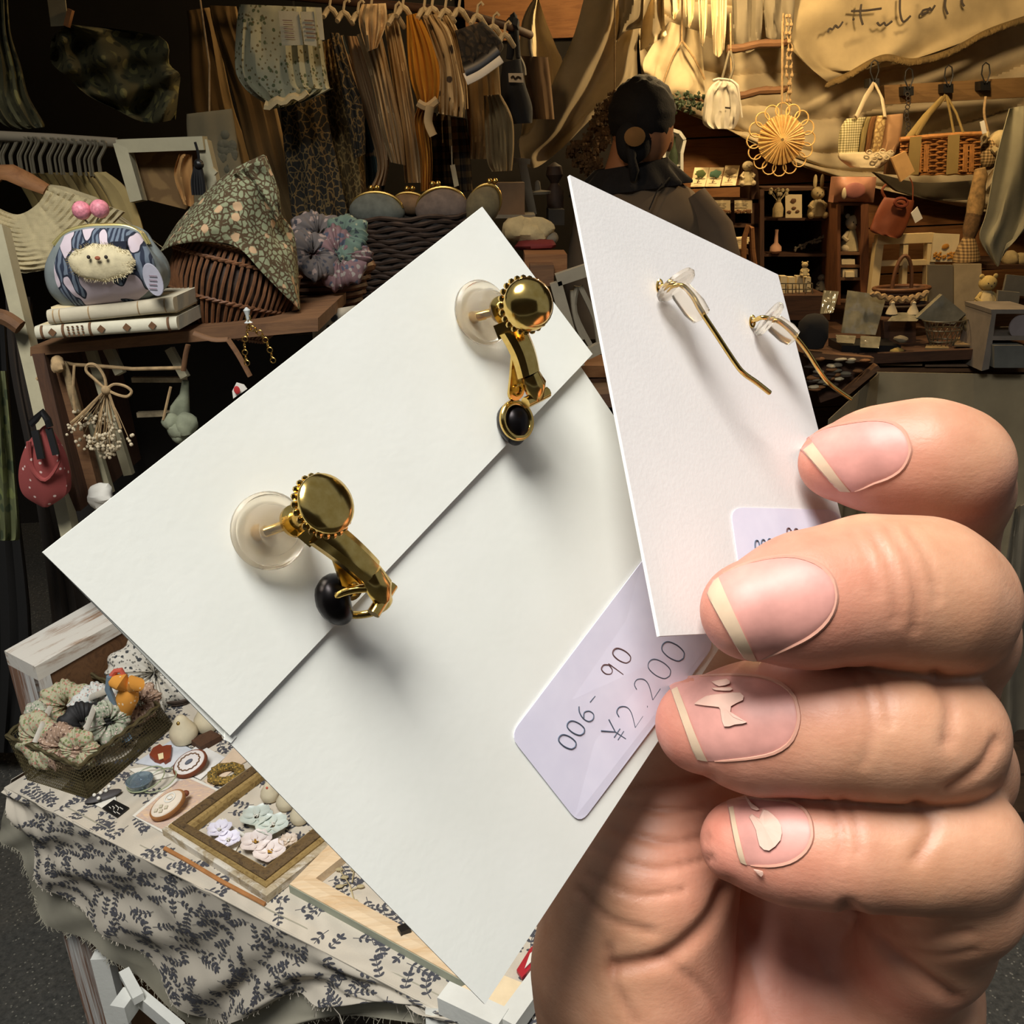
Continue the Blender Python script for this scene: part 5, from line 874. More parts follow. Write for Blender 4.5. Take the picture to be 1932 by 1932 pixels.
# dark clothes at the far left
for i, (rows, Y, c, l) in enumerate([([(-30, 700, 12, 700), (-30, 800, 22, 800), (-30, 900, 30, 890), (-30, 1000, 38, 1005), (-20, 1020, 30, 1020)], 1.5, (92, 96, 60), 'dark green leafy print skirt at the left edge'), ([(10, 560, 60, 560), (20, 700, 70, 700), (60, 900, 110, 900), (90, 1100, 170, 1100), (110, 1300, 200, 1280)], 1.75, (48, 38, 28), 'dark brown cloth hanging behind the red pouch'), ([(-40, 560, 10, 600), (-40, 900, 30, 900), (-40, 1200, 60, 1200), (-40, 1420, 40, 1420)], 1.95, (22, 20, 18), 'nearly black hanging coat along the left edge')]):
    single('hanging_skirt' if i == 0 else 'hanging_cloth', drape(rows, Y, .05, .015, 3), M_floral('leafy_green', c, [(110, 116, 66), (60, 70, 44)], 24, .3) if i == 0 else M_plain('dark_cl_%d' % i, c, .95), l, 'skirt' if i == 0 else 'cloth')
# ---- tilted wicker basket and floral cloth
th = Thing('tilted_basket', 'brown wicker basket tilted on its side half covered by a floral cloth', 'basket', V(420, 628, 1.5)); RB = Matrix.Rotation(math.radians(16), 3, 'Y') @ Matrix.Rotation(math.radians(-8), 3, 'X'); bc = V(428, 630, 1.52); kb = 1.5 / FPX
prof = [(70, 0), (86, 18), (108, 60), (118, 100), (112, 135), (96, 160)]
mb = MB(); mb.lathe(bc, [(r * kb * .93, h * kb) for r, h in prof], 40, RB); th.part('liner', mb, m_wicker_dark)
def pat(a, s_, k_=1.0):
    x = s_ * (len(prof) - 1); i = min(int(x), len(prof) - 2); f_ = x - i; r = prof[i][0] * (1 - f_) + prof[i + 1][0] * f_; h = prof[i][1] * (1 - f_) + prof[i + 1][1] * f_; return bc + RB @ Vector((math.cos(a) * r * kb * k_, math.sin(a) * r * kb * k_, h * kb))
for j in range(60):
    a = 2 * PI * j / 60
    if not (PI * .95 < a < PI * 2.05): continue
    mb = MB(); rnd = random.Random(j); o = rnd.uniform(-.02, .02); mb.tube([pat(a + .10 * s_ + o * math.sin(6 * s_), s_, 1.0 + .012 * math.sin(15 * s_ + j)) for s_ in np.linspace(0, 1, 10)], .0026, 5); th.part('stake', mb, m_wicker)
for s_ in (.04, .42, .80, .97):
    mb = MB()
    for ph in (0, PI): mb.tube([pat(a, s_ + .012 * math.sin(30 * a + ph), 1.02 + .02 * math.cos(30 * a + ph)) for a in [2 * PI * j / 120 for j in range(120)]], .0022, 5, True)
    th.part('band', mb, m_wicker)
morris = M_cell('sage_leaf_scroll', (132, 136, 104), (74, 56, 32), 105, .17, (190, 156, 118))
def mor(u, v):
    bl = crv([(296, 480), (330, 462), (395, 456), (450, 468), (500, 520), (565, 585)], 6); tl = crv([(300, 478), (335, 420), (385, 365), (440, 320), (498, 292)], 6); rl = crv([(500, 292), (525, 360), (530, 405), (556, 450), (566, 585)], 6)
    b_ = lerp_poly(bl, u); t_ = lerp_poly(tl, min(1, u * 1.6)) if u < .625 else lerp_poly(rl, (u - .625) / .375); p = t_.lerp(b_, v); return V(p.x, p.y, 1.52 - .10 * math.sin(PI * min(1, .1 + .9 * v) * .5) * (.4 + .6 * math.sin(PI * u)) + .012 * math.sin(9 * u + 3 * v) + .006 * noise.noise(Vector((u * 8, v * 6, 3))))
mb = MB(); mb.grid(mor, 60, 40, (0, .004, .001)); single('floral_cloth', mb, morris, 'sage green leaf-scroll floral cloth with pale flowers draped to a peak over the tilted basket', 'cloth')
single('floral_cloth', sheet([P((440, 330), (498, 296)), P((470, 360), (522, 350)), P((520, 420), (530, 402))], 1.47, 14, 14, .01, 1.2, .004, .2, 9), morris, 'folded back flap of the sage floral cloth at its peak', 'cloth')
# second basket with scrunchies
ringb = ringbasket('scrunchie_basket', 'shadowed brown wicker basket of floral scrunchies beside the tilted basket', 622, 588, 82, 78, 1.75, m_wicker, 6, depth=.8)
def scrunchie(c, R_, r, rot, mat, label, grp, nm='scrunchie'):
    m = MB(); R = []; n1, n2 = 96, 12; R_ *= .82; r *= 1.3
    for i in range(n1):
        a = 2 * PI * i / n1; rr = r * (1 + .09 * math.sin(19 * a + 3 * math.sin(4 * a)) + .34 * noise.noise(Vector((math.cos(a) * 2, math.sin(a) * 2, R_ * 300)))); ring = []
        for j in range(n2): b = 2 * PI * j / n2; q = R_ + rr * math.cos(b) * (1 + .15 * math.sin(7 * a + 2)); p = Vector((q * math.cos(a), q * math.sin(a), rr * .75 * math.sin(b))) * (1 + .10 * noise.noise(Vector((math.cos(a) * 3, math.sin(a) * 3, b * .6 + R_ * 40)))); ring.append(Vector(c) + rot @ p)
        R.append(ring)
    m.rings(R, True); return single(nm, m, mat, label, 'scrunchie', grp)
fm = [M_floral('scrunch_grey', (96, 88, 84), [(150, 130, 120), (60, 60, 66)], 60, .3), M_floral('scrunch_green', (92, 110, 96), [(150, 150, 120), (50, 60, 60)], 60, .3), M_floral('scrunch_mauve', (120, 92, 92), [(70, 76, 90), (150, 140, 130)], 60, .3)]
for i, (x, y_, R_, r, rx, rz, l) in enumerate([(600, 445, .03, .016, 1.2, .3, 'grey mottled scrunchie at the back of the shadowed basket'), (650, 450, .03, .016, 1.0, -.5, 'blue-green scrunchie at the back right of the shadowed basket'), (640, 485, .035, .018, 1.3, .1, 'large mauve and blue scrunchie in front in the shadowed basket'), (590, 480, .032, .014, 1.1, .6, 'dark scrunchie at the left front of the shadowed basket')]):
    scrunchie(V(x, y_, 1.7 - .02 * i), R_, r, Matrix.Rotation(rz, 3, 'Z') @ Matrix.Rotation(rx, 3, 'X'), fm[i % 3], l, 'scrunchies in the shadowed basket')
single('lace_cloth', sheet([P((590, 590), (680, 575), (760, 560)), P((590, 640), (680, 620), (760, 600)), P((600, 720), (680, 690), (760, 660))], 1.6, 20, 16, .012, 3, .004, .1, 5), M_floral('white_black_leaf', (170, 160, 140), [(50, 50, 50)], 40, .3), 'leaf-printed pale cloth under the shadowed basket', 'cloth')
# big dark basket with purses
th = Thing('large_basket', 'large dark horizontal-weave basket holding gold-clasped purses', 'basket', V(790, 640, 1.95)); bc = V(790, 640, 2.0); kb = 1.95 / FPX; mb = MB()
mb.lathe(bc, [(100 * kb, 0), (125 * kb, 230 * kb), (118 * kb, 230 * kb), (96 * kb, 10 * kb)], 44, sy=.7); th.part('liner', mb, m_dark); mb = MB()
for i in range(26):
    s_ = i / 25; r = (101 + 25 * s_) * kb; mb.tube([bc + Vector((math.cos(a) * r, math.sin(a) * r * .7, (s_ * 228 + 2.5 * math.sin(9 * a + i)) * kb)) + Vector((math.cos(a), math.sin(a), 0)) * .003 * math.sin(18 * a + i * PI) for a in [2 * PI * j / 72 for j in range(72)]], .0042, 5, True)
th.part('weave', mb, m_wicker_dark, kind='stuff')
for i, (x, y_, w_, h, rz, c, l) in enumerate([(712, 392, 50, 34, .1, (96, 98, 88), 'left grey purse with a gold clasp in the large basket'), (835, 388, 48, 38, -.1, (104, 88, 76), 'middle taupe purse with a bright gold frame'), (905, 385, 30, 44, .6, (100, 88, 60), 'right tan purse standing on edge at the basket rim'), (775, 378, 34, 22, .2, (110, 84, 56), 'small brown purse between the grey and taupe ones')]):
    Y_ = 1.96 + .03 * (i == 3); k_ = Y_ / FPX; b = V(x, y_ + 14, Y_); Rz = Matrix.Rotation(rz, 3, 'Y'); th = Thing('clasp_purse', l, 'purse', b, 'purses in the large basket'); mb = MB(); mb.ball(b + Rz @ Vector((0, 0, h * k_ * .2)), (w_ * k_, .03, h * k_ * .9), 22, 14, Rz, nz=.06); th.part('body', mb, M_plain('purse_cloth_%d' % i, c, .9, .2, 50))
    fr_ = [b + Rz @ Vector((math.cos(a) * w_ * k_ * .9, -.004, h * k_ * .35 + math.sin(a) * h * k_ * .8)) for a in np.linspace(.1, PI - .1, 16)]; mb = MB(); mb.tube(fr_, .0032, 8); f_ = th.part('metal_frame', mb, m_brass); mb = MB(); top_ = fr_[8]; mb.ball(top_ + UP * .008 + Vector((.004, 0, 0)), .006, 10, 8); mb.ball(top_ + UP * .008 - Vector((.007, 0, 0)), .006, 10, 8); th.part('clasp', mb, m_brass, f_)
# ---- middle shadows behind the cards: boxes, white trestle and lattice door
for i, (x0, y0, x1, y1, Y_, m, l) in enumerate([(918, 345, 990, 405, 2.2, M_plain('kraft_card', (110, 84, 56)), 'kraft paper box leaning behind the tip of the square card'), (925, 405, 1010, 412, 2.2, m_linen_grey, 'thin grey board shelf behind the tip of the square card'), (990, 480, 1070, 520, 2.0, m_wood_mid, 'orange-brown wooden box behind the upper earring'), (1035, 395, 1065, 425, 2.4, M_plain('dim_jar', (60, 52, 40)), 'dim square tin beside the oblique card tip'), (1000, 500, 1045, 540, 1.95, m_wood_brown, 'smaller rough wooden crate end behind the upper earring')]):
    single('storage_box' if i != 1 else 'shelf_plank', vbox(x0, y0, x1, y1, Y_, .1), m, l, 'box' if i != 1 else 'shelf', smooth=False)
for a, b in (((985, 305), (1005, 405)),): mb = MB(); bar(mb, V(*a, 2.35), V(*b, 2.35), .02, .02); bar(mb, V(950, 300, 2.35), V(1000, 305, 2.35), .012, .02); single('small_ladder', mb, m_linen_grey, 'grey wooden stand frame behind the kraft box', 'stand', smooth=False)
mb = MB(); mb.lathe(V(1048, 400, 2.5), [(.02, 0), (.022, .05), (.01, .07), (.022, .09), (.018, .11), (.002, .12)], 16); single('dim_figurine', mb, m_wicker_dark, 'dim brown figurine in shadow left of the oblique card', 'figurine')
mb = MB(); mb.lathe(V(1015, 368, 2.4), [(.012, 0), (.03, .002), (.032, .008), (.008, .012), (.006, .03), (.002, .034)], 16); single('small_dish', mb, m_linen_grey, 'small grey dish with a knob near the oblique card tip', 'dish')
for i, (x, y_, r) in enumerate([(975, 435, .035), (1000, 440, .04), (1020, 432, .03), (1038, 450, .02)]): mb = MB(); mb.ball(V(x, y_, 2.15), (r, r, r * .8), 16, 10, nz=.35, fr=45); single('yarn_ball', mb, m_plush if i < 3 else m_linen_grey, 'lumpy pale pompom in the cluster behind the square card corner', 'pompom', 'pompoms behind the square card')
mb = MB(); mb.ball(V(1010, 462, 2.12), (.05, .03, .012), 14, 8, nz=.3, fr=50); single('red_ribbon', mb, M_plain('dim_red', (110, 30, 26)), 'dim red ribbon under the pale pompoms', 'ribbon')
th = Thing('lattice_door', 'small greyish white door frame with carved lattice between the two cards', 'frame', V(1100, 690, 1.6)); mg3 = M_plain('grey_white_wood', (122, 112, 92), .7, .1)
for a, b, w_ in (((1048, 532), (1092, 690), .020), ((1120, 510), (1180, 720), .020), ((1050, 528), (1125, 503), .020), ((1105, 668), (1165, 640), .018)): mb = MB(); bar(mb, V(*a, 1.6), V(*b, 1.6), w_, .02); th.part('rail', mb, mg3, smooth=False)
mb = MB()
for pts in ([(1088, 540), (1084, 590), (1118, 660)], [(1094, 540), (1122, 600), (1130, 650)], [(1080, 548), (1086, 600), (1100, 640)]): stroke(mb, pts, 1.61, .005)
th.part('lattice', mb, m_linen_grey); single('shelf_block', vbox(1095, 690, 1190, 712, 1.7, .1), m_wood_mid, 'warm wooden block glimpsed between the two cards', 'block', smooth=False)
# stands that carry the middle goods (mostly hidden behind the cards)
def stand(x0, x1, y0, y1, zt, label):
    th = Thing('display_stand', label, 'stand', Vector(((x0 + x1) / 2, (y0 + y1) / 2, 0))); mb = MB(); mb.box(((x0 + x1) / 2, (y0 + y1) / 2, zt - .012), (x1 - x0, y1 - y0, .024)); th.part('tabletop', mb, m_wood_dark, smooth=False)
    for a in (x0 + .02, x1 - .02):
        for b in (y0 + .02, y1 - .02): mb = MB(); mb.box((a, b, (zt - .024) / 2), (.035, .035, zt - .024)); th.part('leg', mb, m_wood_darkz, smooth=False)
b = V(622, 588, 1.75); stand(b.x - .12, b.x + .12, 1.68, 1.88, b.z - .002, 'dark stand under the shadowed scrunchie basket, hidden by the square card')
b = V(790, 640, 2.0); stand(b.x - .16, b.x + .16, 1.9, 2.12, b.z - .002, 'dark stand under the large dark basket, hidden by the square card')
b = V(1140, 712, 1.7); stand(b.x - .1, b.x + .08, 1.58, 1.84, b.z - .002, 'dark stand seen in the gap between the two cards')
mb = MB(); mb.tube([V(1160, 170, 2.72), Vector((V(1160, 170, 2.72).x, 2.72, 2.36))], .002, 6); single('hanging_string', mb, m_twine, 'thin string carrying the dried hydrangea bunch', 'string')
mb = MB(); mb.tube([V(395, 212, 2.0), V(395, 120, 2.0), Vector((V(395, 120, 2.0).x, 2.0, 2.36))], .002, 6); single('hanging_string', mb, m_twine, 'thin string carrying the flat beige tote bag', 'string')
# ============================================================ front display table, lower left
ZT = 0.60
def T(px, py, h=0.0): return H(px, py, ZT + h)
F0, F1 = T(28, 1478), T(870, 1905); U_ = (F1 - F0).normalized(); Nn = Vector((U_.y, -U_.x, 0)).normalized()   # outward from the table front
if Nn.dot(-Vector((0, 1, 0))) < 0: Nn = -Nn
def TP(s, q, h=0.0): return F0 + U_ * s - Nn * q + UP * h      # along edge, inwards
LEN = (F1 - F0).length + .10
tb = Thing('display_table', 'low display table with whitewashed legs standing on the asphalt', 'table', Vector((TP(.3, .2).x, TP(.3, .2).y, 0)))
mb = MB(); mb.prism([TP(-.01, .012, -.006), TP(LEN, .012, -.006), TP(LEN, .45, -.006), TP(-.01, .45, -.006)], (0, 0, -.022)); tb.part('tabletop', mb, m_wood_brown, smooth=False)
# painted post with brown side panel
Lg = H(85, 1700, .44); 
def post(px0, py0, px1, py1, zt, w_, d_): a = H(px0, py0, zt); return a
pA = TP(.035, .03); mb = MB(); mb.hexa([TP(.0, .0, 0) * 0 + p for p in [Vector((TP(s, q).x, TP(s, q).y, z)) for z in (0, ZT - .03) for s, q in ((-.012, .012), (.034, .012), (.034, .055), (-.012, .055))]]); tb.part('leg', mb, m_white_paintz, smooth=False, label='whitewashed leg with brown streaks')
mb = MB(); mb.hexa([Vector((TP(s, q).x, TP(s, q).y, z)) for z in (0.0, ZT - .03) for s, q in ((.0345, .03), (.05, .03), (.05, .34), (.0345, .34))]); tb.part('side_panel', mb, M_wood('brown_ply', (84, 60, 36), (104, 76, 46), 'Z', 3), smooth=False)
for s, q in ((LEN - .06, .04), (LEN - .06, .40), (.03, .40)): mb = MB(); c = TP(s, q); mb.box((c.x, c.y, (ZT - .03) / 2), (.04, .04, ZT - .03)); tb.part('leg', mb, m_white_paintz, smooth=False)
# printed cloth: top sheet and hanging front, with leaf print lying in the weave
rnd = random.Random(77)
hem_px = [(12, 1500), (45, 1560), (72, 1640), (110, 1690), (180, 1735), (250, 1790), (330, 1870), (400, 1935), (470, 1912), (560, 1882), (640, 1892), (720, 1888), (800, 1902), (900, 1925)]
hem2_px = [(0, 1580), (30, 1600), (58, 1640), (72, 1712), (112, 1752), (190, 1788), (270, 1852), (380, 1935), (480, 1960), (560, 1935), (700, 1915), (900, 1945)]
def drop(px, py, out): return PLN(px, py, F0 + Nn * out, Nn)
def hemfn(pxs):
    c = crv(pxs, 6); return lambda u: lerp_poly(c, u)
h1 = hemfn(hem_px); h2 = hemfn(hem2_px)
def edge(u, out): p = F0 + U_ * (LEN * u) + Nn * out; return p
def hang(hf, out, foldA):
    def f(u, v):
        p = hf(u); lowp = drop(p.x, p.y, out); top_ = edge(u, out)
        # keep the hem directly under its own place on the edge as far as the print allows
        q = top_.lerp(lowp, v); w_ = foldA * math.sin(2 * PI * (7 * u + .9 * v) + 2.5 * noise.noise(Vector((u * 5, v * 2, 1.3)))) * v ** .8 + foldA * .6 * noise.noise(Vector((u * 14, v * 5, 4)))
        rd = .010 * max(0.0, 1 - v / .08) ** 2
        return q + Nn * (w_ + .004 * v) + UP * (.0035 - .0 * v)
    return f
fz = MB(); und = hang(h2, .000, .003); fz.grid(und, 160, 40, -Nn * .0015); 
und_o = Thing('under_cloth', 'plain frayed off-white cloth hanging beneath the leaf-print cloth', 'cloth', TP(.3, -.02, -.3)); m_und = M_cloth('off_white_linen', (176, 170, 150), .1); und_o.part('sheet', fz, m_und)
mb = MB()
for i in range(420):
    u = rnd.random(); p = und(u, 1.0); d = Vector((rnd.gauss(0, .004), rnd.gauss(0, .003), -rnd.uniform(.002, .009))); mb.tube([p, p + d * .6 + Nn * .001, p + d], .0004, 3)
und_o.part('frayed_edge', mb, m_und, kind='stuff')
m_leafcloth = M_cloth('cream_cotton_ground', (208, 198, 180), .06, 600, .25)
lc = Thing('leaf_print_cloth', 'cream cotton cloth printed with dark grey leafy sprigs covering the front table', 'tablecloth', TP(.3, .2))
def topf(u, v): s = LEN * u; q = -.0145 + .4645 * v; return TP(s, q, .0035 + .0018 * noise.noise(Vector((s * 9, q * 9, 0))) - .010 * max(0.0, 1 - q / .012) ** 2 * .0)
mb = MB(); mb.grid(topf, 100, 50, (0, 0, -.0015)); lc.part('top', mb, m_leafcloth)
hf = hang(h1, .013, .008); mb = MB(); mb.grid(hf, 240, 60, -Nn * .0012); lc.part('hanging_front', mb, m_leafcloth)
# left end drop
EL0 = TP(0, 0, .0035); 
def lend(u, v): a = TP(0, .35 * u, .0035); return a - U_ * (.008 + .012 * min(1, v * 5) + .03 * v + .012 * math.sin(9 * u) * v) - UP * (.20 * v * (.7 + .3 * u))
mb = MB(); mb.grid(lend, 30, 16, U_ * .0012); lc.part('hanging_side', mb, m_leafcloth)
mb = MB()
for i in range(160):
    u = rnd.random(); p = hf(u, 1.0); L_ = rnd.choice([.003, .004, .006, .006, .02 if u > .5 else .006]); d = Vector((rnd.gauss(0, .003), rnd.gauss(0, .003), -1)).normalized() * L_ + U_ * rnd.gauss(0, .3) * L_; mb.tube([p, p + d * .5 + Nn * .0015 * rnd.gauss(0, 1), p + d], .0005, 3)
lc.part('frayed_threads', mb, m_leafcloth, kind='stuff')
def leafprint(fn, su, sv, seed, spacing, out, dl=None):
    """sprigs: curved stems with paired almond leaves, mapped on the cloth surface fn(u,v); su,sv metres per unit"""
    rr = random.Random(seed); m = MB()
    def pt(x, y_):
        u = x / su; v = y_ / (dl(min(1, max(0, u))) if dl else sv)
        if not (0.001 < u < .999 and .001 < v < .999): return None
        return fn(u, v) + out(u, v)
    def leaf(x, y_, a, L_, w_):
        c = math.cos(a); s = math.sin(a); mid = []; lf = []; rg = []
        for t_, k_ in ((0, 0), (.22, .75), (.55, 1), (.82, .75), (1, 0)):
            lf.append(pt(x + c * L_ * t_ - s * w_ * k_, y_ + s * L_ * t_ + c * w_ * k_)); rg.append(pt(x + c * L_ * t_ + s * w_ * k_, y_ + s * L_ * t_ - c * w_ * k_))
        if any(q is None for q in lf + rg): return
        vs = [lf[0]] + lf[1:4] + [lf[4]] + rg[3:0:-1]; m.add(vs, [(0, 1, 7), (1, 2, 6, 7), (2, 3, 5, 6), (3, 4, 5)])
    ny = int(sv / spacing) + 2; nx = int(su / spacing) + 2
    for j in range(ny):
        for i in range(nx):
            x = (i + .5 * (j % 2) + rr.gauss(0, .12)) * spacing; y_ = (j + rr.gauss(0, .12)) * spacing; a = rr.uniform(0, 2 * PI); cv = rr.uniform(-1.0, 1.0); n = rr.randint(3, 5); st = .0072; px_, py_ = x, y_; prev = pt(px_, py_)
            for k_ in range(n):
                a += cv * .25; nx_, ny_ = px_ + math.cos(a) * st, py_ + math.sin(a) * st
                p0 = pt(px_, py_); p1 = pt(nx_, ny_)
                if p0 is not None and p1 is not None:
                    sx, sy = -math.sin(a) * .0004, math.cos(a) * .0004; q = [pt(px_ + sx, py_ + sy), pt(px_ - sx, py_ - sy), pt(nx_ - sx, ny_ - sy), pt(nx_ + sx, ny_ + sy)]
                    if all(z is not None for z in q): m.add(q, [(0, 1, 2, 3)])
                for sg in (-1, 1): leaf(nx_, ny_, a + sg * rr.uniform(.75, 1.15), rr.uniform(.0062, .0084), rr.uniform(.0014, .0021))
                px_, py_ = nx_, ny_
            leaf(px_, py_, a, .0080, .0019)
    return m
m_leafink = M_plain('grey_black_print', (74, 74, 80), .9, .18, 200, 0)
lc.part('leaf_print', leafprint(topf, LEN, .45, 5, .027, lambda u, v: UP * .0004), m_leafink, kind='stuff', smooth=False)
lc.part('leaf_print', leafprint(hf, LEN, .34, 9, .0245, lambda u, v: Nn * .0012 + UP * .0002, lambda u: max(.02, (hf(u, 1.0) - hf(u, 0)).length)), m_leafink, kind='stuff', smooth=False)
lc.part('leaf_print', leafprint(lend, .35, .2, 4, .034, lambda u, v: -U_ * .0012), m_leafink, kind='stuff', smooth=False)
# whitewashed box board at the back left of the table
zb = ZT + .125; q4 = [H(8, 1228, zb), H(66, 1258, zb), H(300, 1128, zb), H(240, 1098, zb)]
th = Thing('whitewashed_box', 'thick whitewashed wooden board box standing behind the scrunchie basket', 'box', Vector((q4[1].x, q4[1].y, ZT)))
mb = MB(); mb.prism(q4, (0, 0, -.024)); bd_ = q4[2] - q4[1]; th.part('top_board', mb, M_wood('whitewashed_top', (140, 98, 62), (166, 122, 82), 'X', 7, 9, paint=(220, 214, 202), pamt=.54, rz=math.atan2(bd_.y, bd_.x)), smooth=False); dn_ = Vector((0, 0, -.024)); e = .001
mb = MB(); mb.prism([q4[0] + dn_, q4[1] + dn_, Vector((q4[1].x, q4[1].y, ZT - .05)), Vector((q4[0].x, q4[0].y, ZT - .05))], (q4[2] - q4[1]).normalized() * .02); th.part('end_board', mb, m_white_paintz, smooth=False)
mb = MB(); o_ = (q4[0] - q4[1]).normalized() * .012; mb.prism([q4[1] + dn_ + o_ * .2, q4[2] + dn_ + o_ * .2, Vector((q4[2].x, q4[2].y, ZT)) + o_ * .2, Vector((q4[1].x, q4[1].y, ZT)) + o_ * .2], o_); th.part('front_board', mb, m_wood_brown, smooth=False)
# wire mesh basket of scrunchies
bq = [T(38, 1400), T(150, 1500), T(262, 1378), T(150, 1290)]; bt = [H(10, 1400, ZT + .055), H(152, 1442, ZT + .055), H(290, 1338, ZT + .055), H(160, 1240, ZT + .055)]
bq = [T(55, 1478), T(170, 1512), T(330, 1372), T(215, 1320)]; zt_ = ZT + .062; bt = [H(12, 1388, zt_), H(148, 1446, zt_), H(300, 1330, zt_), H(150, 1262, zt_)]
th = Thing('wire_mesh_basket', 'low woven wire mesh basket filled with floral scrunchies', 'basket', bq[0].lerp(bq[2], .5)); mwb = M_plain('bronze_mesh_wire', (96, 86, 58), .5, .2, 90, metal=.4)
mb = MB()
for k_ in range(4):
    a0, a1, b0, b1 = bq[k_], bq[(k_ + 1) % 4], bt[k_], bt[(k_ + 1) % 4]; n = 34
    for i in range(n + 1): s_ = i / n; mb.tube([a0.lerp(a1, s_), b0.lerp(b1, s_)], .0005, 4)
    for j in range(12): s_ = j / 11; mb.tube([a0.lerp(b0, s_), a1.lerp(b1, s_)], .0005, 4)
th.part('mesh', mb, mwb, kind='stuff')
mb = MB(); pr_ = []
for k_ in range(4):
    for s_ in np.linspace(0, 1, 30)[:-1]: pr_.append(bt[k_].lerp(bt[(k_ + 1) % 4], s_))
mb.tube([p + UP * .0016 * math.sin(i * 1.4) for i, p in enumerate(pr_)], .0026, 6, True); mb.tube([p + UP * (-.003 - .0016 * math.sin(i * 1.4)) for i, p in enumerate(pr_)], .0022, 6, True); th.part('rim', mb, mwb)
mb = MB(); mb.prism([p + UP * .002 for p in bq], (0, 0, .002)); th.part('bottom', mb, mwb, smooth=False)
cen = bt[0].lerp(bt[2], .5)
ms = [M_floral('sc_green_pink', (176, 172, 140), [(120, 128, 84), (180, 128, 110)], 170, .33, dist=.004), M_floral('sc_white_grey', (206, 206, 198), [(130, 140, 138), (190, 160, 150)], 170, .3, dist=.004), M_floral('sc_brown', (160, 132, 110), [(90, 66, 54), (196, 170, 150)], 170, .33, dist=.004), M_plain('sc_black', (30, 28, 28), .7, .2, 90, .5), M_floral('sc_orange', (222, 152, 60), [(236, 214, 180)], 120, .2, dist=.004), M_floral('sc_sage', (168, 172, 150), [(96, 110, 86), (210, 190, 180)], 170, .33, dist=.004)]
SC = [(75, 1395, .030, .012, 1.25, -.5, 0, 'pale green and pink floral scrunchie at the left of the mesh basket'), (118, 1408, .024, .011, 1.3, -.2, 2, 'brown floral scrunchie standing at the front of the mesh basket'), (160, 1370, .026, .011, 1.3, .5, 3, 'black scrunchie with a small white tag in the mesh basket'), (125, 1332, .028, .012, 1.1, .1, 0, 'multicolour gathered scrunchie at the back left of the mesh basket'), (185, 1335, .026, .012, 1.1, .3, 1, 'white scrunchie with grey flowers at the back of the mesh basket'), (205, 1362, .024, .010, 1.3, .9, 5, 'sage floral scrunchie behind the black one'), (262, 1325, .022, .010, 1.2, .6, 2, 'dusty rose scrunchie right of the orange bow'), (70, 1362, .022, .010, 1.2, -.7, 5, 'sage-cream scrunchie at the far left rim'), (150, 1412, .018, .009, 1.35, .0, 0, 'small cream and mustard scrunchie against the front corner')]
for x, y_, R_, r, rx, rz, mi_, l in SC: scrunchie(H(x, y_, ZT + .066), R_, r, Matrix.Rotation(rz, 3, 'Z') @ Matrix.Rotation(rx, 3, 'X'), ms[mi_], l, 'scrunchies in the wire mesh basket')
mb = MB(); mb.box(H(151, 1400, ZT + .07), (.018, .002, .018), Matrix.Rotation(.5, 3, 'Z') @ Matrix.Rotation(-.7, 3, 'X')); single('small_tag', mb, m_paper, 'small white square tag on the black scrunchie', 'tag', smooth=False)
for i, (a, b, w_) in enumerate([((66, 1400), (95, 1335), .004), ((160, 1385), (180, 1330), .004), ((160, 1320), (205, 1302), .005)]): mb = MB(); mb.tube([H(*a, ZT + .075), H((a[0] + b[0]) / 2, (a[1] + b[1]) / 2, ZT + .095), H(*b, ZT + .09)], w_, 8, flat=.6); single('white_elastic', mb, m_white_cloth, ['white ribbon edge on the left green scrunchie', 'grey-white ribbon arc over the black scrunchie', 'white ribbon fold on the back scrunchie'][i], 'ribbon')
th = Thing('orange_bow_scrunchie', 'mustard orange scrunchie with a bow tail and red and blue edges, standing tallest', 'scrunchie', H(238, 1365, ZT + .07)); Yb = H(238, 1330, ZT + .08).y
def OV(x, y_, o=0): return V(x, y_, Yb + o)
mb = MB(); mb.tube([OV(238, 1363), OV(238, 1340), OV(240, 1318), OV(243, 1300), OV(238, 1285)], [.002, .010, .016, .013, .006], 16); th.part('tail', mb, ms[4])
for a, b in (((243, 1300), (216, 1285)), ((243, 1300), (262, 1292))): mb = MB(); mb.tube([OV(*a, -.005), OV((a[0] + b[0]) / 2, (a[1] + b[1]) / 2 - 6, -.012), OV(*b, -.004)], [.005, .013, .010], 12); th.part('bow_loop', mb, ms[4])
mb = MB(); mb.tube([OV(x, y_, -.004) for x, y_ in [(210, 1276), (218, 1266), (228, 1264), (234, 1274), (226, 1281)]], .004, 8); th.part('red_edge', mb, M_plain('coral_red', (206, 96, 76), .8)); mb = MB(); mb.tube([OV(x, y_, -.008) for x, y_ in [(206, 1276), (204, 1300), (226, 1350), (232, 1380), (240, 1395)]], [.004, .005, .004, .006, .008], 8); th.part('blue_ribbon', mb, M_plain('slate_blue', (110, 130, 144), .85))
# black and white fluffy scrunchie behind
scrunchie(H(290, 1270, ZT + .05), .040, .026, Matrix.Rotation(.5, 3, 'Z') @ Matrix.Rotation(1.0, 3, 'X'), M_floral('bw_dots', (206, 200, 186), [(60, 62, 64), (110, 108, 100)], 110, .3, dist=.006), 'big ruffled black and white scrunchie behind the mesh basket', None)
ringbasket('dark_wire_bowl', 'dark round wire bowl under the ruffled black and white scrunchie', 335, 1330, 34, 20, H(335, 1330, ZT).y, m_wicker_dark, 3)
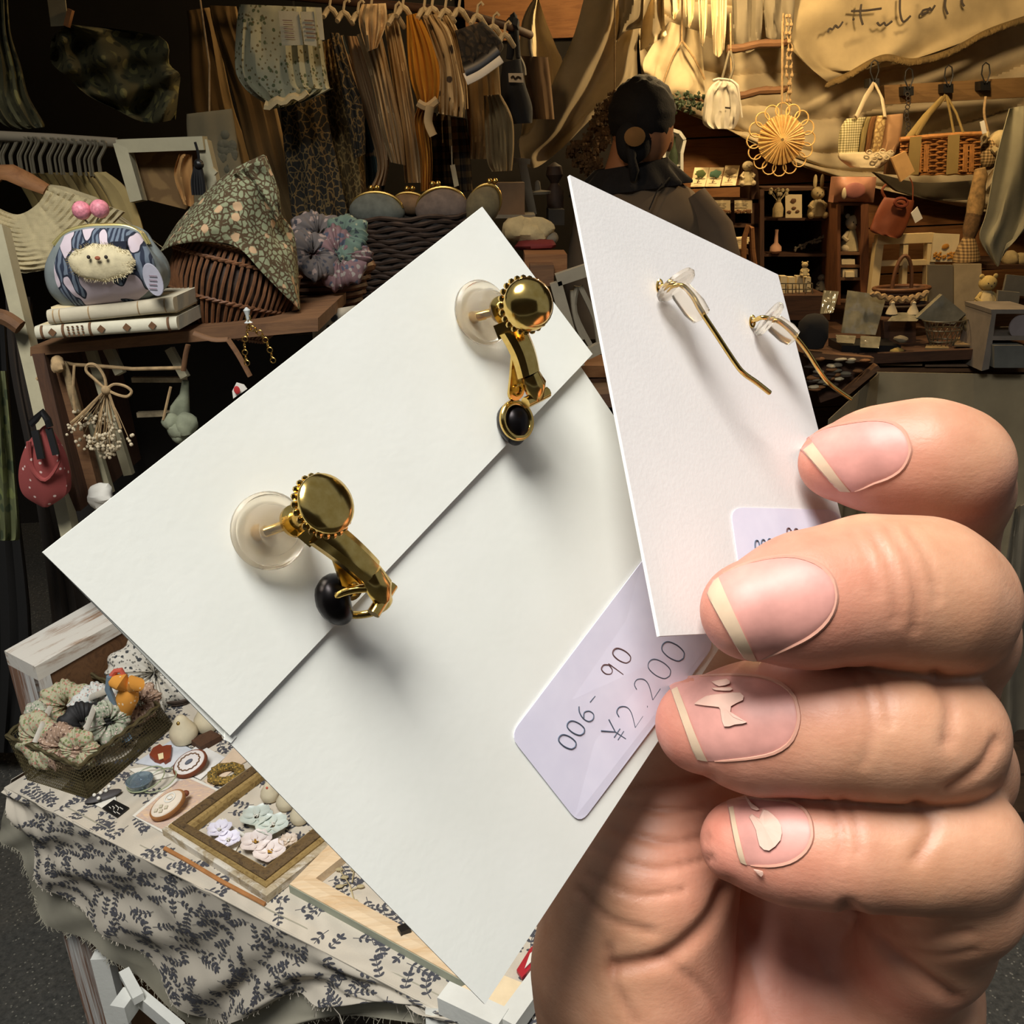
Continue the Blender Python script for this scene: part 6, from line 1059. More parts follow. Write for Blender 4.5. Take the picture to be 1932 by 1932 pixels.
# clay birds
mcl = M_plain('cream_clay', (206, 194, 164), .85, .06, 40, .3)
def bird(px, py, s, rz, label, beak=None, squash=1.0):
    b = T(px, py, .004); Rz = Matrix.Rotation(rz, 3, 'Z'); th = Thing('clay_bird', label, 'figurine', b, 'clay birds on the table')
    mb = MB(); mb.lathe(b, [(s * .5, 0), (s * .85, s * .15), (s, s * .6), (s * .9, s * 1.05), (s * .62, s * 1.45), (s * .45, s * 1.8), (s * .28, s * 2.02), (s * .05, s * 2.1)], 24, sx=1.0, sy=squash, R=Rz, wob=lambda a, h: 1 + .05 * math.cos(a) + .03 * noise.noise(Vector((a, h * 40, px)))); bd = th.part('body', mb, mcl)
    mb = MB(); mb.ball(b + Vector((0, -s * .42, s * 1.75)), s * .14, 10, 8); th.part('beak', mb, beak or m_brass, bd); return th
bird(348, 1398, .021, .3, 'round cream clay bird with a brass beak beside the cards'); bird(392, 1375, .020, -.3, 'second round clay bird half hidden by the square card')
mred = M_plain('orange_red_beak', (196, 84, 56), .6)
for i, (x, y_) in enumerate([(510, 1508), (540, 1524), (566, 1550)]): bird(x, y_, .013, .2 * i, ['upright clay bird with an orange beak in the carved frame', 'second slim clay bird in the carved frame', 'third slim clay bird beside the card edge'][i], mred)
mb = MB(); mb.prism([T(360, 1405, .003), T(400, 1388, .003), T(420, 1398, .003), T(380, 1420, .003)], (0, 0, .010)); single('driftwood_base', mb, m_wood_darkz, 'rough dark bark base under the round clay birds', 'base', smooth=False)
# cards with brooches
def flatcard(poly, h, m, name, label, grp=None, th_=.0012): mb = MB(); mb.prism([T(x, y_, h) for x, y_ in poly], (0, 0, th_)); return single(name, mb, m, label, 'card', grp, smooth=False)
flatcard([(325, 1397), (363, 1415), (318, 1452), (300, 1448), (255, 1440)], .004, M_plain('pale_blue_card', (204, 208, 214)), 'brooch_card', 'pale blue-white card under the brown cat-shaped brooch')
flatcard([(375, 1404), (425, 1430), (378, 1472), (330, 1448)], .005, M_plain('white_ruled_card', (226, 224, 218)), 'brooch_card', 'white card with a thin printed oval under the large cookie brooch')
flatcard([(243, 1452), (282, 1447), (330, 1464), (280, 1475)], .0045, m_paper, 'brooch_card', 'white card beneath the clear glass charm')
flatcard([(448, 1405), (480, 1428), (450, 1446), (400, 1488), (385, 1475)], .004, M_plain('peach_card', (222, 198, 170)), 'brooch_card', 'peach card carrying the mossy ring brooch')
t = NT('marbled_card'); n_ = t.noise(30, 4, .6, t.vec((1, 3, 1)), 2.0); t.base(t.ramp(n_.outputs[0], [(.35, (222, 190, 156)), (.5, (196, 172, 160)), (.65, (228, 200, 160))])); m_marb = t.fin(.6)
flatcard([(250, 1540), (330, 1471), (357, 1464), (414, 1491), (370, 1532), (310, 1573)], .005, m_paper, 'marbled_card', 'white-edged border card beneath the iced cookie brooch', th_=.001); flatcard([(256, 1540), (333, 1475), (357, 1469), (407, 1492), (368, 1528), (310, 1567)], .0062, m_marb, 'marbled_card', 'peach and grey marbled card carrying the iced cookie brooch', th_=.0006)
def brooch(cx, cy, rx, ry, rot, h, base_m, top_m, label, det):
    c = T(cx, cy, h); k_ = (c - CAM).dot(FWD) / FPX; R_ = Matrix.Rotation(.42, 3, 'X') @ Matrix.Rotation(rot, 3, 'Z'); th = Thing('cookie_brooch', label, 'brooch', c); mb = MB(); mb.lathe(c + UP * .002, [(.9, 0), (1.0, .0015), (1.0, .006), (.93, .008), (.1, .0085)] and [(rx * k_ * q, z_) for q, z_ in ((.9, 0), (1, .0015), (1, .0065), (.92, .0085), (.05, .009))], 36, R_, sy=ry / rx); b = th.part('biscuit', mb, base_m)
    mb = MB(); mb.lathe(c + R_ @ Vector((0, 0, .0093)) + UP * .001, [(rx * k_ * q, z_) for q, z_ in ((.86, -.001), (.88, .0006), (.80, .0018), (.05, .002))], 36, R_, sy=ry / rx); th.part('icing', mb, top_m)
    def L_(a, b_, z_=.0128): return c + R_ @ Vector((a * rx * k_, b_ * ry * k_, z_))
    if det == 1:
        mb = MB(); mb.tube([L_(.62 * math.cos(a) * (1 + .05 * math.sin(14 * a)), .62 * math.sin(a) * (1 + .05 * math.sin(14 * a))) for a in [2 * PI * j / 70 for j in range(70)]], .0009, 5, True); th.part('piped_ring', mb, m_wood_brown); mb = MB(); mb.ball(L_(0, 0, .0135), (.006, .003, .0016), 12, 6, R_); th.part('cameo', mb, M_plain('slate_cameo', (96, 100, 112)))
    else:
        mb = MB(); mb.tube([L_(.30 + .28 * math.cos(a), .22 + .34 * math.sin(a)) for a in [2 * PI * j / 20 for j in range(20)]], .0012, 6, True); mb.ball(L_(.30, .22), (.004, .0035, .002), 10, 6); th.part('piped_rosette', mb, m_paper); mb = MB()
        for a, b_ in ((-.45, -.3), (-.15, -.35), (-.3, .05), (-.6, .05)): mb.prism([L_(a + .13, b_), L_(a, b_ + .16), L_(a - .13, b_), L_(a, b_ - .16)], UP * .0014)
        th.part('diamond_beads', mb, M_plain('silver_beige', (196, 186, 160), .4), smooth=False)
m_bisc = M_plain('brown_biscuit', (120, 62, 34), .7, .15, 60); m_bisc2 = M_plain('golden_biscuit', (166, 112, 62), .7, .15, 60); m_ice = M_plain('white_icing', (218, 210, 204), .6, .04, 60)
brooch(361, 1446, 33, 25, .7, .013, m_bisc, m_ice, 'large brown-rimmed cookie brooch with white icing and a cameo centre', 1); brooch(319, 1524, 36, 22, .8, .015, m_bisc2, M_plain('cream_icing', (222, 208, 188), .6, .04, 60), 'golden cookie brooch with cream icing, rosette and diamond beads', 2)
mb = MB(); mb.ball(T(350, 1497, .02), (.005, .005, .004), 10, 8); single('brown_stub', mb, m_bisc, 'small brown curl at the end of the golden cookie brooch', 'ornament')
th = Thing('cat_brooch', 'reddish brown cat-shaped brooch with a cream square on the pale blue card', 'brooch', T(305, 1425, .006)); mb = MB(); mb.prism([T(x, y_, .006) for x, y_ in [(283, 1430), (290, 1417), (303, 1410), (308, 1414), (316, 1412), (325, 1412), (324, 1426), (322, 1436), (312, 1442), (308, 1438), (302, 1441), (292, 1438)]], (0, 0, .006)); th.part('body', mb, M_plain('red_brown_clay', (132, 58, 32), .55), smooth=False); mb = MB(); mb.prism([T(x, y_, .0125) for x, y_ in [(298, 1424), (308, 1421), (309, 1431), (300, 1434)]], (0, 0, .0012)); th.part('cream_square', mb, m_cream_paper, smooth=False)
th = Thing('moss_ring_brooch', 'olive and gold mossy ring brooch on the peach card', 'brooch', T(428, 1462, .006)); mb = MB(); c = T(427, 1460, .011); R = []
for i in range(40):
    a = 2 * PI * i / 40; ring = []
    for j in range(10): b_ = 2 * PI * j / 10; q = .0165 + .0062 * math.cos(b_); p = Vector((q * math.cos(a) * 1.15, q * math.sin(a), .0062 * math.sin(b_))); p *= 1 + .14 * noise.noise(p * 260); ring.append(c + p)
    R.append(ring)
mb.rings(R, True); th.part('ring', mb, M_floral('moss_gold', (120, 96, 40), [(60, 56, 34), (176, 140, 64)], 240, .35, dist=.003))
# glass cup-like charm with rings
th = Thing('glass_charm', 'clear glass bowl charm with pale green hoops behind the marbled card', 'charm', T(266, 1480, .004)); t = NT('blue_grey_glass'); t.base((150, 168, 180)); m_gl = t.fin(.05); t.b.inputs['Transmission Weight'].default_value = .7
c = T(266, 1484, .005); mb = MB(); mb.lathe(c, [(.010, 0), (.016, .004), (.0185, .012), (.017, .013), (.013, .006), (.004, .003)], 28); th.part('bowl', mb, m_gl)
for x, y_, r in ((275, 1470, .026), (300, 1472, .024)): mb = MB(); cc = T(x, y_, .012); mb.tube([cc + Vector((math.cos(a) * r, math.sin(a) * r * .9, .006 * math.sin(a + 1))) for a in [2 * PI * j / 30 for j in range(30)]], .0009, 6, True); th.part('hoop', mb, M_plain('pale_green_hoop', (158, 166, 132), .3))
th = Thing('beaded_brooch', 'dark leaf brooch with small white beads beside the mesh basket', 'brooch', T(195, 1502, .004)); mb = MB(); mb.ball(T(195, 1502, .008), (.024, .009, .004), 16, 8, Matrix.Rotation(.5, 3, 'Z')); th.part('leaf', mb, M_plain('dark_slate', (70, 66, 66), .6)); mb = MB()
for x, y_ in ((178, 1500), (190, 1496), (200, 1492), (206, 1484), (186, 1506)): mb.ball(T(x, y_, .014), .0026, 8, 6)
th.part('beads', mb, m_paper)
flatcard([(180, 1519), (218, 1503), (220, 1512), (193, 1526)], .004, m_paper, 'small_card', 'slim white card tucked behind the black message card')
th = Thing('message_card', 'small black card with white handwriting at the front edge of the table', 'card', T(218, 1522, .005)); mb = MB(); mb.prism([T(x, y_, .005) for x, y_ in [(193, 1526), (215, 1510), (244, 1525), (221, 1543)]], (0, 0, .0015)); th.part('board', mb, m_black, smooth=False); mb = MB()
for pts in ([(206, 1522), (209, 1525)], [(212, 1521), (216, 1524), (214, 1527)], [(218, 1519), (224, 1524), (222, 1529)], [(226, 1523), (232, 1527)], [(214, 1530), (218, 1534)], [(220, 1532), (226, 1536)]): mb.tube([T(x, y_, .0068) for x, y_ in pts], .0005, 4)
th.part('handwriting', mb, m_paper)
# carved picture frame with flower earrings
def moulding(quad_o, quad_i, h0, prof_h, name, mat, th, lbl=None):
    """mitred frame: four rails between outer and inner px quads"""
    for k_ in range(4):
        a, b = quad_o[k_], quad_o[(k_ + 1) % 4]; c, d = quad_i[k_], quad_i[(k_ + 1) % 4]; R = []
        A, Bq, Cc, Dd = T(*a, h0), T(*b, h0), T(*c, h0), T(*d, h0)
        for (p_, q_) in ((A, Cc), (Bq, Dd)): R.append([p_.lerp(q_, s_) + UP * z_ for s_, z_ in prof_h])
        mb = MB(); mb.rings(R); th.part(name, mb, mat, smooth=False)
th = Thing('carved_frame', 'antique bronze and white carved picture frame lying flat as a tray', 'frame', T(480, 1600))
t = NT('antique_gilt'); n_ = t.noise(160, 6, .7, t.vec((1, 1, 1))); c_ = t.ramp(n_.outputs[0], [(.38, (74, 56, 34)), (.5, (132, 106, 62)), (.62, (206, 194, 170))]); t.base(c_); t.bump(n_.outputs[0], .6, .002); m_gilt = t.fin(.5, .15)
pf = [(0, 0), (0, .006), (.10, .008), (.14, .012), (.30, .017), (.42, .021), (.62, .022), (.72, .018), (.84, .018), (.92, .012), (1.0, .010), (1.0, 0)]
FO, FI = [(308, 1576), (505, 1703), (690, 1555), (500, 1440)], [(366, 1573), (503, 1648), (628, 1545), (498, 1472)]
def mixq(s_): return [(a[0] + (b[0] - a[0]) * s_, a[1] + (b[1] - a[1]) * s_) for a, b in zip(FO, FI)]
m_gw = M_wood('worn_white_gilt', (150, 128, 92), (196, 180, 150), 'X', 14, 3, paint=(214, 206, 190), pamt=.5); m_gd = M_wood('dark_bronze_carving', (66, 48, 28), (112, 88, 52), 'X', 26, 1.5); m_gg = M_wood('old_gold_lip', (120, 92, 44), (168, 140, 84), 'X', 20, 4)
moulding(FO, mixq(.22), .004, [(0, 0), (0, .010), (.5, .013), (1, .012), (1, 0)], 'outer_moulding', m_gw, th)
moulding(mixq(.22), mixq(.36), .004, [(0, 0), (0, .014), (.5, .017), (1, .017), (1, 0)], 'gold_moulding', m_gg, th)
moulding(mixq(.36), mixq(.80), .004, [(0, 0), (0, .019), (.3, .022), (.7, .022), (1, .017), (1, 0)], 'carved_band', m_gd, th)
moulding(mixq(.80), FI, .004, [(0, 0), (0, .015), (.6, .013), (1, .008), (1, 0)], 'inner_lip', m_gg, th)
mb = MB(); mb.tube([T(x, y_, .006) for x, y_ in [(310, 1600), (350, 1622), (420, 1664), (500, 1706)]], .0026, 6, flat=.6); single('brown_dowel', mb, m_bisc2, 'thin brown stick lying along the front of the carved frame', 'stick')
def flowers(c0, n, cols, label, card=None, s=.011, centre=None):
    th = Thing('flower_earrings', label, 'earrings', T(*c0[0], .006), 'flower earrings in the carved frame')
    if card: mb = MB(); mb.prism([T(x, y_, .005) for x, y_ in card], (0, 0, .0015)); th.part('card', mb, m_paper, smooth=False)
    for (x, y_) in c0:
        c = T(x, y_, .010)
        for k_ in range(5):
            a = 2 * PI * k_ / 5 + x; d1 = Vector((math.cos(a), math.sin(a), 0)); d2 = Vector((-math.sin(a), math.cos(a), 0))
            def pet(u, v): r = s * (.15 + .95 * v); w_ = s * .62 * math.sin(PI * min(1, .18 + .72 * v)) ** .8; return c + d1 * r + d2 * w_ * (2 * u - 1) + UP * (.003 + .003 * v * v + .0022 * (2 * u - 1) ** 2)
            mb = MB(); mb.grid(pet, 6, 6, (0, 0, -.0005)); th.part('petal', mb, cols)
        mb = MB()
        rr = random.Random(x)
        for k_ in range(12): a = rr.uniform(0, 6.28); mb.ball(c + Vector((math.cos(a), math.sin(a), 0)) * rr.uniform(0, s * .22) + UP * .0055, .0009, 6, 4)
        th.part('stamens', mb, centre or m_paper)
flowers([(415, 1570), (432, 1590)], 2, M_plain('lilac_petal', (222, 218, 230), .6), 'pair of lilac-white ruffled flower earrings on a white card', [(397, 1585), (420, 1545), (462, 1575), (442, 1612)], .0145)
flowers([(485, 1545), (515, 1562)], 2, M_plain('sheer_grey_petal', (196, 204, 194), .4), 'pair of sheer grey-green flower earrings with sparkling centres', None, .019)
flowers([(484, 1593), (510, 1612)], 2, M_plain('white_gold_petal', (226, 214, 208), .5), 'pair of white flower earrings with golden stamens', None, .018, M_plain('gold_stamen', (206, 158, 60), .4, metal=.4))
flowers([(545, 1592)], 1, M_plain('faint_peach_petal', (214, 196, 176), .5), 'single faint peach flower earring near the right of the carved frame', None, .011)
# pale wooden frame
th = Thing('pale_wood_frame', 'plain pale pine picture frame with grey outer edge lying in front', 'frame', T(700, 1780))
pf2 = [(0, 0), (0, .012), (.5, .014), (1.0, .012), (1.0, 0)]
moulding([(549, 1683), (880, 1868), (960, 1740), (650, 1580)], [(598, 1672), (820, 1795), (900, 1712), (668, 1615)], .004, pf2, 'rail', m_wood_pale, th)
mb = MB(); A, Bq = T(547, 1684, .0035), T(880, 1870, .0035); mb.hexa([A, Bq, Bq - Nn * .002, A - Nn * .002, A + UP * .011, Bq + UP * .011, Bq - Nn * .002 + UP * .011, A - Nn * .002 + UP * .011]); th.part('grey_edge', mb, M_plain('sage_grey_paint', (152, 156, 138)), smooth=False)
mb = MB(); mb.box(T(763, 1756, .018), (.012, .010, .010), Matrix.Rotation(.5, 3, 'Z')); single('black_clip', mb, m_black, 'small black clip on the pale pine frame beside the card', 'clip', smooth=False)
mb = MB(); rr = random.Random(3)
for pts in ([(640, 1640), (660, 1670), (668, 1700)], [(655, 1668), (640, 1672)], [(660, 1680), (680, 1672)], [(668, 1640), (664, 1665)]): mb.tube([T(x, y_, .007) for x, y_ in pts], .0008, 5)
for x, y_ in ((640, 1640), (640, 1672), (680, 1672), (668, 1640), (668, 1700), (650, 1655)): mb.ball(T(x, y_, .008), (.005, .003, .0012), 8, 6)
single('twig_ornament', mb, m_lace, 'small pale leafy twig ornament inside the pale pine frame', 'ornament')
# things right of the card tip
mb = MB(); mb.prism([T(x, y_, .006) for x, y_ in [(1000, 1795), (1022, 1775), (1038, 1790), (985, 1850), (975, 1835)]], (0, 0, .004)); single('red_white_clip', mb, M_plain('crimson_white', (170, 26, 44), .4), 'crimson and white hair clip at the right of the card tip', 'clip', smooth=False)
mb = MB(); mb.prism([T(x, y_, .011) for x, y_ in [(1000, 1800), (1018, 1785), (1025, 1792), (990, 1828)]], (0, 0, .001)); single('white_clip_strip', mb, m_paper, 'white strip on the crimson hair clip', 'clip', smooth=False)
mb = MB(); mb.prism([T(x, y_, .006) for x, y_ in [(1018, 1745), (1045, 1705), (1050, 1715), (1028, 1752)]], (0, 0, .003)); single('lilac_ribbon', mb, M_plain('lilac_ribbon', (150, 146, 178)), 'lilac ribbon strip beside the wrist', 'ribbon', smooth=False)
# white folding stool below the table
def wbar(th, a, b, w_, d_, nm='rail'):
    mb = MB(); bar(mb, a, b, w_, d_); th.part(nm, mb, m_white_clean, smooth=False)
th = Thing('white_stool', 'white painted wooden stool partly visible under the hanging cloth at lower left', 'stool', H(230, 1932, .1))
wbar(th, V(192, 1800, 1.05), V(232, 1960, 1.05), .026, .02, 'leg'); wbar(th, H(225, 1915, .34), H(250, 1880, .34), .030, .022); wbar(th, H(262, 1880, .34), H(345, 1950, .34), .026, .012); wbar(th, H(235, 1835, .36), H(262, 1885, .36), .012, .014)
th = Thing('white_chair', 'pale grey-white wooden chair corner at the bottom beneath the card tip', 'chair', H(900, 1932, .4))
zc = ZT + .02
wbar(th, H(838, 1882, zc), H(950, 1935, zc), .022, .022); wbar(th, H(1020, 1850, zc), H(955, 1940, zc), .020, .020); mb = MB(); mb.prism([H(x, y_, zc - .004) for x, y_ in [(855, 1878), (950, 1928), (1000, 1868), (930, 1840)]], (0, 0, .006)); th.part('seat', mb, M_plain('cream_seat', (226, 206, 170), .5), smooth=False); wbar(th, H(832, 1895, zc - .02), H(836, 1960, zc - .05), .03, .02, 'leg')
# ============================================================ hand holding the cards
def cw(p): return CAM + RT * float(p[0]) + DN * float(p[1]) + FWD * float(p[2])     # camera space -> world
def cpt(px, py, z): return np.array([(px - CC) / FPX * z, (py - CC) / FPX * z, z])
FINGERS = {
 'index': [(1575, 873, .1555, 67), (1650, 868, .1535, 92), (1742, 864, .1515, 103), (1795, 880, .152, 101), (1805, 925, .160, 92), (1775, 1060, .176, 92), (1700, 1300, .190, 100)],
 'middle': [(1416, 1152, .1215, 94), (1520, 1132, .1230, 120), (1640, 1112, .1245, 131), (1740, 1122, .1265, 137), (1780, 1140, .129, 122), (1790, 1200, .140, 112), (1740, 1360, .160, 112), (1660, 1560, .175, 120)],
 'ring': [(1327, 1368, .1365, 90), (1430, 1372, .133, 116), (1560, 1370, .1300, 122), (1680, 1374, .1290, 124), (1768, 1384, .130, 115), (1790, 1450, .141, 108), (1720, 1600, .157, 115), (1620, 1740, .170, 120)],
 'pinky': [(1402, 1590, .1370, 80), (1490, 1594, .134, 99), (1600, 1600, .1320, 105), (1720, 1600, .1315, 108), (1806, 1590, .132, 110), (1806, 1680, .139, 112), (1748, 1775, .150, 108), (1660, 1860, .165, 120)],
}
PALM = [[(1690, 1850, .168, 150), (1560, 1900, .172, 190), (1400, 1960, .174, 210), (1230, 2060, .176, 210)],
        [(1660, 1980, .170, 150), (1500, 2080, .172, 200), (1250, 2180, .176, 240), (1180, 2500, .185, 250)],
        [(1640, 1560, .186, 140), (1500, 1700, .182, 190), (1380, 1860, .178, 210)]]
THUMB = [(1215, 2000, .168, 205), (1192, 1830, .162, 172), (1210, 1660, .160, 162), (1262, 1500, .166, 140), (1330, 1330, .174, 115), (1400, 1180, .180, 95)]
def chain(ch): return [(cpt(a[0], a[1], a[2]), a[3] / FPX * a[2]) for a in ch]
def cone(P, a, ra, b, rb):
    ab = b - a; L2 = float(ab @ ab); t = np.clip((P - a) @ ab / L2, 0, 1); q = P - a - t[:, None] * ab
    return np.sqrt((q * q).sum(1)) - (ra + (rb - ra) * t)
def smin(a, b, k):
    h = np.clip(0.5 + 0.5 * (b - a) / k, 0, 1); return b * (1 - h) + a * h - k * h * (1 - h)
def dchain(P, ch, k):
    c = chain(ch); d = None
    for i in range(len(c) - 1):
        e = cone(P, c[i][0], c[i][1], c[i + 1][0], c[i + 1][1]); d = e if d is None else smin(d, e, k)
    return d
def sdf(P):
    P = np.asarray(P, dtype=np.float64)
    palm = None
    for ch in PALM:
        e = dchain(P, ch, .006); palm = e if palm is None else smin(palm, e, .010)
    palm = smin(palm, dchain(P, THUMB, .007), .0035); d = palm
    F = {k: dchain(P, v, .0035) for k, v in FINGERS.items()}
    f = F['index']
    for k in ('middle', 'ring', 'pinky'): f = smin(f, F[k], .0009)
    return smin(d, f, .0030)
def surface_nets(fn, lo, hi, h):
    n = np.ceil((hi - lo) / h).astype(int) + 1
    ax = [lo[i] + h * np.arange(n[i]) for i in range(3)]
    D = np.empty(n, dtype=np.float32)
    YY, ZZ = np.meshgrid(ax[1], ax[2], indexing='ij')
    st = 12
    for i in range(0, n[0], st):
        xs = ax[0][i:i + st]; G = np.empty((len(xs),) + YY.shape + (3,)); G[..., 0] = xs[:, None, None]; G[..., 1] = YY; G[..., 2] = ZZ
        D[i:i + st] = fn(G.reshape(-1, 3)).reshape(G.shape[:-1])
    s = D < 0; c = [sl for sl in (slice(None, -1), slice(1, None))]
    cnt = np.zeros(tuple(n - 1), dtype=np.float32); acc = np.zeros(tuple(n - 1) + (3,), dtype=np.float32)
    for axis in range(3):
        for o1 in (0, 1):
            for o2 in (0, 1):
                oth = [a for a in range(3) if a != axis]; sa = [None] * 3; sb = [None] * 3
                sa[axis] = c[0]; sb[axis] = c[1]; sa[oth[0]] = sb[oth[0]] = c[o1]; sa[oth[1]] = sb[oth[1]] = c[o2]
                A = D[tuple(sa)]; B = D[tuple(sb)]; x = (A < 0) != (B < 0); t = np.where(x, A / np.where(x, A - B, 1), 0)
                cnt += x; acc[..., axis] += t; acc[..., oth[0]] += o1 * x; acc[..., oth[1]] += o2 * x
    act = cnt > 0; idx = -np.ones(act.shape, dtype=np.int64); idx[act] = np.arange(act.sum())
    cells = np.argwhere(act); Vt = lo + h * (cells + acc[act] / cnt[act][:, None]); F = []
    for axis in range(3):
        oth = [a for a in range(3) if a != axis]; sa = [slice(None)] * 3; sb = [slice(None)] * 3; sa[axis] = slice(None, -1); sb[axis] = slice(1, None)
        ch = np.argwhere(s[tuple(sa)] != s[tuple(sb)]); ok = (ch[:, oth[0]] > 0) & (ch[:, oth[1]] > 0) & (ch[:, oth[0]] < n[oth[0]] - 1) & (ch[:, oth[1]] < n[oth[1]] - 1); ch = ch[ok]
        q = []
        for (a, b) in ((0, 0), (1, 0), (1, 1), (0, 1)):
            k = ch.copy(); k[:, oth[0]] -= a; k[:, oth[1]] -= b; q.append(idx[k[:, 0], k[:, 1], k[:, 2]])
        q = np.stack(q, 1); ins = s[ch[:, 0], ch[:, 1], ch[:, 2]]
        if axis == 1: ins = ~ins
        q[~ins] = q[~ins][:, ::-1]; F.append(q)
    return Vt, np.concatenate(F)
def march(px, py, z0=.085):
    d = np.array([(px - CC) / FPX, (py - CC) / FPX, 1.0]); t = z0
    for _ in range(60):
        e = float(sdf((d * t)[None])[0]); t += e / np.linalg.norm(d) * 0.9
        if e < 1e-5 or t > .3: break
    return d * t
def grad(p, e=2e-4):
    Q = np.array([p + np.eye(3)[i] * s_ * e for i in range(3) for s_ in (1, -1)]); v = sdf(Q); g = np.array([v[0] - v[1], v[2] - v[3], v[4] - v[5]]); return g / (np.linalg.norm(g) + 1e-12)
lo = cpt(985, 740, .10) ; lo = np.array([0.0, -.024, .108]); hi = np.array([.105, .112, .205])
HV, HF = surface_nets(sdf, lo, hi, .00072)
# creases: (polyline px, half width m, depth m)
CREASE = [([(1600, 1715), (1640, 1760), (1690, 1805), (1740, 1845), (1800, 1885)], .0011, .0010), ([(1369, 1678), (1345, 1730), (1300, 1778), (1246, 1812), (1160, 1828)], .0013, .0012),
 ([(1190, 1490), (1290, 1480), (1340, 1470)], .0008, .0007), ([(1165, 1515), (1260, 1530), (1330, 1525)], .0006, .0005), ([(1150, 1560), (1250, 1590), (1330, 1580)], .0007, .0005), ([(1120, 1600), (1230, 1640), (1340, 1620)], .0006, .0004),
 ([(1090, 1680), (1150, 1735), (1230, 1760)], .0007, .0005), ([(1110, 1650), (1200, 1690), (1290, 1680)], .0006, .0004),
 ([(1148, 1790), (1160, 1860), (1200, 1932)], .0008, .0005), ([(1250, 1810), (1330, 1870), (1370, 1932)], .0009, .0004), ([(1400, 1740), (1420, 1830), (1460, 1932)], .0012, .0003), ([(1500, 1740), (1560, 1830), (1620, 1932)], .0012, .0003),
 ([(1640, 1000), (1672, 1050), (1690, 1110), (1692, 1170)], .0006, .00035), ([(1675, 995), (1712, 1050), (1730, 1120), (1726, 1190)], .0006, .00035), ([(1610, 1005), (1640, 1060), (1652, 1120)], .0005, .00025), ([(1715, 1000), (1755, 1060), (1770, 1130)], .0005, .0003),
 ([(1600, 1265), (1635, 1310), (1645, 1380), (1630, 1440)], .0006, .0003), ([(1640, 1262), (1670, 1310), (1680, 1370)], .0005, .0003), ([(1765, 1275), (1795, 1330), (1790, 1400)], .0010, .0006), ([(1880, 1400), (1850, 1450), (1790, 1490)], .0008, .0006),
 ([(1590, 1505), (1615, 1550), (1620, 1610)], .0006, .0003), ([(1560, 1508), (1585, 1560), (1588, 1620)], .0005, .0003), ([(1730, 1520), (1760, 1560), (1730, 1620)], .0009, .0006), ([(1690, 1755), (1760, 1765), (1830, 1760)], .0007, .0004), ([(1700, 1790), (1770, 1805), (1840, 1795)], .0006, .0003)]
proj = HV[:, :2] / HV[:, 2:3]; disp = np.zeros(len(HV))
for pl, wd, dp in CREASE:
    P = np.array([(p.x - CC, p.y - CC) for p in crv(pl, 8)]) / FPX; best = np.full(len(HV), 9.0)
    for i in range(len(P) - 1):
        ab = P[i + 1] - P[i]; t = np.clip(((proj - P[i]) @ ab) / (ab @ ab), 0, 1); q = proj - P[i] - t[:, None] * ab; best = np.minimum(best, np.sqrt((q * q).sum(1)))
    e = best * HV[:, 2]; disp -= dp * np.exp(-(e / wd) ** 2)
Gn = np.zeros_like(HV); E3 = np.eye(3) * 2e-4
for i in range(3): Gn[:, i] = sdf(HV + E3[i]) - sdf(HV - E3[i])
Gn /= np.linalg.norm(Gn, axis=1, keepdims=True) + 1e-12
front = np.clip(-Gn[:, 2] * 3, 0, 1); HV2 = HV - Gn * sdf(HV)[:, None] * 0.8 + Gn * (disp * front)[:, None]
# skin tint: pink towards finger tips and the heel of the hand, tan on the knuckles
pink = np.zeros(len(HV))
for k, ch in FINGERS.items():
    c = chain(ch); tip = c[0][0]; r = np.linalg.norm(HV - tip, axis=1); pink = np.maximum(pink, np.clip(1.25 - r / .019, 0, 1))
for (a, b, z, rad) in ((1450, 1850, .155, .022), (1700, 1840, .15, .010), (1640, 1640, .13, .006), (1820, 940, .15, .008)):
    pink = np.maximum(pink, 0.75 * np.clip(1.3 - np.linalg.norm(HV - cpt(a, b, z), axis=1) / rad, 0, 1))
Wc = np.array([tuple(cw(p)) for p in HV2])
hb = Vector((float(Wc[:, 0].mean()), float(Wc[:, 1].mean()), float(Wc[:, 2].min())))
me = bpy.data.meshes.new('skin'); me.from_pydata([tuple(v) for v in (Wc - np.array(hb))], [], [tuple(int(i) for i in q) for q in HF]); me.update()
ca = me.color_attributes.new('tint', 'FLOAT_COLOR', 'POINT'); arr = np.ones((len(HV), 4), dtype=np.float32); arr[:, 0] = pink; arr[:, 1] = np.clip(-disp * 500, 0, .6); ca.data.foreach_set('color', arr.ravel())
me.polygons.foreach_set('use_smooth', [True] * len(me.polygons))
t = NT('skin'); at = t.n('ShaderNodeAttribute', attribute_name='tint'); sp = t.n('ShaderNodeSeparateColor'); t.l(at.outputs['Color'], sp.inputs[0])
n1 = t.noise(180, 4); tan = t.ramp(n1.outputs[0], [(0.3, (184, 132, 100)), (0.7, (197, 147, 115))]); pk = t.ramp(t.noise(260, 3).outputs[0], [(0.3, (198, 122, 102)), (0.7, (208, 138, 118))])
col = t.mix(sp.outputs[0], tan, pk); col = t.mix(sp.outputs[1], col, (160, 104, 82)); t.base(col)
n2 = t.noise(1500, 4, 0.6); vw = t.vec((1, 1, 3)); n3 = t.noise(420, 3, 0.6, vw); t.bump(t.mix(0.5, n2.outputs[0], n3.outputs[0]), 0.2, 0.0005)
m_skin = t.fin(0.5); t.b.inputs['Subsurface Weight'].default_value = 0.12; t.b.inputs['Subsurface Radius'].default_value = (1.0, 0.35, 0.2); t.b.inputs['Subsurface Scale'].default_value = 0.003
me.materials.append(m_skin)
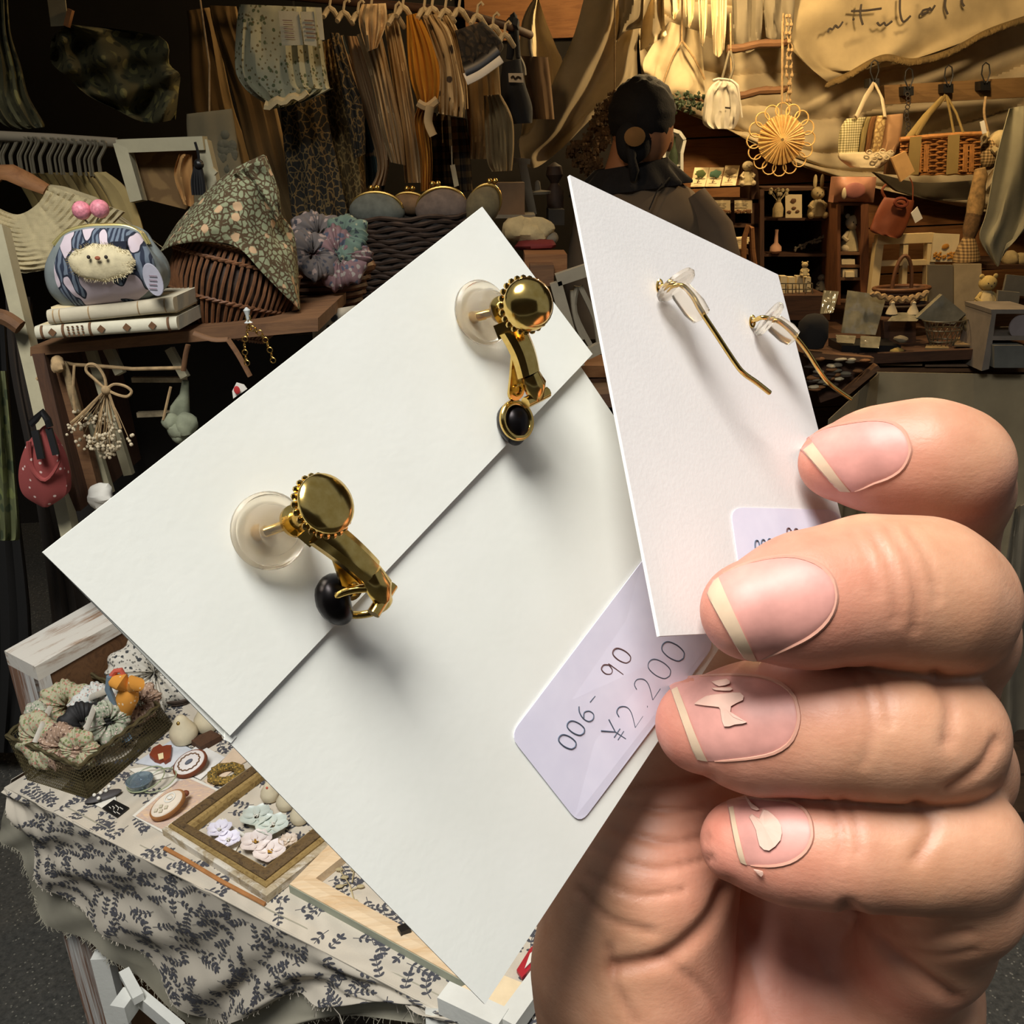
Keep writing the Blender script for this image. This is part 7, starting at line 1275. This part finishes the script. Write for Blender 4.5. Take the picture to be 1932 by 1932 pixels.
hand = Thing('person', 'hand in close-up with folded fingers pinching two white earring cards, palm facing viewer', 'person', hb)
so = bpy.data.objects.new('hand', me); COL.objects.link(so); so.parent = hand.o
m_nail = M_plain('nail_plate', (204, 144, 132), 0.5, 0.10, 200, 0.12); m_nailtip = M_plain('nail_free_edge', (208, 180, 150), 0.5, 0.05, 300, 0.05); m_spot = M_plain('nail_white_spot', (212, 172, 154), 0.55, 0.03)
m_cut = M_plain('cuticle_skin', (200, 146, 124), 0.6, 0.05)
NAILS = {
 'index': ([(1509, 841), (1530, 823), (1560, 808), (1598, 800), (1640, 794), (1680, 797), (1706, 815), (1717, 842)], [(1586, 927), (1608, 928), (1628, 922), (1650, 912), (1676, 903), (1700, 888), (1713, 868), (1718, 850)], (0, .12)),
 'middle': ([(1335, 1120), (1352, 1091), (1408, 1064), (1465, 1052), (1505, 1052), (1545, 1066), (1570, 1092), (1577, 1122)], [(1405, 1242), (1425, 1247), (1465, 1232), (1500, 1216), (1530, 1200), (1556, 1178), (1572, 1152), (1577, 1128)], (0, .15)),
 'ring': ([(1263, 1289), (1276, 1281), (1320, 1277), (1370, 1275), (1422, 1277), (1467, 1288), (1498, 1314), (1507, 1350)], [(1315, 1432), (1340, 1436), (1380, 1434), (1424, 1429), (1462, 1420), (1490, 1402), (1503, 1378), (1507, 1358)], (0, .12)),
 'pinky': ([(1374, 1515), (1384, 1511), (1414, 1507), (1450, 1509), (1487, 1513), (1516, 1528), (1529, 1550), (1532, 1572)], [(1397, 1626), (1412, 1632), (1435, 1634), (1462, 1634), (1492, 1627), (1515, 1612), (1528, 1594), (1532, 1578)], (0, .12)),
}
SPOTS = {'ring': [[(680, 265), (725, 237), (790, 228), (850, 224), (858, 250), (815, 272), (822, 310), (872, 330), (830, 338), (790, 345), (778, 300), (770, 275), (720, 270)], [(745, 185), (800, 175), (810, 190), (770, 200)], [(745, 208), (815, 205), (812, 216), (760, 214)]],
         'pinky': [[(888, 700), (900, 690), (925, 705), (940, 672), (975, 690), (1002, 730), (1000, 780), (960, 818), (925, 800), (912, 745)], [(870, 622), (900, 650), (925, 672), (895, 668)], [(905, 888), (938, 895), (930, 912)]]}
for k, (tp, bt, fe) in NAILS.items():
    A = crv(tp, 4); B = crv(bt, 4)
    # fit the nail as one smooth shell: surface points at every station, raised a little and thick at the rim
    def nf(u, v, up, A=A, B=B, ex=0.0):
        a = lerp_poly(A, u); b = lerp_poly(B, u); p = a.lerp(b, v); s_ = march(p.x, p.y); g = grad(s_); return cw(s_ + g * (up + ex * max(0.0, math.sin(PI * v)) ** 0.5 * min(1.0, 6 * (1 - u) + .1)))
    NU, NV = 16, 12
    P = [[nf(i / NU, j / NV, .00008, ex=.00030) for i in range(NU + 1)] for j in range(NV + 1)]
    def q(u, v, off=0.0, P=P):
        x = u * NU; y = v * NV; i = min(int(x), NU - 1); j = min(int(y), NV - 1); a = P[j][i].lerp(P[j][i + 1], x - i); b = P[j + 1][i].lerp(P[j + 1][i + 1], x - i); return a.lerp(b, y - j) - FWD * off
    mb = MB(); mb.grid(lambda u, v: q(u, v), NU * 2, NV * 2, FWD * .0009); no = hand.part('nail', mb, m_nail, so, label=k + ' fingernail, glossy pink' if k in ('index', 'middle') else k + ' fingernail with chipped white spots')
    mb = MB(); mb.grid(lambda u, v: q(u * fe[1] - 0.0, v, .00022), 5, 20, FWD * .0006)
    fo = mb.make('nail_free_edge', m_nailtip, hand.loc); COL.objects.link(fo); fo.parent = so
    fo['label'] = 'pale free edge of the %s fingernail' % k
    # raised cuticle fold round the nail base and sides
    rim = [(u, 0.0) for u in np.linspace(.18, 1, 14)] + [(1.0, 1.0)] + [(u, 1.0) for u in np.linspace(.95, .18, 13)]
    mb = MB(); mb.tube([q(u, v, -.0001) for u, v in rim], [.00012 + .00026 * math.sin(PI * i / (len(rim) - 1)) ** 0.5 for i in range(len(rim))], 6); cu = hand.part('cuticle', mb, m_skin if False else m_cut, so)
    for poly in SPOTS.get(k, []):
        pts = []
        for x, y in [(p.x, p.y) for p in crv(poly + [poly[0]], 2)[:-1]]:
            X = 980 + x / 2.029; Yp = 1200 + y / 2.029; s_ = march(X, Yp); g = grad(s_); pts.append(cw(s_ + g * .00056) - FWD * .00008)
        cx_ = sum(q_[0] for q_ in poly) / len(poly); cy_ = sum(q_[1] for q_ in poly) / len(poly); s_ = march(980 + cx_ / 2.029, 1200 + cy_ / 2.029); cc_ = cw(s_ + grad(s_) * .00074); n_p = len(pts); mb = MB(); mb.add([p - FWD * .00012 for p in pts] + [p + FWD * .0003 for p in pts] + [cc_, cc_ + FWD * .0004], [(i, (i + 1) % n_p, 2 * n_p) for i in range(n_p)] + [((i + 1) % n_p + n_p, i + n_p, 2 * n_p + 1) for i in range(n_p)] + [(i, i + n_p, (i + 1) % n_p + n_p, (i + 1) % n_p) for i in range(n_p)]); sp_ = hand.part('polish_chip', mb, m_spot, so, smooth=False)

# ============================================================ the two cards with their labels and earrings
def solve_quad(T, L, B, R, z):
    g = lambda p: np.array([(p[0] - CC) / FPX, (p[1] - CC) / FPX, 1.0]); t_, l_, b_, r_ = map(g, (T, L, B, R))
    s_ = np.linalg.solve(np.array([l_, -b_, r_]).T, t_); P = [t_ * z, l_ * s_[0] * z, b_ * s_[1] * z, r_ * s_[2] * z]
    P = [cw(p) for p in P]; n_ = (P[1] - P[0]).cross(P[3] - P[0]).normalized()
    if n_.dot(FWD) > 0: n_.negate()
    return P, n_
Q1, N1 = solve_quad((910, 390), (80, 1042), (915, 1895), (1405, 1150), .130)
Q2, N2 = solve_quad((1075, 330), (1245, 1200), (1640, 1180), (1468, 518), .138)
def K1(px, py, h=0.0): return PLN(px, py, Q1[0] + N1 * h, N1)
def K2(px, py, h=0.0): return PLN(px, py, Q2[0] + N2 * h, N2)
t = NT('matte_card_stock'); n_ = t.noise(60, 4); t.base(t.ramp(n_.outputs[0], [(0.3, (232, 232, 222)), (0.7, (238, 238, 229))])); b_ = t.noise(900, 3); t.bump(t.mix(0.3, b_.outputs[0], t.noise(160, 3).outputs[0]), 0.05, 0.0005); m_card = t.fin(0.62)
t = NT('label_paper'); t.base(t.ramp(t.noise(200, 2).outputs[0], [(0.3, (216, 212, 228)), (0.7, (224, 220, 234))])); m_label = t.fin(0.5)
t = NT('gold_plating'); n_ = t.noise(900, 3); t.base(t.ramp(n_.outputs[0], [(0.3, (206, 170, 90)), (0.7, (226, 194, 118))])); m_gold = t.fin(0.16, 1.0)
t = NT('clear_silicone'); t.base((250, 242, 228)); m_sil = t.fin(0.22); t.b.inputs['Transmission Weight'].default_value = 0.93; t.b.inputs['IOR'].default_value = 1.22; t.b.inputs['Subsurface Weight'].default_value = 0.0
m_blackpin = M_plain('blackened_metal', (28, 24, 24), 0.3, 0.1, metal=0.8, bump=0)
def tess(polypx, K, h, n=26, bend=None):
    """flat sheet cut to a px outline: fine grid clipped by scanline between its edges"""
    return [K(x, y, h + (bend(x, y) if bend else 0)) for x, y in polypx]
def bend1(x, y):      # card one bows slightly towards its right corner
    s_ = max(0.0, (x - 1060) / 340.0); return 0.0014 * s_ * s_
# lower layer
def quad_sheet(a, b, c, d, K, h, th, nrm, nu=24, nv=24, bend=None):
    def f(u, v):
        p = Vector(a).lerp(Vector(b), u); q_ = Vector(d).lerp(Vector(c), u); r = p.lerp(q_, v); return K(r.x, r.y, h + (bend(r.x, r.y) if bend else 0))
    m = MB(); m.grid(f, nu, nv, -nrm * th); return m
c1 = Thing('earring_card', 'large square white backing card with folded flap carrying two gold clip-on earrings', 'card', K1(915, 1895))
c1.part('backing_sheet', quad_sheet((900, 402), (86, 1046), (915, 1895), (1405, 1150), K1, 0.0, .00035, N1, bend=bend1), m_card)
c1.part('folded_flap', quad_sheet((910, 390), (80, 1042), (434, 1388), (1118, 668), K1, .00045, .0003, N1, bend=lambda x, y: .0005 * max(0, (x - 800) / 320.)), m_card)
# deckled notch scrap on the lower left edge
mb = MB(); mb.prism([K1(x, y, .0001) for x, y in [(425, 1372), (440, 1380), (446, 1390), (436, 1402), (424, 1396)]], -N1 * .0004); c1.part('torn_nick', mb, m_card, smooth=False)
c2 = Thing('earring_card', 'white backing card seen obliquely in front, holding two gold hook earrings', 'card', K2(1245, 1200))
m_card2 = M_plain('warm_white_card', (222, 217, 212), .62, .02, 60, .05, bsc=1400)
c2.part('backing_sheet', quad_sheet((1075, 330), (1245, 1200), (1640, 1180), (1468, 518), K2, 0.0, .0005, N2, bend=lambda x, y: -.0006 * math.sin(PI * max(0, min(1, (y - 330) / 870.)))), m_card2)
def bez_round(poly, r=0.18):
    out = []
    n = len(poly)
    for i in range(n):
        p = Vector(poly[i]).to_2d() if len(poly[i]) > 2 else Vector(poly[i]); a = Vector(poly[i - 1]); b = Vector(poly[(i + 1) % n]); ra = min(26, (a - p).length / 2); rb = min(26, (b - p).length / 2)
        s_ = p + (a - p).normalized() * ra; e = p + (b - p).normalized() * rb
        for k in range(6):
            u = k / 5; out.append(((1 - u) ** 2) * s_ + 2 * u * (1 - u) * p + u * u * e)
    return [(q_.x, q_.y) for q_ in out]
lab1 = Thing('price_label', 'lilac-white price label on the large square card reading 006-90 and 2.200 yen', 'label', K1(1092, 1535, .0006))
def Kb(x, y, h): return K1(x, y, h + bend1(x, y))
pl = bez_round([(962, 1388), (1094, 1556), (1350, 1215), (1226, 1040)])
mb = MB(); mb.prism([Kb(x, y, .00022) for x, y in pl], -N1 * .00015); lab1.part('paper', mb, m_label, smooth=False)
GL = {'0': [[(.5, 0), (.15, .12), (.02, .5), (.15, .88), (.5, 1), (.85, .88), (.98, .5), (.85, .12), (.5, 0)]], '6': [[(.8, 1.0), (.4, .8), (.12, .45), (.15, .12), (.5, 0), (.88, .12), (.92, .4), (.6, .58), (.2, .45)]],
 '9': [[(.86, .72), (.6, .95), (.2, .92), (.08, .65), (.3, .45), (.65, .5), (.88, .8), (.86, .4), (.8, -.05)]], '-': [[(.1, .45), (.8, .45)]], '2': [[(.05, .78), (.25, .97), (.6, .98), (.85, .75), (.7, .45), (.05, 0)], [(.05, 0), (.95, 0)]],
 'Y': [[(.05, 1), (.5, .5)], [(.95, 1), (.5, .5)], [(.5, .5), (.5, 0)], [(.15, .42), (.85, .42)], [(.15, .24), (.85, .24)]], '.': [[(.4, .02), (.5, .06)]]}
def glyph(mb, ch, o, u, v, K, h, r):
    for st in GL[ch]:
        pts = crv(st, 5) if len(st) > 2 else [Vector((a, b, 0)) for a, b in st]
        mb.tube([K(o[0] + u[0] * p.x + v[0] * p.y, o[1] + u[1] * p.x + v[1] * p.y, h) for p in pts], r, 6)
u_ = (12.5, -18.0); v_ = (-30, -19)
mi = M_plain('grey_blue_ink', (78, 88, 104), 0.7, 0); mi2 = M_plain('brown_pen_ink', (92, 66, 66), 0.7, 0)
mb = MB()
for ch, o in (('0', (1079, 1418)), ('0', (1095, 1392)), ('6', (1112, 1366))): glyph(mb, ch, o, u_, v_, Kb, .00028, .00011)
glyph(mb, '-', (1122, 1333), (14, -17), (-24, -14), Kb, .00028, .00012)
for ch, o in (('Y', (1172, 1406)), ('2', (1197, 1374)), ('.', (1215, 1345)), ('2', (1230, 1322)), ('0', (1255, 1287)), ('0', (1281, 1254))): glyph(mb, ch, o, (16, -24), (-39, -26), Kb, .00028, .000125)
lab1.part('printed_number', mb, mi)
mb = MB(); glyph(mb, '9', (1163, 1287), (13, -19), (-34, -22), Kb, .00028, .00014); glyph(mb, '0', (1182, 1256), (12, -18), (-31, -20), Kb, .00028, .00014); lab1.part('handwritten_number', mb, mi2)
lab2 = Thing('price_label', 'lilac-white price label mostly hidden under the middle finger on the oblique card', 'label', K2(1393, 1080, .0006))
def K2b(x, y, h): return K2(x, y, h - .0006 * math.sin(PI * max(0, min(1, (y - 330) / 870.))))
mb = MB(); mb.prism([K2b(x, y, .00022) for x, y in bez_round([(1378, 957), (1400, 1110), (1598, 1105), (1585, 962)])], -N2 * .00015); lab2.part('paper', mb, m_label, smooth=False)
mb = MB()
for i, ch in enumerate('000'): glyph(mb, ch, (1426 + 12 * i, 1046 - 1.5 * i), (9, -1), (-3, -26), K2b, .0003, .00011)
glyph(mb, '-', (1466, 1034), (9, -1), (-2, -16), K2b, .0003, .00011); lab2.part('printed_number', mb, mi)
mb = MB(); glyph(mb, '9', (1486, 1022), (10, -1), (-3, -26), K2b, .0003, .00012); glyph(mb, '0', (1500, 1022), (9, -1), (-3, -24), K2b, .0003, .00012); lab2.part('handwritten_number', mb, mi2)

def clip_earring(label, S0, screw, padc, hinge0, hinge1, spr, lobe, ringc, ringr, ring_flat, dome=1.0):
    """all positions: (px, py, height above the card)"""
    th = Thing('clip_earring', label, 'earring', K1(S0[0], S0[1], 0.0), 'gold clip-on earrings on the square card')
    B = Matrix((N1.orthogonal().normalized(), N1.cross(N1.orthogonal().normalized()), N1)).transposed()
    k = K1(S0[0], S0[1], 0.0)
    prof = [(r_ * .9, h_) for r_, h_ in [(.0006, 0), (.0046, .0), (.0050, .0006), (.0050, .0011), (.0046, .0015), (.0042, .0012), (.0034, .0012), (.0032, .0020), (.0031, .0030), (.0026, .0036), (.0009, .0038)]]
    mb = MB(); mb.lathe(k + N1 * .0009, prof, 36, B); th.part('rubber_stopper', mb, m_sil, label='translucent rubber stopper')
    mb = MB(); mb.tube([k, K1(S0[0] + 6, S0[1], .0030), K1(padc[0], padc[1], padc[2])], [.0007, .0006, .0006], 10); th.part('post', mb, m_gold)
    a = K1(*padc); b = K1(*screw); ax = (b - a).normalized(); e1 = ax.orthogonal().normalized(); BB = Matrix((e1, ax.cross(e1), ax)).transposed(); L = (b - a).length
    mb = MB(); mb.lathe(a, [(.0004, -.0006), (.0016, -.0005), (.0019, .0), (.0019, .0005), (.0012, .0008), (.0011, L * .55), (.0016, L * .6), (.0018, L * .7)], 24, BB); th.part('pad', mb, m_gold)
    # domed screw cap with beaded rim
    mb = MB(); mb.lathe(b - ax * .0006, [(.0012, -.0010), (.0030, -.0008), (.0034, -.0002), (.0034, .0004), (.0033, .0004 + .0006 * dome), (.0026, .0006 + .0013 * dome), (.0013, .0007 + .0018 * dome), (.0003, .0007 + .0020 * dome)], 32, BB)
    cap = th.part('screw_cap', mb, m_gold)
    mb = MB()
    for j in range(24):
        q_ = 2 * PI * j / 24; mb.ball(b - ax * .0012 + (e1 * math.cos(q_) + ax.cross(e1) * math.sin(q_)) * .0034, .00042, 6, 4)
    th.part('beaded_rim', mb, m_gold, cap, kind='stuff')
    # hinged back: a channel-shaped arm
    h0 = K1(*hinge0); h1 = K1(*hinge1); t_ = (h1 - h0).normalized(); sd = t_.cross(N1).normalized(); nn = sd.cross(t_).normalized(); wv = .0019
    R = []
    for i in range(9):
        s_ = i / 8; c = h0.lerp(h1, s_) + nn * (.0005 * math.sin(PI * s_)); ww = wv * (1.0 - .12 * s_)
        R.append([c - sd * ww - nn * .0007, c - sd * ww * .96 + nn * .0003, c - sd * ww * .55 + nn * .0009, c + nn * .0011, c + sd * ww * .55 + nn * .0009, c + sd * ww * .96 + nn * .0003, c + sd * ww - nn * .0007, c - nn * .0004])
    mb = MB(); mb.rings(R); th.part('hinge_arm', mb, m_gold, ang=25)
    # collar between arm and tube, seen as a dark channel
    mb = MB(); bar(mb, h0 - t_ * .0014 - nn * .0003, h0 + t_ * .0005 - nn * .0003, .0040, .0016); th.part('collar', mb, m_gold, smooth=False)
    s0 = h1; s1 = K1(*spr); mb = MB(); mb.tube([s0, s0.lerp(s1, .5) + nn * .0004, s1], [.0014, .0017, .0012], 10, flat=.8); th.part('spring_leaf', mb, m_gold)
    c = K1(*spr); mb = MB(); mb.tube([c + sd * .0021, c - sd * .0021], .0008, 10); th.part('hinge_pin', mb, m_gold)
    # flat lobe with an eyelet
    lc = K1(*lobe); l0 = K1(*hinge0) - sd * .0010 - nn * .0006; d_ = (lc - l0).normalized(); sx = d_.cross(N1).normalized()
    mb = MB(); mb.prism([l0 - sx * .0005, l0 + sx * .0005, lc - d_ * .0022 + sx * .0011] + [lc + (d_ * math.sin(x) + sx * math.cos(x)) * .0014 for x in np.linspace(-.3, PI + .3, 12)] + [lc - d_ * .0022 - sx * .0011], N1 * .00045); lo_ = th.part('eyelet_leaf', mb, m_gold, ang=30)
    mb = MB(); mb.tube([lc + N1 * .0006 + (d_ * math.sin(x) + sx * math.cos(x)) * .0007 for x in np.linspace(.6, 5.6, 16)], .00016, 6); th.part('eyelet', mb, m_gold, lo_)
    rc = K1(*ringc); ea = (K1(ringc[0] + ring_flat[0], ringc[1] + ring_flat[1], ringc[2] + ring_flat[2]) - rc).normalized(); eb = (K1(ringc[0] + ring_flat[3], ringc[1] + ring_flat[4], ringc[2] + ring_flat[5]) - rc); eb = (eb - ea * eb.dot(ea)).normalized()
    mb = MB(); mb.tube([rc + (ea * math.cos(x) + eb * math.sin(x)) * ringr for x in [2 * PI * i / 36 for i in range(36)]], .00048, 10, True); th.part('jump_ring', mb, m_gold)
    return th, sd, nn, t_
e1_, sd, nn, tt = clip_earring('lower gold clip-on earring with flat dark screw cap and open ring', (497, 1003), (619, 948, .0115), (556, 984, .0045), (606, 1000, .0082), (700, 1080, .0078), (722, 1130, .0066), (664, 1112, .0040), (680, 1136, .0045), .0033, (58, 10, 0, -4, -22, .0022), .25)
mb = MB(); p0 = K1(628, 1118, .0030); mb.tube(crv([K1(640, 1098, .0020), K1(628, 1118, .0030), K1(634, 1146, .0032), K1(654, 1166, .0022)], 5), [.0009, .0013, .0017, .0019, .0020, .0021, .0021, .0021, .0021, .0020, .0019, .0018, .0016, .0014, .0011, .0006], 16); e1_.part('drop_cap', mb, m_blackpin, label='black metal drop cap')
e2_, sd, nn, tt = clip_earring('upper gold clip-on earring overlapping the card edge with shiny domed cap', (898, 596), (998, 574, .0125), (946, 585, .0045), (968, 622, .0080), (1000, 706, .0078), (1012, 750, .0066), (972, 738, .0040), (975, 793, .0035), .0024, (50, 0, 0, 0, -50, .0))
mb = MB(); mb.tube(crv([K1(966, 770, .0012), K1(968, 795, .0020), K1(972, 820, .0022), K1(974, 838, .0016)], 5), [.0013, .0017, .0020, .0022, .0023, .0023, .0023, .0022, .0021, .0020, .0018, .0016, .0013, .0010, .0007, .0002], 16); e2_.part('drop_cap', mb, m_blackpin, label='black metal drop cap')

HK = []
for i, (pts, sil, lbl) in enumerate([
 ([(1243, 541, -.0003), (1252, 541, .0015), (1265, 535, .0030), (1285, 538, .0042), (1306, 559, .0050), (1322, 586, .0054), (1353, 633, .0054), (1386, 683, .0056), (1403, 704, .0058), (1428, 722, .0060), (1452, 741, .0062)],
  [(1273, 535, .0030), (1310, 575, .0048), (1326, 600, .0050)], 'left gold hook earring wire hanging over the face of the oblique card'),
 ([(1418, 607, -.0003), (1427, 603, .0015), (1440, 599, .0030), (1467, 606, .0042), (1494, 628, .0050), (1521, 660, .0054), (1551, 707, .0055), (1568, 726, .0056), (1605, 752, .0058)],
  [(1448, 600, .0030), (1478, 620, .0046), (1500, 640, .0050)], 'right gold hook earring wire reaching past the card edge')]):
    th = Thing('hook_earring', lbl, 'earring', K2(pts[0][0], pts[0][1]), 'gold hook earrings on the oblique card')
    mb = MB(); mb.tube([K2(p.x, p.y, p.z) for p in crv(pts, 6)], .00042, 10); th.part('wire', mb, m_gold)
    a = K2(*sil[0]); b = K2(*sil[2]); md = K2(*sil[1]); ax = (b - a).normalized(); e1 = ax.orthogonal().normalized(); BB = Matrix((e1, ax.cross(e1), ax)).transposed(); L = (b - a).length
    mb = MB(); mb.lathe(a, [(.0006, -.0003), (.0033, -.0002), (.0035, .0004), (.0032, .0009), (.0015, .0012), (.0017, .0018), (.0019, L * .7), (.0016, L * .95), (.0007, L)], 24, BB); th.part('silicone_stopper', mb, m_sil, label='clear silicone stopper')
    mb = MB(); c = K2(pts[0][0], pts[0][1]); mb.tube([c + (RT * math.cos(x) * .4 + DN * math.sin(x)) * .0010 + N2 * .0002 for x in np.linspace(0, 2 * PI, 14)[:-1]], .00022, 6, True); th.part('wire_loop', mb, m_gold)
